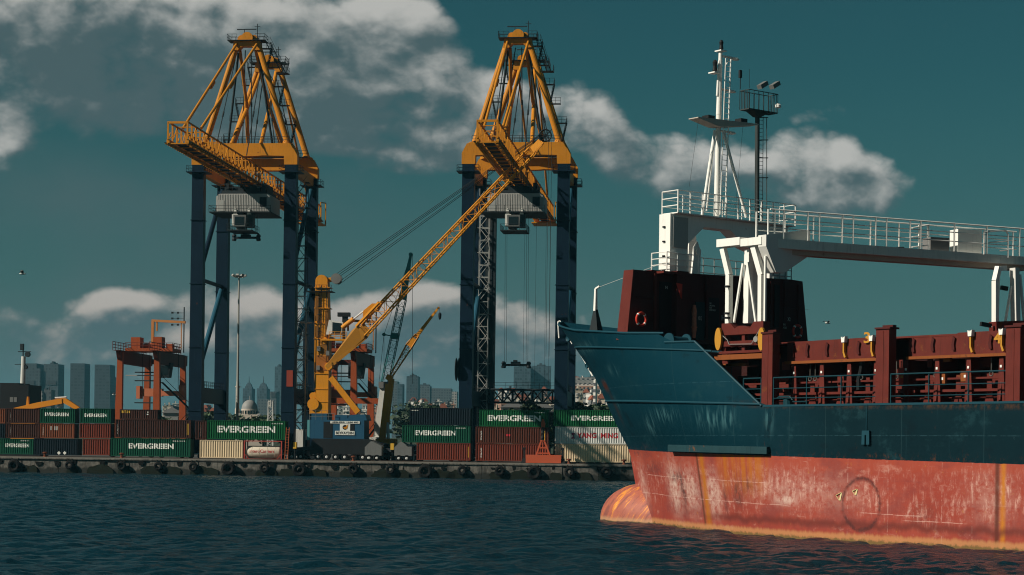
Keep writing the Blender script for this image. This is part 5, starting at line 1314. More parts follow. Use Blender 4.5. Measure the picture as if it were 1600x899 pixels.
for i, (px_, pyt, D, tall, lab, wd) in enumerate([
    (827.5, 625, 380, True, 'left one of two dark cypress trees under the lattice beam', 1.3), (836.5, 626, 380, True, 'right one of two dark cypress trees under the lattice beam', 1.5),
    (816, 634, 380, False, 'green bushy tree left of the two cypress trees', 1.2), (803, 637, 390, False, 'low dark tree in front of the arched grey warehouse', 1.2), (855, 637, 400, False, 'low tree in front of light grey warehouse', 1.2),
    (892, 630, 360, False, 'dark tree just right of the right crane leg', 1.1), (905, 628, 350, True, 'pointed dark tree right of the right crane leg', 1.8), (914, 631, 360, False, 'bushy dark tree left of the slim white tower', 1.2),
    (926, 632, 355, False, 'bushy dark tree below the slim white tower', 1.3), (938, 629, 350, False, 'dark tree touching the ship bow', 1.3), (949, 632, 345, False, 'tree half hidden by the ship bow', 1.3), (960, 628, 345, False, 'tree mostly hidden by the ship bow', 1.3),
    (652, 628, 600, False, 'round tree above the left end of the black container', 1.4), (662, 631, 590, False, 'second tree above the black container', 1.4), (643, 634, 560, False, 'small tree above the left corner of the black container', 1.4),
    (328, 642, 500, False, 'tree between the left crane legs', 1.4), (337, 644, 500, False, 'low tree right of the first between left crane legs', 1.4), (350, 641, 520, False, 'tree left of the minaret', 1.5), (360, 646, 480, False, 'low tree at the foot of minaret', 1.5),
    (412, 646, 500, False, 'low tree right of the mosque', 1.5), (212, 648, 420, False, 'small tree between the left legs of the orange gantry', 1.5), (245, 650, 420, False, 'small tree between the right legs of the orange gantry', 1.5),
    (768, 640, 390, False, 'low dark tree right of the stair leg', 1.2), (756, 641, 390, False, 'low dark tree beside the stair leg of right crane', 1.2)]):
    tree(px_, pyt, D, tall, i, lab, wd)

# ------------------------------------------------------------------ gulls
def gull(px, py, D, flap, label):
    r = ray(px, py); x, z = r[0] * D, CAMH + r[2] * D
    t = Thing('seagull', label, 'bird', Frame(0, D, .3), (x, 0, z))
    t.off = Vector((x, 0, z)); t.fr.o = Vector((0, D, 0)); t.o.location = Vector((x, D, z))
    bdy = t.part('body', MB().lathe((x, 0, z), [(0, -.25), (.05, -.2), (.09, 0), (.06, .16), (.045, .22), (0, .3)], 10, 'x'), LETW, smooth=True)
    for s in (-1, 1):
        t.part('wing', MB().add([(x + .1, s * .05, z + .03), (x - .1, s * .05, z + .03), (x - .12, s * .35, z + .03 + flap), (x + .06, s * .35, z + .03 + flap), (x - .2, s * .75, z + flap * .7), (x - .13, s * .75, z + flap * .7)], [(0, 1, 2, 3), (3, 2, 4, 5)]), GRY)
gull(35, 428, 150, .22, 'seagull gliding in the sky at the far left')
gull(1293, 505, 160, .15, 'seagull flying above the hatch coaming of the ship')
gull(178, 617, 250, .2, 'seagull flying left of the orange gantry leg')
# ================================================================== cargo ship (x towards bow, y to port, z up)
S = SH
def sp(px, py, port=8.8): return S.py(px, py, port)      # on a fore-and-aft plane -> (s, z)
def stp(px, py, s): return S.px(px, py, s)               # on an athwartships plane -> (y, z)
BM = 8.8
stem_z = [-2, 0, 2.46, 4.9, 6.48, 10.14, 12.99, 14.5]
stem_s = [38.6, 38.7, 39.25, 39.95, 41.2, 43.75, 46.35, 47.7]
def stem(z): return float(np.interp(z, stem_z, stem_s))
def halfb(s, z):
    d = stem(z) - s
    if d <= 0: return 0.0
    L = float(np.interp(z, [0, 4.5, 8, 12, 14], [25, 23.0, 21.0, 18.5, 17.0])); p = float(np.interp(z, [0, 5, 8, 12, 14.5], [1.75, 1.85, 2.0, 2.25, 2.4]))
    q = min(d / L, 1.0); r = 0.10 if z > 8 else 0.0
    return BM * (1 - (1 - q) ** p)
def ztop(s):
    if s <= 18.6: return 7.62
    if s <= 24.3: return 7.62 + (s - 18.6) / 5.7 * 3.98
    if s <= 27.05: return 11.6 + (s - 24.3) * .02
    return float(np.interp(s, [27.05, 31, 38, 44, 47.7], [12.22, 12.4, 12.95, 13.75, 14.3]))
def hull_mesh():
    ds = [0, .15, .4, .8, 1.3, 2, 2.8, 3.8, 5, 6.3, 7.7, 9.2, 10.7, 12.2, 13.7, 15.2, 16.7, 17.9, 18.9, 19.4, 19.55, 19.7, 19.85, 20.2, 20.8, 21.6, 22.4, 23.2, 24, 25, 26, 27, 28, 29, 30, 32, 35, 38, 42, 47, 55, 65, 75, 85]
    zl = [-2, -1, 0, .8, 1.6, 2.4, 3.2, 4.0, 4.6, 5.2, 6.0, 6.8, 7.62]; NU = 12
    rows = []
    for z in zl:
        rows.append([(stem(z) - d, halfb(stem(z) - d, z), z) for d in ds])
    for k in range(1, NU + 1):
        f = k / NU; row = []
        for d in ds:
            z = 11.0
            for it in range(14):
                s = stem(z) - d; z = 7.62 + f * (ztop(s) - 7.62)
            s = stem(z) - d
            # make the step in the bulwark crisp
            row.append((s, halfb(s, z), z))
        rows.append(row)
    vs = []; nr = len(rows); nd = len(ds)
    for side in (1, -1):
        for r in rows:
            for (s, b, z) in r: vs.append((s, b * side, z))
    fs = []
    for side in (0, 1):
        o = side * nr * nd
        for i in range(nr - 1):
            for j in range(nd - 1):
                a = o + i * nd + j; fs.append((a, a + 1, a + nd + 1, a + nd) if side else (a, a + nd, a + nd + 1, a + 1))
    # transom
    a = nd - 1
    for i in range(nr - 1): fs.append((i * nd + a, nr * nd + i * nd + a, nr * nd + (i + 1) * nd + a, (i + 1) * nd + a))
    mb = MB(); mb.add(vs, fs)
    me = bpy.data.meshes.new('hull'); me.from_pydata([tuple(v) for v in mb.v], [], mb.f)
    bm = bmesh.new(); bm.from_mesh(me); bmesh.ops.remove_doubles(bm, verts=bm.verts, dist=.002); bmesh.ops.recalc_face_normals(bm, faces=bm.faces); bm.to_mesh(me); bm.free()
    me.polygons.foreach_set('use_smooth', [True] * len(me.polygons)); me.set_sharp_from_angle(angle=math.radians(35)); me.update()
    return me
def hull_mat():
    m = bpy.data.materials.new('hull_paint'); m.use_nodes = True; nt = m.node_tree; p = nt.nodes['Principled BSDF']
    tc = nt.nodes.new('ShaderNodeTexCoord'); o = tc.outputs['Object']; s, y, z = sep(nt, o)
    def V(a, b, c=1.0): return comb(nt, s * a, 0.0, z * b)
    n_big = nz(nt, V(.22, .3), 1.0, 5, .6); n_f = nz(nt, V(1, 1), 2.2, 8, .7); n_v = nz(nt, V(2.4, .16), 1.0, 6, .68); n_v2 = nz(nt, comb(nt, s * 3.6, 3.0, z * .8), 1.0, 8, .78, .3)
    n_h = nz(nt, comb(nt, s * .12, 5.0, z * 3.0), 1.0, 5, .65); n_f2 = nz(nt, comb(nt, s * 1.4, 7.0, z * .9), 2.0, 9, .75)
    zb = s * 0.0145 + 4.44 + (n_f - .5) * 0.10
    # --- blue topsides: lighter forward, the bow's sunlight put into the colour; dark aft
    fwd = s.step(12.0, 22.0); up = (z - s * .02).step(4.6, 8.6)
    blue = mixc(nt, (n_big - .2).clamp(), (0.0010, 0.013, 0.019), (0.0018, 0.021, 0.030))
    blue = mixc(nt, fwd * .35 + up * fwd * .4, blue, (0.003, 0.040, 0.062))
    blue = mixc(nt, n_v.step(.58, .74) * .35, blue, (0.022, 0.075, 0.095))
    blue = mixc(nt, n_f.step(.64, .74) * n_v.step(.5, .6) * .5, blue, (0.10, 0.20, 0.22))
    pr_ = nz(nt, comb(nt, s * .35, 21.0, z * .5), 1.0, 5, .65)
    blue = mixc(nt, (pr_.step(.54, .64) * n_f.step(.4, .62) * .5).clamp(), blue, (0.012, 0.05, 0.062))
    blue = mixc(nt, (pr_.step(.42, .34) * .5).clamp(), blue, (0.002, 0.009, 0.014))
    blue = mixc(nt, (nz(nt, comb(nt, s * 1.6, 4.0, z * .5), 1.0, 7, .75).step(.62, .70) * .55 * s.step(24, 14)).clamp(), blue, (0.075, 0.032, 0.014))
    fl_ = nz(nt, comb(nt, s * 3.2, 8.0, z * .55), 1.0, 4, .6)
    for (a_, c_, w_, h_) in ((31.0, 6.6, .8, .5), (36.8, 8.1, .5, .45), (28.5, 7.2, 1.6, .4), (23.3, 6.9, 1.2, .6), (21.5, 7.0, .6, .6), (38.5, 11.8, 2.6, .35), (34.0, 10.2, .9, .3), (18.0, 6.9, .3, .8)):
        d = ((s - a_) / w_).pow(2.0) + ((z - c_) / h_).pow(2.0)
        blue = mixc(nt, ((d * -1.0).exp() * fl_.step(.45, .62) * .8).clamp(), blue, (0.06, 0.16, 0.18))
    for sc in (2.6, 8.1, 13.6, 16.4, 21.0, 26.4, 31.8): blue = mixc(nt, s.band(sc, .012, .02) * .45, blue, (0.03, 0.07, 0.08))
    # weld seams
    for zz in (5.9, 9.1): blue = mixc(nt, (z.band(zz, .015, .02) * n_f.step(.42, .56)) * .35, blue, (0.05, 0.13, 0.16))
    # rust patches around deck edge, hawse area, lower edge
    ru = (z - s * .0145).band(7.45, .10, .25) * n_f2.step(.42, .62) * s.step(22, 18)
    blue = mixc(nt, ru * .8, blue, (0.07, 0.035, 0.018))
    blue = mixc(nt, z.band(4.72, .05, .3) * n_f2.step(.52, .66) * .7, blue, (0.09, 0.035, 0.015))
    hw = s.band(38.0, .75, .4) * z.band(9.3, .25, .35)
    blue = mixc(nt, (hw * n_f2.step(.30, .5)).clamp(), blue, (0.075, 0.022, 0.014))
    blue = mixc(nt, (s.band(37.6, .5, .5) * z.band(7.9, .9, 1.0) * n_v.step(.40, .55) * .7).clamp(), blue, (0.030, 0.022, 0.022))
    # --- red boot
    red = mixc(nt, n_big, (0.25, 0.040, 0.028), (0.37, 0.070, 0.046))
    red = mixc(nt, n_h.step(.50, .68) * .38, red, (0.24, 0.05, 0.045))
    red = mixc(nt, z.step(3.5, 4.3) * .45, red, (0.38, 0.075, 0.042))
    patch = nz(nt, comb(nt, s * .28, 9.0, z * .45), 1.0, 5, .65)
    scr = (n_v2.step(.46, .62) * n_f.step(.38, .60) * (z.band(2.5, 1.4, .9)) * (patch.step(.42, .58) * .9 + .12))
    red = mixc(nt, (scr * (n_big.step(.35, .6) * .7 + .45)).clamp(), red, (0.60, 0.33, 0.27))
    fine = nz(nt, comb(nt, s * 9.0, 0.0, z * 2.4), 1.0, 6, .8)
    red = mixc(nt, fine.step(.60, .70) * z.band(2.3, 1.2, .7) * .55, red, (0.72, 0.50, 0.42))
    red = mixc(nt, (patch.step(.50, .36) * .55), red, (0.20, 0.045, 0.042))
    hs_ = nz(nt, comb(nt, s * .5, 17.0, z * 9.0), 1.0, 5, .7)
    red = mixc(nt, (hs_.step(.60, .70) * patch.step(.44, .56) * .6).clamp(), red, (0.60, 0.34, 0.28))
    patch2 = nz(nt, comb(nt, s * .5, 14.0, z * .9), 1.0, 6, .7)
    red = mixc(nt, (patch2.step(.56, .66) * n_f2.step(.35, .6) * .65).clamp(), red, (0.50, 0.24, 0.19))
    red = mixc(nt, (patch2.step(.40, .32) * n_f2.step(.40, .6) * .5).clamp(), red, (0.13, 0.045, 0.04))
    red = mixc(nt, (nz(nt, comb(nt, s * 2.2, 2.0, z * 2.2), 1.0, 5, .7).step(.63, .70) * .8).clamp(), red, (0.42, 0.15, 0.03))
    # big pale abraded patches
    for (a, c, w, h, k) in ((29.6, 2.6, 1.0, 1.5, 1.0), (27.0, 2.4, 1.2, 1.3, .8), (24.0, 2.3, .9, 1.2, .95), (16.6, 2.2, .8, .3, .9), (17.0, 2.9, 3.2, .9, .35), (36.5, 2.2, 1.1, 1.6, .5), (12.5, 2.6, 2.5, 1.0, .22), (2.0, 2.6, 1.5, 1.3, .3)):
        d = ((s - a) / w).pow(2.0) + ((z - c) / h).pow(2.0)
        red = mixc(nt, ((d * -1.0).exp() * n_f.step(.30, .62) * k).clamp(), red, (0.62, 0.44, 0.37))
    # dark smudges and dark vertical stripes
    for (a, c, w, h, k) in ((28.2, 2.4, .4, 1.3, 1.0), (29.0, 3.3, .9, .35, .9), (21.2, 2.4, .5, .9, .9), (20.0, 3.0, .7, .5, .8), (22.6, 2.0, .25, .9, .8), (33.0, 3.8, 2.2, .5, .6), (6.5, 1.6, 1.0, .7, .4)):
        d = ((s - a) / w).pow(2.0) + ((z - c) / h).pow(2.0)
        red = mixc(nt, ((d * -1.0).exp() * n_f2.step(.35, .60) * k).clamp(), red, (0.07, 0.035, 0.035))
    # orange rust runs
    jit = (n_v - .5) * .5
    red = mixc(nt, (s.band(25.55, .10, .12) * .8), red, (0.09, 0.035, 0.02))
    red = mixc(nt, ((s + jit).band(25.0, .16, .45) * (n_f2.step(.25, .6) * .6 + .38)), red, (0.42, 0.14, 0.016))
    below = s.band(20.6, 2.2, .9) * z.step(1.6, 4.0)
    red = mixc(nt, (below * n_v.step(.30, .62) * (n_f2.step(.2, .6) * .4 + .5)).clamp(), red, (0.42, 0.13, 0.018))
    red = mixc(nt, (s.band(1.72, .13, .1) * .8), red, (0.09, 0.03, 0.02))
    red = mixc(nt, ((s + jit * .3).band(1.35, .06, .22) * (n_f2.step(.25, .6) * .5 + .45)), red, (0.50, 0.18, 0.02))
    # pale scrape lines
    for (zc_, a0, a1) in ((3.0, 26.0, 34.5), (3.02, 18.0, 24.0), (1.75, 16, 37), (1.62, 6.4, 10.6), (1.35, 3.5, 7.5)):
        ln = (z + (n_big - .5) * .25 - s * .012).band(zc_ - .1, .014, .02) * s.step(a0, a0 + .6) * s.step(a1 + .6, a1)
        red = mixc(nt, (ln * n_f.step(.38, .52) * .6).clamp(), red, (0.66, 0.42, 0.36))
    # plate seams
    for sc in (14.4, 11.9, 9.0, 7.2, 5.3, 3.3): red = mixc(nt, (s + (n_f - .5) * .08).band(sc, .010, .03) * n_f.step(.46, .58) * .5, red, (0.60, 0.38, 0.32))
    # waterline growth: dark wavy band, yellow edge, weed
    wv = nz(nt, comb(nt, s * .9, 0.0, 0.0), 1.0, 3, .5)
    zw = z + (wv - .5) * .9
    red = mixc(nt, zw.band(.95, .10, .28) * .7 * s.step(27, 22), red, (0.12, 0.03, 0.025))
    red = mixc(nt, (z + (n_v - .5) * .5).step(.55, .30) * .75, red, (0.50, 0.24, 0.10))
    red = mixc(nt, (z + (n_f2 - .5) * .7).step(.22, .05) * .8, red, (0.10, 0.085, 0.03))
    # faint dark loop of a rubbed-off ring (an ellipse on the plating)
    e = (((s - 10.9) / 1.35).pow(2.0) + ((z - 2.1) / 1.42).pow(2.0)).pow(.5)
    red = mixc(nt, (e + (n_f - .5) * .30).band(1.0, .04, .10) * ((n_f2.step(.30, .55) * .8) * (patch2.step(.36, .5) * .7 + .3)), red, (0.06, 0.025, 0.025))
    zmix = (z - zb).step(-.012, .012)
    sm = (z - zb).band(-.05, .25, .5) * n_f2.step(.50, .60) * s.step(30, 34)
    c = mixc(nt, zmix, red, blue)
    c = mixc(nt, (sm * .6).clamp(), c, (0.07, 0.05, 0.055))
    nt.links.new(c, p.inputs['Base Color']); p.inputs['Specular IOR Level'].default_value = .08
    nt.links.new((n_f * .25 + .42).k, p.inputs['Roughness'])
    bp = nt.nodes.new('ShaderNodeBump'); bp.inputs['Distance'].default_value = .05; bp.inputs['Strength'].default_value = .6
    pl = nz(nt, comb(nt, s * .55, y * .55, z * .5), 1.0, 2, .5)
    nt.links.new((pl * 1.0 + n_f * .12).k, bp.inputs['Height']); nt.links.new(bp.outputs[0], p.inputs['Normal'])
    return m
HM = hull_mat()
SR = paint('ship_deck_red', (0.125, 0.022, 0.016), 0.55, 0.40, 0.42, rustcol=(0.16, 0.05, 0.015), streak=0.35, scale=0.7)
SRD = paint('ship_maroon', (0.075, 0.014, 0.012), 0.6, 0.25, 0.15, streak=0.3, scale=0.5)
SO = paint('ship_orange_edge', (0.24, 0.07, 0.018), 0.6, 0.3, 0.35, streak=0.3, scale=1.0)
SW = paint('ship_white', (0.86, 0.85, 0.80), 0.45, 0.10, 0.12, rustcol=(0.35, 0.14, 0.05), streak=0.18, scale=0.8)
STL = paint('rail_teal', (0.006, 0.042, 0.056), 0.5, 0.2)
BLB = paint('hull_blue_trim', (0.010, 0.055, 0.078), 0.5, 0.2, 0.1)
SHY = paint('marking_yellow', (0.50, 0.24, 0.03), 0.5, 0.1, 0.1)
ship = Thing('cargo_ship', 'blue and red cargo ship with rust streaked bow, bulb and white foremast', 'ship', S, (0, 0, 0))
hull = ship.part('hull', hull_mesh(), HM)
# bulbous bow
bm_ = MB(); NB = 26; NA = 28
prof = []
for i in range(NB + 1):
    a = i / NB * math.pi * .5
    prof.append((math.sin(a), math.cos(a)))
ring = []
for (r, x) in prof:
    ring.append([(38.0 + 4.25 * x, 2.15 * (r ** .92) * math.cos(q), .15 + 2.55 * (r ** .9) * math.sin(q)) for q in [2 * math.pi * k / NA for k in range(NA)]])
ring.append([(33.0, 1.9 * math.cos(q), .1 + 1.5 * math.sin(q)) for q in [2 * math.pi * k / NA for k in range(NA)]])
vs = [v for rr in ring for v in rr]; fs = []
for i in range(len(ring) - 1):
    for k in range(NA): fs.append((i * NA + k, i * NA + (k + 1) % NA, (i + 1) * NA + (k + 1) % NA, (i + 1) * NA + k))
bm_.add(vs, fs)
def bulb_mat():
    m = bpy.data.materials.new('bulb_paint'); m.use_nodes = True; nt = m.node_tree; p = nt.nodes['Principled BSDF']
    tc = nt.nodes.new('ShaderNodeTexCoord'); o = tc.outputs['Object']; s, y, z = sep(nt, o)
    v = comb(nt, s * 1.3 + z * .9, y * .6, z * .25)
    a = nz(nt, v, 1.6, 6, .7, .4); b = nz(nt, o, 1.7, 9, .8, .5)
    c = mixc(nt, b, (0.24, 0.045, 0.032), (0.52, 0.17, 0.10))
    c = mixc(nt, a.step(.52, .62), c, (0.72, 0.26, 0.03)); c = mixc(nt, (a.step(.46, .38) * .6), c, (0.15, 0.05, 0.045)); c = mixc(nt, a.step(.62, .72) * .85, c, (0.74, 0.48, 0.24))
    c = mixc(nt, (z + (b - .5) * .6).step(.45, .15) * .6, c, (0.52, 0.32, 0.17)); c = mixc(nt, (z + (b - .5) * .3).step(.12, .02), c, (0.05, 0.045, 0.02))
    c = mixc(nt, b.step(.70, .78) * .6, c, (0.08, 0.04, 0.03))
    nt.links.new(c, p.inputs['Base Color']); p.inputs['Roughness'].default_value = .5
    return m
ship.part('bulbous_bow', bm_, bulb_mat(), parent=hull, smooth=True)

def follow(z_of_s, s0, s1, n, out=0.04):
    """points on the port shell"""
    r = []
    for i in range(n + 1):
        s = s0 + (s1 - s0) * i / n; z = z_of_s(s); r.append((s, halfb(s, z) + out, z))
    return r
def strake(fn, s0, s1, n, rad, mat, name='rubbing_strake', out=.03):
    ship.part(name, MB().path(follow(fn, s0, s1, n, out), rad, n=8), mat, parent=hull)
    ship.part(name, MB().path([(a, -b, c) for a, b, c in follow(fn, s0, s1, n, out)], rad, n=8), mat, parent=hull)
k0 = sp(1095, 553)[1]
strake(lambda s: 11.0 + (s - 23.2) * .058, 22.8, 44.4, 30, .055, BLB)
strake(lambda s: 7.72 + (s - 18.6) * .030, 18.7, 41.5, 34, .075, BLB)
# lip along the top of bulwark and its sloping end
ship.part('bulwark_rail', MB().path(follow(ztop, 27.1, 47.5, 30, .0), .07, n=8), BLB, parent=hull)
ship.part('bulwark_rail', MB().path(follow(ztop, 24.3, 27.0, 4, .0), .07, n=8).path(follow(ztop, 18.6, 24.3, 6, .02), .07, n=8), BLB, parent=hull)
# fender bar low on the side with rusty aft half
fa = sp(1056, 700)[0]; fb = sp(1196, 702)[0]
pts = []
for i in range(9):
    s = 28.9 + (17.9 - 28.9) * i / 8; z = 5.12 - i * .012; pts.append((s, halfb(s, z) + .10, z))
fbm = MB()
for a, b in zip(pts[:-1], pts[1:]): fbm.bar(a, b, .36, .42)
ship.part('fender_bar', fbm, paint('fender_bar_paint', (0.016, 0.05, 0.06), 0.6, 0.35, 0.45, rustcol=(0.22, 0.07, 0.015), streak=.3), parent=hull)
# yellow chalk triangles inside the ring mark, hanging draught plate
def tri(px, py, w, h):
    s, z = sp(px, py, 8.82)
    m = MB(); P = [(s + w, z + h * .3), (s - w * .9, z + h), (s - w * .3, z - h)]
    for (a, b), (c, d) in zip(P, P[1:] + P[:1]): m.bar((a, 8.825, b), (c, 8.825, d), .10, .02)
    ship.part('chalk_mark', m, paint('chalk_yellow', (0.72, 0.62, 0.32), 0.7, 0.2), parent=hull)
tri(1311, 776, .20, .22); tri(1336, 769, .17, .16)
ps, pz = sp(1353, 683, 8.9)
ship.part('hanging_plate', MB().prism([(ps - .28, pz - .42), (ps - .05, pz - .42), (ps - .05, pz + .1), (ps + .06, pz + .1), (ps + .06, pz - .42), (ps + .28, pz - .42), (ps + .26, pz + .35), (ps - .26, pz + .35)], 'y', 8.84, 8.95).tube((ps, 8.9, pz + .35), (ps, 8.84, 7.6), .015, n=5), BLB, parent=hull)
# anchor pocket plate and bow fairleads, mooring line
for (px_, py_, w, h) in ((905, 530, .28, .5), (918, 572, .2, .5)):
    s, z = sp(px_, py_, 1.0); b = halfb(s, z)
    ship.part('fairlead', MB().lathe((s, b + .02, z), [(w * .6, -.08), (w, 0), (w * .8, .1), (w * .5, .04)], 16, 'y'), BLB, parent=hull, smooth=True)
ship.part('mooring_line', MB().path([(47.6, .1, 14.35), (47.8, .15, 14.3), (47.75, .15, 13.8), (47.7, .12, 13.1)], .05).path([(47.6, .1, 14.35), (46.6, .35, 13.35), (46.0, .3, 12.6)], .03), SW, parent=hull)
ship.part('anchor_chain', MB().path([(44.4, 1.0, 12.0), (43.9, .8, 11.2), (43.2, .7, 10.2)], .06), SW, parent=hull)
# decks
mb = MB(); vs = []; N = 20
for i in range(N + 1):
    s = 27.1 + (46.6 - 27.1) * i / N; z = ztop(s) - 1.05; b = max(halfb(s, z) - .05, .02); vs += [(s, b, z), (s, -b, z)]
mb.add(vs, [(2 * i, 2 * i + 1, 2 * i + 3, 2 * i + 2) for i in range(N)])
ship.part('forecastle_deck', mb, SRD)
mb = MB().box(-45.0, 18.5, -BM + .05, BM - .05, 7.35, 7.5); mb.box(18.5, 27.0, -7.2, 7.2, 7.35, 7.5); mb.box(26.9, 27.0, -7.2, 7.2, 7.5, 11.2)
ship.part('main_deck', mb, SR)
ship.part('deck_edge_bar', MB().box(-45, 18.5, BM - .05, BM + .03, 7.56, 7.68), BLB, parent=hull)

# ------------------------------------------------------------------ hatch coaming with its stays (port side seen)
CY0 = 7.35
def coaming(sgn):
    t0 = -44.0; t1 = 23.4
    zt = 11.42; zl = 10.25
    top = ship.part('coaming_top', MB().box(t0, t1, min(sgn * (CY0 - .1), sgn * (CY0 - 2.4)), max(sgn * (CY0 - .1), sgn * (CY0 - 2.4)), zt - .12, zt - .02), SR)
    if sgn > 0:
        s = t1; r2 = random.Random(3)
        # face plates between the big posts, slightly uneven tops
        segs = [(23.4, 21.2), (18.0 + 0, 10.3), (8.9, 1.3), (-.1, -7.7), (-8.9, -16.5), (-17.7, -25.3), (-26.5, -34.1), (-35.3, -43.9)]
        for k, (a, b) in enumerate(segs):
            pts = [(b, zl), (b, zt + .02)]
            if k % 2 == 0: pts += [(b + (a - b) * .55, zt + .02), (b + (a - b) * .6, zt + .02 - .16), (a, zt - .14)]
            else: pts += [(a, zt - .04)]
            pts += [(a, zl)]
            pl = ship.part('coaming_plate', MB().prism(pts, 'y', CY0 - .1, CY0), SR, parent=top)
            ship.part('coaming_flange', MB().box(b, a, CY0 - .08, CY0 + .22, zl - .16, zl - .002), SO, parent=top)
            n = 6
            for i in range(n):
                q = b + (a - b) * (i + .6) / n + r2.uniform(-.15, .15)
                ship.part('cleat', MB().prism([(q - .10, zl + .25), (q + .08, zl + .25), (q + .12, zl + .55), (q + .03, zl + 1.0), (q - .12, zl + .9), (q - .05, zl + .6)], 'y', CY0 + .002, CY0 + .12), SRD, parent=top)
        # brackets with white tops
        for px_ in (1322, 1365.5, 1520, 1568.5):
            q, _ = sp(px_, 525, CY0)
            ship.part('guide_bracket', MB().prism([(q - .11, zt - .22), (q + .11, zt - .22), (q + .14, zt + .1), (q + .02, zt + .02), (q - .14, zt + .12)], 'y', CY0 + .01, CY0 + .28), SW, parent=top)
            ship.part('guide_bracket', MB().prism([(q + .05, zt - .23), (q - .05, zt - .23), (q - .05, zt - .75), (q - .18, zt - 1.05), (q - .06, zt - 1.1), (q + .05, zt - .8)], 'y', CY0 + .01, CY0 + .22), SHY, parent=top)
        for txt, px_ in (('3', 1355), ('4', 1559)):
            q, z = sp(px_, 528, CY0 + .1); tm = text_mb(txt, .46, .62, .02)
            ship.part('bay_number', moved(tm, fn=lambda v: (q + .23 - v[0], CY0 + .13, z - .30 + v[2])), SHY, parent=top)
        # recessed side wall, stays, stiffeners
        wl = ship.part('coaming_wall', MB().box(t0, t1, CY0 - 1.75, CY0 - 1.67, 7.51, zt - .13), paint('shaded_recess_wall', (0.040, 0.010, 0.009), .6, .4, .3))  # shade under the overhanging flange put into the near-black wall colour
        st = random.Random(8); q = 17.4; k = 0
        while q > -30:
            yy = CY0 - .18 if k % 3 else CY0 - .1
            if k % 2 == 0:
                ship.part('stay', MB().prism([(7.5, CY0 + .15), (zl - .2, CY0 - .15), (zl - .2, CY0 - 1.15), (7.5, CY0 - 1.15)], 'x', q - .04, q + .04) if False else
                          MB().add([(q - .05, CY0 + .2, 7.5), (q - .05, CY0 - .12, zl - .17), (q - .05, CY0 - 1.66, zl - .17), (q - .05, CY0 - 1.66, 7.5), (q + .05, CY0 + .2, 7.5), (q + .05, CY0 - .12, zl - .17), (q + .05, CY0 - 1.66, zl - .17), (q + .05, CY0 - 1.66, 7.5)],
                                   [(0, 1, 2, 3), (7, 6, 5, 4), (0, 4, 5, 1), (1, 5, 6, 2), (2, 6, 7, 3), (3, 7, 4, 0)]).prism([(q - .26, 7.5), (q + .26, 7.5), (q + .13, zl - .2), (q - .13, zl - .2)], 'y', CY0 - .02, CY0 + .04), SR, parent=wl)
                ship.part('white_tab', MB().box(q - .06, q + .06, CY0 + .05, CY0 + .08, zl - .75, zl - .62), SW, parent=wl)
            else:
                ship.part('stay', MB().prism([(q - .36, 7.5), (q + .36, 7.5), (q + .16, 8.1), (q + .14, 9.2), (q - .14, 9.2), (q - .2, 8.1)], 'y', CY0 - .5, CY0 - .44), SR, parent=wl)
            q -= 1.05 + st.uniform(-.1, .12); k += 1
        for zz, yy, r_ in ((9.0, CY0 - .35, .05), (8.35, CY0 - .22, .07), (7.95, CY0 - .6, .05)):
            q = 24.0
            while q > -34:
                L = st.uniform(2.5, 5.0); ship.part('stiffener', MB().box(q - L, q, yy - .1, yy + .1, zz - r_, zz + r_), SR, parent=wl); q -= L + st.uniform(.05, .5)
        # lit wall panels and clutter between the stays
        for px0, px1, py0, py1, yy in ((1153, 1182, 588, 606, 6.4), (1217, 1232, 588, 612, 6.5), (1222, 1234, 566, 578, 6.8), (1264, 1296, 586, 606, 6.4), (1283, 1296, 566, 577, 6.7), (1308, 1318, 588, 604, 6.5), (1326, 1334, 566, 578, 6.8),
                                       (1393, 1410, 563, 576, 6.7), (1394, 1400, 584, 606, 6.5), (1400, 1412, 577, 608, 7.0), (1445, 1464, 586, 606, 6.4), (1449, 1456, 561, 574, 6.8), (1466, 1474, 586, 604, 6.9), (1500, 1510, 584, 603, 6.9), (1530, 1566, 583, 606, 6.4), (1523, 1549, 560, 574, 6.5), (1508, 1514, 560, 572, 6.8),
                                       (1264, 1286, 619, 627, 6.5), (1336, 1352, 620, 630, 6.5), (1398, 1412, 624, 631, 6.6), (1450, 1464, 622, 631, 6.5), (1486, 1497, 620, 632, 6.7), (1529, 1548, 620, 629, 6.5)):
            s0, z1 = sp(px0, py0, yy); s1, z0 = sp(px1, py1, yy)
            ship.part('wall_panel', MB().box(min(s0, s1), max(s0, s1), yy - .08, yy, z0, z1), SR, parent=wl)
        for px_, py_, w_, h_, mt in ((1479, 556, .22, .32, SO), (1346, 560, .25, .18, SR), (1472, 592, .2, .26, SO), (1508, 588, .3, .28, SO), (1409, 589, .22, .5, paint('fire_red', (0.55, 0.05, 0.03), .5, .1))):
            s0, z0 = sp(px_, py_, 7.25)
            bx = ship.part('equipment_box', MB().box(s0 - w_, s0 + w_, 7.05, 7.25, z0 - h_, z0 + h_), mt)
            ship.part('box_label', MB().box(s0 - .08, s0 + .08, 7.252, 7.262, z0 - .07, z0 + .07), SHY if mt is not SO else SW, parent=bx)
        for px_ in (1143, 1266, 1274, 1346, 1401, 1408, 1462, 1466, 1549):
            s0, z0 = sp(px_, 575, 7.1)
            ship.part('hanging_hook', MB().tube((s0, 7.1, zl - .2), (s0, 7.1, zl - .9), .03, n=5).torus((s0, 7.1, zl - 1.05), .12, .035, 'y', 10, 5), HARD)
        s0, z0 = sp(1345, 590, 7.1)
        ship.part('vent_hose', MB().path([(s0 - .1, 7.1, z0 + .9), (s0, 7.1, z0 + .3), (s0 + .15, 7.1, z0 - .1), (s0 + .15, 7.1, z0 - .7)], .14, n=8), BLK)
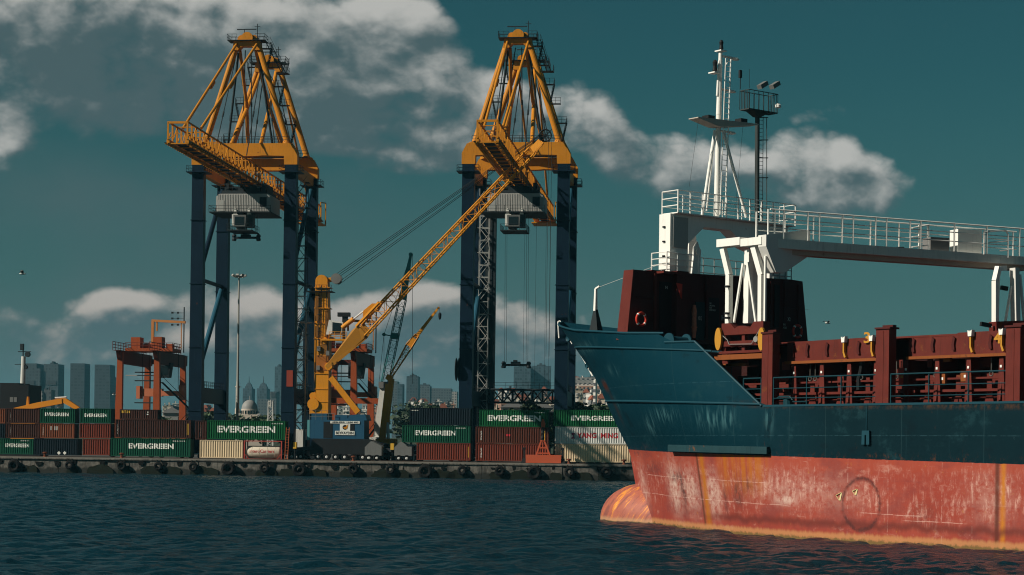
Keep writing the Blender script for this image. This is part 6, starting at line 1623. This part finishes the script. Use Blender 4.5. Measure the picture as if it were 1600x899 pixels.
coaming(1); coaming(-1)
# big deck posts
for px0, px1, py in ((1190.5, 1207, 522), (1368.5, 1389, 515), (1571.5, 1594, 512)):
    a, z = sp(px0, py, BM); b, _ = sp(px1, py, BM)
    zt_ = z
    for sg in (1,):
        pst = ship.part('deck_post', MB().box(b, a, BM - .62, BM - .02, 7.5, zt_).box((a + b) / 2 - .08, (a + b) / 2 - .04, BM - .03, BM + .0, 7.7, zt_ - .1), SR)
        ship.part('post_cap', MB().box(b - .12, a + .04, BM - .72, BM + .06, zt_ + .002, zt_ + .1).box(b - .1, a - .3, BM - .5, BM - .2, zt_ + .1, zt_ + .22), SRD, parent=pst)
for s0 in (-8.2, -17.0, -25.8, -34.6): ship.part('deck_post', MB().box(s0 - .4, s0 + .4, BM - .62, BM - .02, 7.5, 11.5), SR)
# teal rails on the port deck edge between the posts
for (a, b) in ((18.3 + 1.9, 18.75), (17.75, 9.95), (8.95, 1.1), (.05, -7.7), (-8.7, -16.5), (-17.5, -25.3), (-26.3, -34.1)):
    m = MB(); n = max(1, round(abs(a - b) / 2.35)); hgt = 1.75
    for z in (.55, 1.12, hgt): m.tube((a, BM - .08, 7.5 + z), (b, BM - .08, 7.5 + z), .03 if z < hgt else .045, n=6)
    for i in range(n + 1):
        q = a + (b - a) * i / n; m.box(q - .03, q + .03, BM - .12, BM - .06, 7.5, 7.5 + hgt)
    ship.part('deck_rail', m, STL)
s0, z0 = sp(1228, 622, 8.5)
ship.part('mooring_pipe', MB().path([(s0 + 1, 8.5, 7.9), (s0 + .5, 8.5, 8.15), (s0 - .3, 8.5, 8.15), (s0 - .6, 8.5, 7.85), (s0 - 1.6, 8.5, 7.85)], .05).lathe((s0 - .1, 8.4, 7.5), [(.3, 0), (.3, .5), (.38, .55), (0, .6)], 12), STL)

# ------------------------------------------------------------------ forecastle breakwater house
BS = 31.0
def T2(px, py, s=BS): y, z = stp(px, py, s); return (y, z)
a0 = T2(981, 508); a1 = T2(991, 421.5); b1 = T2(1254, 440); b0 = T2(1264, 514)
zb = 12.0
house_ = MB()
top = [a1, b1]
pts = [(a0[0] + .02, zb), a1, (T2(1022, 424)[0], T2(1022, 424)[1]), T2(1236, 437), b1, (b0[0], zb)]
house_.prism([(y, z) for (y, z) in pts], 'x', BS, BS + .35)
# rest of the house going forward, tapering
w0 = a1[0]; w1 = b1[0]
house_.frus(BS + .35, BS + 5.2, -5.6, 3.4, zb, BS + .35, BS + 5.2, -5.2, 3.2, a1[1] - .9)
fh = ship.part('forecastle_house', house_, SRD)
ship.part('side_flange', MB().add([(BS - .02, a0[0] + .02, zb), (BS - .02, a1[0] + .02, a1[1]), (BS + .9, a1[0] + .0, a1[1]), (BS + 1.0, a0[0] + .0, zb), (BS - .02, a0[0] + .1, zb), (BS - .02, a1[0] + .1, a1[1]), (BS + .9, a1[0] + .08, a1[1]), (BS + 1.0, a0[0] + .08, zb)],
          [(0, 1, 2, 3), (7, 6, 5, 4), (0, 4, 5, 1), (1, 5, 6, 2), (2, 6, 7, 3), (3, 7, 4, 0)]), SR, parent=fh)
# recessed bays, doors, ribs on the aft face
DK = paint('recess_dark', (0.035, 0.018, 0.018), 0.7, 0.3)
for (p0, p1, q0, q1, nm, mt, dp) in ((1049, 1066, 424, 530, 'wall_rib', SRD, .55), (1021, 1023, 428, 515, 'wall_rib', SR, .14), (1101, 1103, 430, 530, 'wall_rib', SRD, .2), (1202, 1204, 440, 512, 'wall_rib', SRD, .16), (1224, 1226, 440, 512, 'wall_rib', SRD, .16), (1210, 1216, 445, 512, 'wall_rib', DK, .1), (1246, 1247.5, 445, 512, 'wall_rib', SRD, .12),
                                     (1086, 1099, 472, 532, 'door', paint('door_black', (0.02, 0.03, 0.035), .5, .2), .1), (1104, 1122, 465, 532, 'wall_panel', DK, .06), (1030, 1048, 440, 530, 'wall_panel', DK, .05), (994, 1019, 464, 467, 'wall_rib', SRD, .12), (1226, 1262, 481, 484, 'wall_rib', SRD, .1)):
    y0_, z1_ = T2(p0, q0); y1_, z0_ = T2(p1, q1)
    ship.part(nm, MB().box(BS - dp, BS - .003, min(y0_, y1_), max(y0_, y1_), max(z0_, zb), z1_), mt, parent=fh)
y0_, z0_ = T2(1052, 452)
ship.part('red_flag', MB().prism([(y0_ + .3, z0_ + .35), (y0_ - .22, z0_ + .3), (y0_ - .1, z0_ - .55), (y0_ - .2, z0_ - .65)], 'x', BS - .62, BS - .57), paint('flag_red', (0.6, 0.06, 0.04), .6, .1), parent=fh)
def aft_text(txt, px, py, w, h, mt=None, par=None):
    y_, z_ = T2(px, py); tm = text_mb(txt, w, h, .02)
    ship.part('lettering', moved(tm, fn=lambda v: (BS - .16, y_ - v[0], z_ - h + v[2])), mt or paint('dim_white_lettering', (0.42, 0.42, 0.38), .6, .2), parent=par or fh)
aft_text('NO\nSMOKING\nFOR\nEVERYBODY', 1106, 473, .62, .55)
aft_text('NO 2', 1088, 494, .36, .28); aft_text('H', 1125, 493, .28, .34); aft_text('X2', 1228, 496, .28, .26); aft_text('FIRE\nHOSE', 1221, 506, .34, .34); aft_text('N', 1037, 447, .2, .2)
y0_, z0_ = T2(1078, 500)
ship.part('canvas_roll', MB().lathe((BS - .4, y0_, 0), [(.1, z0_ - 1.2), (.17, z0_ - .7), (.15, z0_ + .1), (.18, z0_ + .5), (.1, z0_ + .95)], 12).torus((BS - .4, y0_, z0_ - .5), .18, .04, 'z', 12, 6), paint('canvas_orange_white', (0.60, 0.22, 0.14), .7, .5, scale=3.0), smooth=True)
ship.part('roof_lip', MB().add([(BS - .7, T2(1022, 424)[0] - .2, T2(1022, 424)[1]), (BS - .7, T2(1054, 424)[0], T2(1022, 424)[1]), (BS + 1.6, T2(1054, 424)[0], T2(1022, 424)[1]), (BS + 1.6, T2(1022, 424)[0] - .2, T2(1022, 424)[1])] + [(BS - .7, T2(1022, 424)[0] - .2, T2(1022, 424)[1] - .14), (BS - .7, T2(1054, 424)[0], T2(1022, 424)[1] - .14), (BS + 1.6, T2(1054, 424)[0], T2(1022, 424)[1] - .14), (BS + 1.6, T2(1022, 424)[0] - .2, T2(1022, 424)[1] - .14)],
                          [(0, 1, 2, 3), (7, 6, 5, 4), (0, 4, 5, 1), (1, 5, 6, 2), (2, 6, 7, 3), (3, 7, 4, 0)]), SR, parent=fh)
RZ = T2(1100, 429)[1]                                      # roof height
ship.part('house_roof', MB().box(BS + .1, BS + 1.6, T2(1240, 437)[0], T2(1020, 424)[0], RZ - .12, RZ).box(BS + 1.6, BS + 5.2, -5.6, 3.4, RZ - .12, RZ - .01), SRD, parent=fh)
# winches etc on the forecastle step, small bow derrick post
ship.part('windlass', MB().lathe((BS - 2.2, 6.0, 11.9), [(.5, -.8), (.5, -.7), (.3, -.7), (.3, .7), (.5, .7), (.5, .8)], 16, 'y').box(BS - 2.7, BS - 1.7, 5.0, 7.0, 11.2, 11.5), BLB, smooth=False)
fy, fz = 44.2, 13.6
q = S.py(930, 503, 0)[0]; zt_ = S.py(933, 451, 0)[1]; zm = S.py(930, 484, 0)[1]
ship.part('bow_post_foot', MB().frus(q - .75, q + .45, -.35, .35, 12.7, q - .15, q + .1, -.1, .1, zm), DRK)
ship.part('bow_post', MB().bar((q, 0, zm - .1), (S.py(931, 452, 0)[0], 0, zt_), .22, .22, .7).bar((S.py(931, 452, 0)[0], 0, zt_), (S.py(937, 449, 0)[0], 0, zt_ + .15), .12).tube((S.py(937, 449, 0)[0], 0, zt_ + .1), (BS, 5.0, RZ + .6), .012, n=4), SW)
ship.part('bow_winch', MB().lathe((37.0, 1.5, 13.1), [(.6, -.5), (.6, -.4), (.3, -.4), (.3, .4), (.6, .4), (.6, .5)], 14, 'y').box(35.5, 39.0, .6, 2.4, 11.9, 12.9).box(39.5, 41, -1, 1.2, 12.2, 13.2), DRK)

# ------------------------------------------------------------------ white portal on the roof
cyl0 = T2(1050, 400)[0]; cyl1 = T2(1078, 400)[0]
ztp = T2(1060, 334)[1]; cwid = cyl0 - cyl1
po = ship.part('portal_column', MB().box(BS + .2, BS + 1.25, cyl1, cyl0, RZ, ztp), SW)
for k in range(4): ship.part('column_fitting', MB().box(BS + .65, BS + .85, cyl0 + .001, cyl0 + .1, ztp - .9 - k * .95, ztp - .8 - k * .95), BLK, parent=po)
ship.part('access_panel', MB().box(BS + .12, BS + .197, cyl1 + .08, cyl0 - .2, RZ + 1.6, ztp - .2), paint('grey_panel', (0.42, 0.42, 0.40), .5, .1), parent=po)
y2 = T2(1234, 400)[0]; y1r = T2(1206, 400)[0]
zb1 = T2(1120, 357)[1]; zb2 = T2(1120, 372)[1]; zbt = T2(1120, 339)[1]
ship.part('portal_column', MB().box(BS + .2, BS + 1.25, y2, y1r, RZ - .3, zb1), SW)
yl = T2(1079, 380)[0]; ya = T2(1104, 358)[0]; yb = T2(1145, 358)[0]; yc = T2(1170, 376)[0]; yd = T2(1206, 376)[0]
ship.part('portal_beam', MB().prism([(cyl1 + .01, ztp), (y2, zbt - .1), (y2, zb1 - .8), (yd, zb2 - .9), (yc, zb2 - .35), (yb, zb1 + .02), (ya, zb1 + .02), (yl, zb2 - .55), (cyl1 + .01, zb2 - 1.0)], 'x', BS + .22, BS + 1.23), SW)
yL = T2(1040, 300, BS + 1.0)[0]; cyl0s = cyl0; cyl0 = yL - .1
pr = ship.part('portal_platform', MB().box(BS - .2, BS + 1.3, y2 - .3, cyl0 + .1, ztp + .01, ztp + .08), SW)
m = MB(); m.rail([(BS - .2, cyl0 + .1, ztp + .05), (BS - .2, y2 - .3, ztp + .05)], 1.45, 3, 1.15, .035, .05).rail([(BS + 1.3, cyl0 + .1, ztp + .05), (BS + 1.3, y2 - .3, ztp + .05)], 1.45, 3, 1.9, .022, .03).rail([(BS - .2, cyl0 + .1, ztp + .05), (BS + 1.3, cyl0 + .1, ztp + .05)], 1.45, 3, 1.4, .035, .045).rail([(BS - .2, y2 - .3, ztp + .05), (BS + 1.3, y2 - .3, ztp + .05)], 1.45, 3, 1.4, .025, .035)
ship.part('handrail', m, SW, parent=pr)
ya_, za_ = T2(1018, 421, BS + 1.5); yb_, zb_ = T2(1092, 426)
ship.part('roof_rail', MB().rail([(BS + .05, ya_, RZ + .05), (BS + .05, yb_, RZ + .0)], 1.2, 3, .95, .035, .045).rail([(BS + .05, ya_, RZ + .05), (BS + 1.5, ya_, RZ + .05)], 1.2, 3, 1.4, .03, .04), SW)
ship.part('roof_rail', MB().rail([(BS + 3, T2(1095, 430)[0], RZ), (BS + 3, T2(1232, 436)[0], RZ)], 1.5, 3, 1.0, .03, .035).rail([(BS + .1, T2(1210, 436)[0], RZ), (BS + .1, T2(1238, 437)[0], RZ)], 1.6, 4, .6, .03, .04), paint('rail_grey', (0.3, 0.34, 0.34), .5, .1))
ship.part('vent_trunk', MB().frus(BS + 1.8, BS + 3.0, T2(1123, 425)[0], T2(1104, 425)[0], RZ, BS + 2.0, BS + 2.8, T2(1120, 365)[0], T2(1110, 365)[0], T2(1115, 360)[1]), SW)
ship.part('davit', MB().prism([(T2(1096, 424)[0], RZ), (T2(1109, 425)[0], RZ), (T2(1110, 395)[0], T2(1110, 392)[1]), (T2(1105, 376)[0], T2(1105, 376)[1]), (T2(1100, 385)[0], T2(1100, 385)[1])], 'x', BS + .9, BS + 1.05).lathe((BS + .85, T2(1105, 392)[0], T2(1105, 392)[1]), [(0, -.06), (.22, -.06), (.22, .02)], 14, 'x'), SW)
# ------------------------------------------------------------------ signal mast
def MP(px, py, s=BS + 1.0): y, z = stp(px, py, s); return Vector((s, y, z))
mp0 = MP(1119.5, 338); mp1 = MP(1123, 180); mp2 = MP(1126, 80)
mast_ = ship.part('signal_mast', MB().tube(mp0, mp1, .20, .17, n=14).tube(mp1, mp2, .19, .13, n=12).tube(MP(1120.8, 150), MP(1124, 95), .09, n=8), SW, smooth=True)
for a, b in (((1117, 205), (1097, 337)), ((1130, 205), (1166, 340))):
    ship.part('mast_leg', MB().tube(MP(*a), MP(*b, BS + .0) if a[0] < 1120 else MP(*b, BS + .6), .12, .10, n=10), SW)
ship.part('mast_leg', MB().tube(MP(1117, 210), MP(1104, 330, BS + 2.2), .06, n=8), SW)
lad = MB(); p, q = MP(1129, 336, BS + .5), MP(1138, 92, BS + .5)
d = Vector((0, .24, 0))
lad.tube(p + d, q + d, .035, n=6).tube(p - d, q - d, .045, n=6)
for i in range(30): c = p.lerp(q, (i + .5) / 30); lad.tube(c + d, c - d, .022, n=5)
ship.part('mast_ladder', lad, SW, parent=mast_)
ya0 = MP(1081, 186); yb0 = MP(1176, 197); yc0 = MP(1119, 200)
ship.part('yard', MB().prism([(ya0.y, ya0.z), (ya0.y, ya0.z + .06), (MP(1110, 189).y, MP(1110, 189).z + .05), (MP(1135, 192).y, MP(1135, 192).z + .05), (yb0.y, yb0.z + .05), (yb0.y, yb0.z), (MP(1140, 199).y, MP(1140, 199).z), (yc0.y, yc0.z), (MP(1112, 199).y, MP(1112, 199).z)], 'x', BS + .4, BS + 1.3), paint('yard_beige', (0.50, 0.44, 0.38), .5, .1), parent=mast_)
for px_, py_ in ((1107, 186), (1158, 191)):
    c = MP(px_, py_); ship.part('mast_floodlight', MB().box(c.x - .3, c.x + .3, c.y - .3, c.y + .3, c.z - .05, c.z + .2), BLK, parent=mast_)
for px_, py_, L in ((1139, 90, .62), (1134, 141, .62), (1134, 206, .6)):
    c = MP(px_, py_); ship.part('lamp_arm', MB().box(c.x - .15, c.x + .15, c.y - L - .1, c.y + .6, c.z - .03, c.z + .05).lathe((c.x, c.y - L, c.z - .06), [(.0, -.08), (.24, -.03), (.26, .03), (0, .07)], 14).bar((c.x, c.y, c.z), (c.x, c.y + .2, c.z - .5), .06), SW, parent=mast_)
for px_, p0, p1, r_ in ((1127, 63, 79, .15), (1117, 94, 113, .17)):
    a, b = MP(px_, p1), MP(px_, p0); ship.part('signal_lamp', MB().lathe((a.x, a.y, 0), [(r_ * .7, a.z), (r_, a.z + .1), (r_ * .8, (a.z + b.z) / 2), (r_, b.z - .15), (r_ * .5, b.z), (0, b.z + .02)], 12), BLK, parent=mast_)
    ship.part('lamp_shelf', MB().box(a.x - .3, a.x + .3, a.y - .22, a.y + .32, a.z - .1, a.z - .02), SW, parent=mast_)
for a, b in (((1091, 190), (1077, 292)), ((1161, 196), (1148, 338))): ship.part('halyard', MB().tube(MP(*a), MP(*b), .012, n=4), ROPE, parent=mast_)
# ------------------------------------------------------------------ black floodlight pole with basket
LS = BS + 4.0
def LP(px, py, s=LS): y, z = stp(px, py, s); return Vector((s, y, z))
GP = paint('pole_dark_grey', (0.05, 0.06, 0.06), .5, .2)
pole = ship.part('floodlight_pole', MB().tube((LS, LP(1183.5, 340).y, RZ - .1), LP(1183.5, 172), .17, n=12).tube((LS, LP(1180.5, 340).y, RZ), LP(1181.5, 178), .05, n=6), GP, smooth=True)
lad = MB(); p, q = LP(1189, 400), LP(1190.5, 182)
for dx in (-.13, .28): lad.tube(p + Vector((0, dx, 0)), q + Vector((0, dx, 0)), .025, n=5)
for i in range(34): c = p.lerp(q, i / 34); lad.tube(c + Vector((0, -.13, 0)), c + Vector((0, .28, 0)), .015, n=5)
lad.tube(LP(1198, 400), LP(1198, 185), .03, n=5)
for py_ in (184, 219, 247, 278): lad.bar(LP(1182, py_), LP(1200, py_), .06)
ship.part('pole_ladder', lad, GP, parent=pole)
b0_ = LP(1163, 170); b1_ = LP(1208, 173); ht = LP(1157, 140).z - b0_.z
m = MB().box(LS - .45, LS + .45, b1_.y, b0_.y, b0_.z - .08, b0_.z)
cor = [(LS - .45, b0_.y), (LS - .45, b1_.y), (LS + .45, b1_.y), (LS + .45, b0_.y), (LS - .45, b0_.y)]
for (xa, ya2), (xb, yb2) in zip(cor[:-1], cor[1:]):
    m.tube((xa, ya2, b0_.z + ht), (xb, yb2, b0_.z + ht), .03, n=6)
    for i in range(7):
        f = i / 6; m.tube((xa + (xb - xa) * f, ya2 + (yb2 - ya2) * f, b0_.z), (xa + (xb - xa) * f, ya2 + (yb2 - ya2) * f, b0_.z + ht), .025, n=5)
m.frus(LS - .4, LS + .4, LP(1196, 172).y, LP(1172, 172).y, b0_.z - .081, LS - .2, LS + .2, LP(1186, 176).y, LP(1180, 176).y, b0_.z - .45)
ship.part('basket', m, GP, parent=pole)
for px_ in (1192, 1211):
    c = LP(px_, 132); ship.part('floodlight', MB().bar(c + Vector((0, .35, -.25)), c + Vector((0, -.3, .12)), .42, .3), GRY, parent=pole)
c = LP(1208, 167); ship.part('camera_dome', MB().lathe((LS - .5, c.y, c.z), [(.0, -.2), (.2, -.12), (.22, .05), (0, .2)], 12), SW, parent=pole, smooth=True)
c = LP(1157, 122); ship.part('antenna', MB().tube(LP(1156.5, 140), LP(1157, 110), .03).box(c.x - .08, c.x + .08, c.y - .08, c.y + .12, LP(1157, 122).z, LP(1157, 110).z).tube(LP(1171, 138), LP(1171, 108), .015, n=4), BLK, parent=pole)

# ------------------------------------------------------------------ life rings (hang on the ship)
LB = paint('lifebuoy_orange', (0.55, 0.05, 0.03), .5, .12)
def ring_(px, py, s, lab, a0=0.0, a1=2 * math.pi, R=.36):
    y_, z_ = stp(px, py, s)
    t = Thing('lifebuoy', lab, 'lifebuoy', S, (s, y_, z_))
    r = t.part('ring', MB().torus((s, y_, z_), R, .085, 'x', 28, 10, a0, a1), LB, smooth=True)
    for k in range(4):
        a = math.pi / 4 + k * math.pi / 2
        if a0 <= a <= a1: t.part('white_band', MB().torus((s, y_, z_), R, .09, 'x', 4, 10, a - .12, a + .12), SW, parent=r)
ring_(1002, 499, BS - .35, 'orange red lifebuoy hanging at the port end of the dark forecastle wall', R=.40)
ring_(1246, 518, BS - .35, 'orange red lifebuoy half hidden at the starboard end of the forecastle wall', R=.42)

# ================================================================== hatch cover gantry standing on the coamings
gt = Thing('hatch_gantry', 'white travelling hatch gantry with orange feet and a long railed beam', 'gantry crane', S, (20, 0, 11.4))
GY = 8.05
def gp(px, py, y=GY): s, z = S.py(px, py, y); return Vector((s, y, z))
zc0 = 11.42
# port leg frame
def leg(name, pts, w, h, mat=SW, dy=0):
    m = MB()
    for a, b in zip(pts[:-1], pts[1:]): m.bar(gp(*a) + Vector((0, dy, 0)), gp(*b) + Vector((0, dy, 0)), w, h)
    return gt.part(name, m, mat)
tb0, tb1 = gp(1125, 378), gp(1195, 376)
gt.part('leg_top_beam', MB().box(gp(1162, 380).x + .05, tb0.x, GY - .5, GY + .3, gp(1126, 387).z, gp(1126, 375).z).box(tb1.x, gp(1162, 380).x - .02, GY - .5, GY + .3, gp(1190, 383).z, gp(1190, 371).z), SW)
leg('leg_post', [(1130, 389), (1139.5, 430), (1138.5, 507)], .30, .34)
leg('leg_post', [(1178, 386), (1190, 430), (1189.5, 505)], .28, .36)
leg('leg_post', [(1164, 390), (1162.5, 505)], .36, .40, dy=-.35)
gt.part('leg_web', MB().frus(gp(1183, 500, GY - .9).x, gp(1170, 500, GY - .9).x, GY - 1.3, GY - .4, gp(1176, 503).z, gp(1178, 390, GY - .9).x, gp(1172, 390, GY - .9).x, GY - 1.0, GY - .4, gp(1176, 392).z), paint('web_grey', (0.70, 0.69, 0.65), .5, .1))
leg('leg_brace', [(1147, 504), (1161, 412)], .12, .12); leg('leg_brace', [(1181, 503), (1168, 410)], .12, .12)
leg('leg_pipe', [(1196, 400), (1195, 507)], .12, .12)
gt.part('leg_top_arm', MB().prism([(GY - 3.5, gp(1195, 352).z), (GY + .25, gp(1195, 368).z), (GY + .25, gp(1195, 378).z - .3), (GY - .6, gp(1195, 425).z), (GY - 1.3, gp(1195, 425).z), (GY - 3.5, gp(1195, 385).z - .3)], 'x', gp(1196, 380).x - .3, gp(1196, 380).x + .35), paint('web_grey', (0.45, 0.45, 0.43)))
# orange foot frame
z5 = gp(1160, 507).z; z6 = gp(1160, 523).z; z7 = gp(1160, 551).z
fx0 = gp(1196, 530).x; fx1 = gp(1131, 530).x
gt.part('foot_frame', MB().prism([(fx1, z5 + .1), (fx1 - .7, z5 + .1), (fx1 - 1.1, z5 - .25), (fx1 - 1.4, z5 - .1), (fx0 + 1.7, z5 - .1), (fx0 + 1.1, z5 - .25), (fx0 + .8, z5 + .1), (fx0, z5 + .1), (fx0, z6), (fx1, z6)], 'y', GY - .35, GY + .2)
        .box(fx0, fx0 + .3, GY - .3, GY + .15, z7, z6).box(fx1 - .3, fx1, GY - .3, GY + .15, z7, z6).box((fx0 + fx1) / 2 - .12, (fx0 + fx1) / 2 + .12, GY - .3, GY + .1, z7, z6), SR)
gt.part('foot_beam', MB().box(fx0, fx1, GY - .3, GY + .25, gp(1160, 541).z, gp(1160, 533).z).box(fx0 - .1, fx1 + .1, GY - .1, GY + .32, z7 - .05, z7 + .1), SR)
gt.part('rail_edge', MB().box(fx0 - .6, fx1 + .4, GY - .7, GY + .4, z7 - .42, z7 - .12), SO)
for px_ in (1121.5, 1189):
    c = gp(px_, 530, GY + .45)
    gt.part('drive_wheel', MB().lathe((c.x, GY + .35, c.z), [(0, .1), (.30, .09), (.50, .04), (.55, -.1), (.3, -.15)], 24, 'y') if False else MB().prism([(c.x + .27 * math.cos(a) * 1.0, c.z + .68 * math.sin(a)) for a in [i * math.pi / 12 for i in range(24)]], 'y', GY + .30, GY + .45), SHY)
gt.part('hydraulic_pipes', MB().path([(fx1, GY + .3, z6 + .1), (fx1 - .6, GY + .3, z6 - .3), (fx1 - .8, GY + .35, z7 + .5), (fx0 + .8, GY + .35, z7 + .45), (fx0 + .2, GY + .3, z6 + .2)], .025).lathe(((fx0 + fx1) / 2 - 1.3, GY + .3, z6 - .35), [(.18, -.1), (.18, .1)], 14, 'y'), paint('pipe_grey', (.25, .25, .24)))
for (px_, py_) in ((1137, 448), (1136, 490), (1137, 497)): c = gp(px_, py_, GY + .3); gt.part('bracket', MB().box(c.x - .12, c.x + .12, GY + .2, GY + .45, c.z - .06, c.z + .06), BLK)
# beam across to the starboard coaming (leans slightly forward to aft)
b0v = Vector((19.0, 7.6, 0)); b1v = Vector((13.4, -9.6, 0)); b2v = b1v + (b1v - b0v) * .08
dirv = (b1v - b0v).normalized(); nv = Vector((dirv.y, -dirv.x, 0)) * -1
def bz(px, py, f):          # height of the pixel at fraction f of the beam
    c = b0v.lerp(b1v, f); return S.px(px, py, c.x)[1]
zA = S.px(1200, 388, b0v.x)[1]; 
def onbeam(px, py):
    # intersect ray with the vertical plane of the beam
    r = ray(px, py); o = S.w(b0v.x, b0v.y, 0); e = S.e * dirv.x + S.n * dirv.y; n = Vector((-e.y, e.x, 0))
    k = o.dot(n) / Vector((r[0], 1, 0)).dot(n); P = Vector((r[0] * k, k, CAMH + r[2] * k)); return Vector(S.inv(P))
p0 = onbeam(1202, 380); p1 = onbeam(1605, 407)
def thick(px): return onbeam(px, 372 + (px - 1200) * .062).z, onbeam(px, 388 + (px - 1200) * .062).z
bmx = MB()
A_t = onbeam(1203, 372); A_b = onbeam(1203, 387); B_t = onbeam(1610, 402); B_b = onbeam(1610, 415)
ww = 1.5
off_ = nv * ww
if off_.x < 0: off_ = -off_
bmx.add([A_b, B_b, B_t, A_t] + [v + off_ for v in (A_b, B_b, B_t, A_t)], [(0, 1, 2, 3), (7, 6, 5, 4), (0, 4, 5, 1), (1, 5, 6, 2), (2, 6, 7, 3), (3, 7, 4, 0)])
beam = gt.part('beam', bmx, paint('beam_grey_white', (0.78, 0.76, 0.70), .5, .12, .15, rustcol=(.3, .12, .05), streak=.25))
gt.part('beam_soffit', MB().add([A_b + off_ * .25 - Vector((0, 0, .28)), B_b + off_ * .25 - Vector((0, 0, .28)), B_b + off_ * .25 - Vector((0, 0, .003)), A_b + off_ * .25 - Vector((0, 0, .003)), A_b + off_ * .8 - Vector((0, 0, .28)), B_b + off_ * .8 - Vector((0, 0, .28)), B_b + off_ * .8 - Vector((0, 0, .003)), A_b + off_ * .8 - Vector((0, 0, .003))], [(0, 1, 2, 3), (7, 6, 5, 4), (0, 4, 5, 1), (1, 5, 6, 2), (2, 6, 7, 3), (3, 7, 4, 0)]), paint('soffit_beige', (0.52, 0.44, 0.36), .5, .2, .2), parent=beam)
H0 = onbeam(1203, 327).z - A_t.z; H1 = onbeam(1600, 358).z - B_t.z
rl = MB(); rl2 = MB()
xs_px = [1200, 1210, 1224, 1262, 1280, 1316, 1333, 1368, 1385, 1422, 1438.5, 1491, 1542, 1593]
for k in (0, 1):
    base = Vector((0, 0, 0)) if k == 0 else off_
    R_ = rl if k == 0 else rl2
    for f in (.36, .68, 1.0):
        R_.tube(A_t + base + Vector((0, 0, H0 * f)), B_t + base + Vector((0, 0, H1 * f)), .035 if f < 1 else .05, n=6)
    for px_ in (xs_px if k == 0 else [1200 + 45 * i for i in range(10)]):
        a = onbeam(px_, 380); f = (a - A_t).dot(dirv) / (B_t - A_t).dot(dirv); a = A_t.lerp(B_t, f) + base
        R_.tube(a, a + Vector((0, 0, H0 + (H1 - H0) * f)), .055, n=6)
gt.part('handrail', rl, SW, parent=beam); gt.part('handrail', rl2, SW, parent=beam)
def ob(px, py, off=.4): return onbeam(px, py) + off_ * off
def bx(px0, px1, py0, py1, mat, name, d0=.3, d1=.9):
    a = ob(px0, py1, d0); b = ob(px1, py0, d0); dd = off_ * (d1 - d0); z0 = A_t.lerp(B_t, (px0 - 1203) / 407).z + .02
    v = [Vector((a.x, a.y, z0)), Vector((b.x, b.y, z0)), Vector((b.x, b.y, b.z)), Vector((a.x, a.y, b.z))]
    return gt.part(name, MB().add(v + [q + dd for q in v], [(0, 1, 2, 3), (7, 6, 5, 4), (0, 4, 5, 1), (1, 5, 6, 2), (2, 6, 7, 3), (3, 7, 4, 0)]), mat, parent=beam)
bx(1503, 1541, 359, 398, SW, 'control_cabinet'); bx(1460, 1490, 371, 397, paint('unit_grey', (.16, .16, .16), .5, .2), 'power_unit'); bx(1410, 1419, 385, 393, BLK, 'floodlight')
gt.part('gate_rail', MB().path([ob(1537, 398, 0), ob(1537, 363, 0), ob(1571, 360, 0), ob(1575, 366, 0), ob(1575, 403, 0)], .05).tube(ob(1545, 379, 0), ob(1575, 377, 0), .04).tube(ob(1562, 392, 0), ob(1575, 391, 0), .04), SW, parent=beam)
gt.part('gate_rail', MB().path([ob(1427, 356, .1), ob(1453, 351, .1), ob(1453, 393, .1)], .05).tube(ob(1427, 370, .1), ob(1453, 368, .1), .04).tube(ob(1427, 386, .1), ob(1453, 383, .1), .04).tube(ob(1438, 352, .1), ob(1438, 392, .1), .05), SW, parent=beam)
# starboard legs
def sl(px, py, o=.5): return onbeam(px, py) + off_ * (o - .78)
for pts, w_, nm in (([(1554, 418), (1549, 440), (1549, 512)], .32, 'leg_post'), ([(1579, 420), (1581, 520)], .42, 'leg_post')):
    m = MB()
    for a, b in zip(pts[:-1], pts[1:]): m.bar(sl(*a), sl(*b), w_, w_)
    gt.part(nm, m, SW if w_ < .4 else paint('web_grey', (0.45, 0.45, 0.43)))
gt.part('leg_post', MB().bar(sl(1553, 421), sl(1566, 420), .2, .3).bar(sl(1559, 420, .8), sl(1557, 512, .8), .22, .22), SW)
gt.part('leg_brace', MB().bar(sl(1574, 448), sl(1563, 512), .12), SW); gt.part('leg_brace', MB().bar(sl(1587, 430), sl(1595, 512), .14), SW)
gt.part('cable_bunch', MB().bar(sl(1524, 507, .4), sl(1540, 510, .4), .2, .25).bar(sl(1560, 450, .6), sl(1570, 452, .6), .2, .25), BLK)
gt.part('foot_frame', MB().bar(sl(1545, 514), sl(1600, 512), .8, .8), SR)

# ================================================================== air
hm = bpy.data.materials.new('air_haze'); hm.use_nodes = True; nt = hm.node_tree
for n in list(nt.nodes):
    if n.type == 'BSDF_PRINCIPLED': nt.nodes.remove(n)
pvn = nt.nodes.new('ShaderNodeVolumePrincipled'); pvn.inputs['Color'].default_value = (0.22, 0.72, 0.95, 1); pvn.inputs['Density'].default_value = 0.00006
pvn.inputs['Anisotropy'].default_value = 0.0
nt.links.new(pvn.outputs[0], [n for n in nt.nodes if n.type == 'OUTPUT_MATERIAL'][0].inputs['Volume'])
struct('haze', MB().box(-2700, 2700, -1300, 6200, -3.5, 200), hm, W, 'stuff')
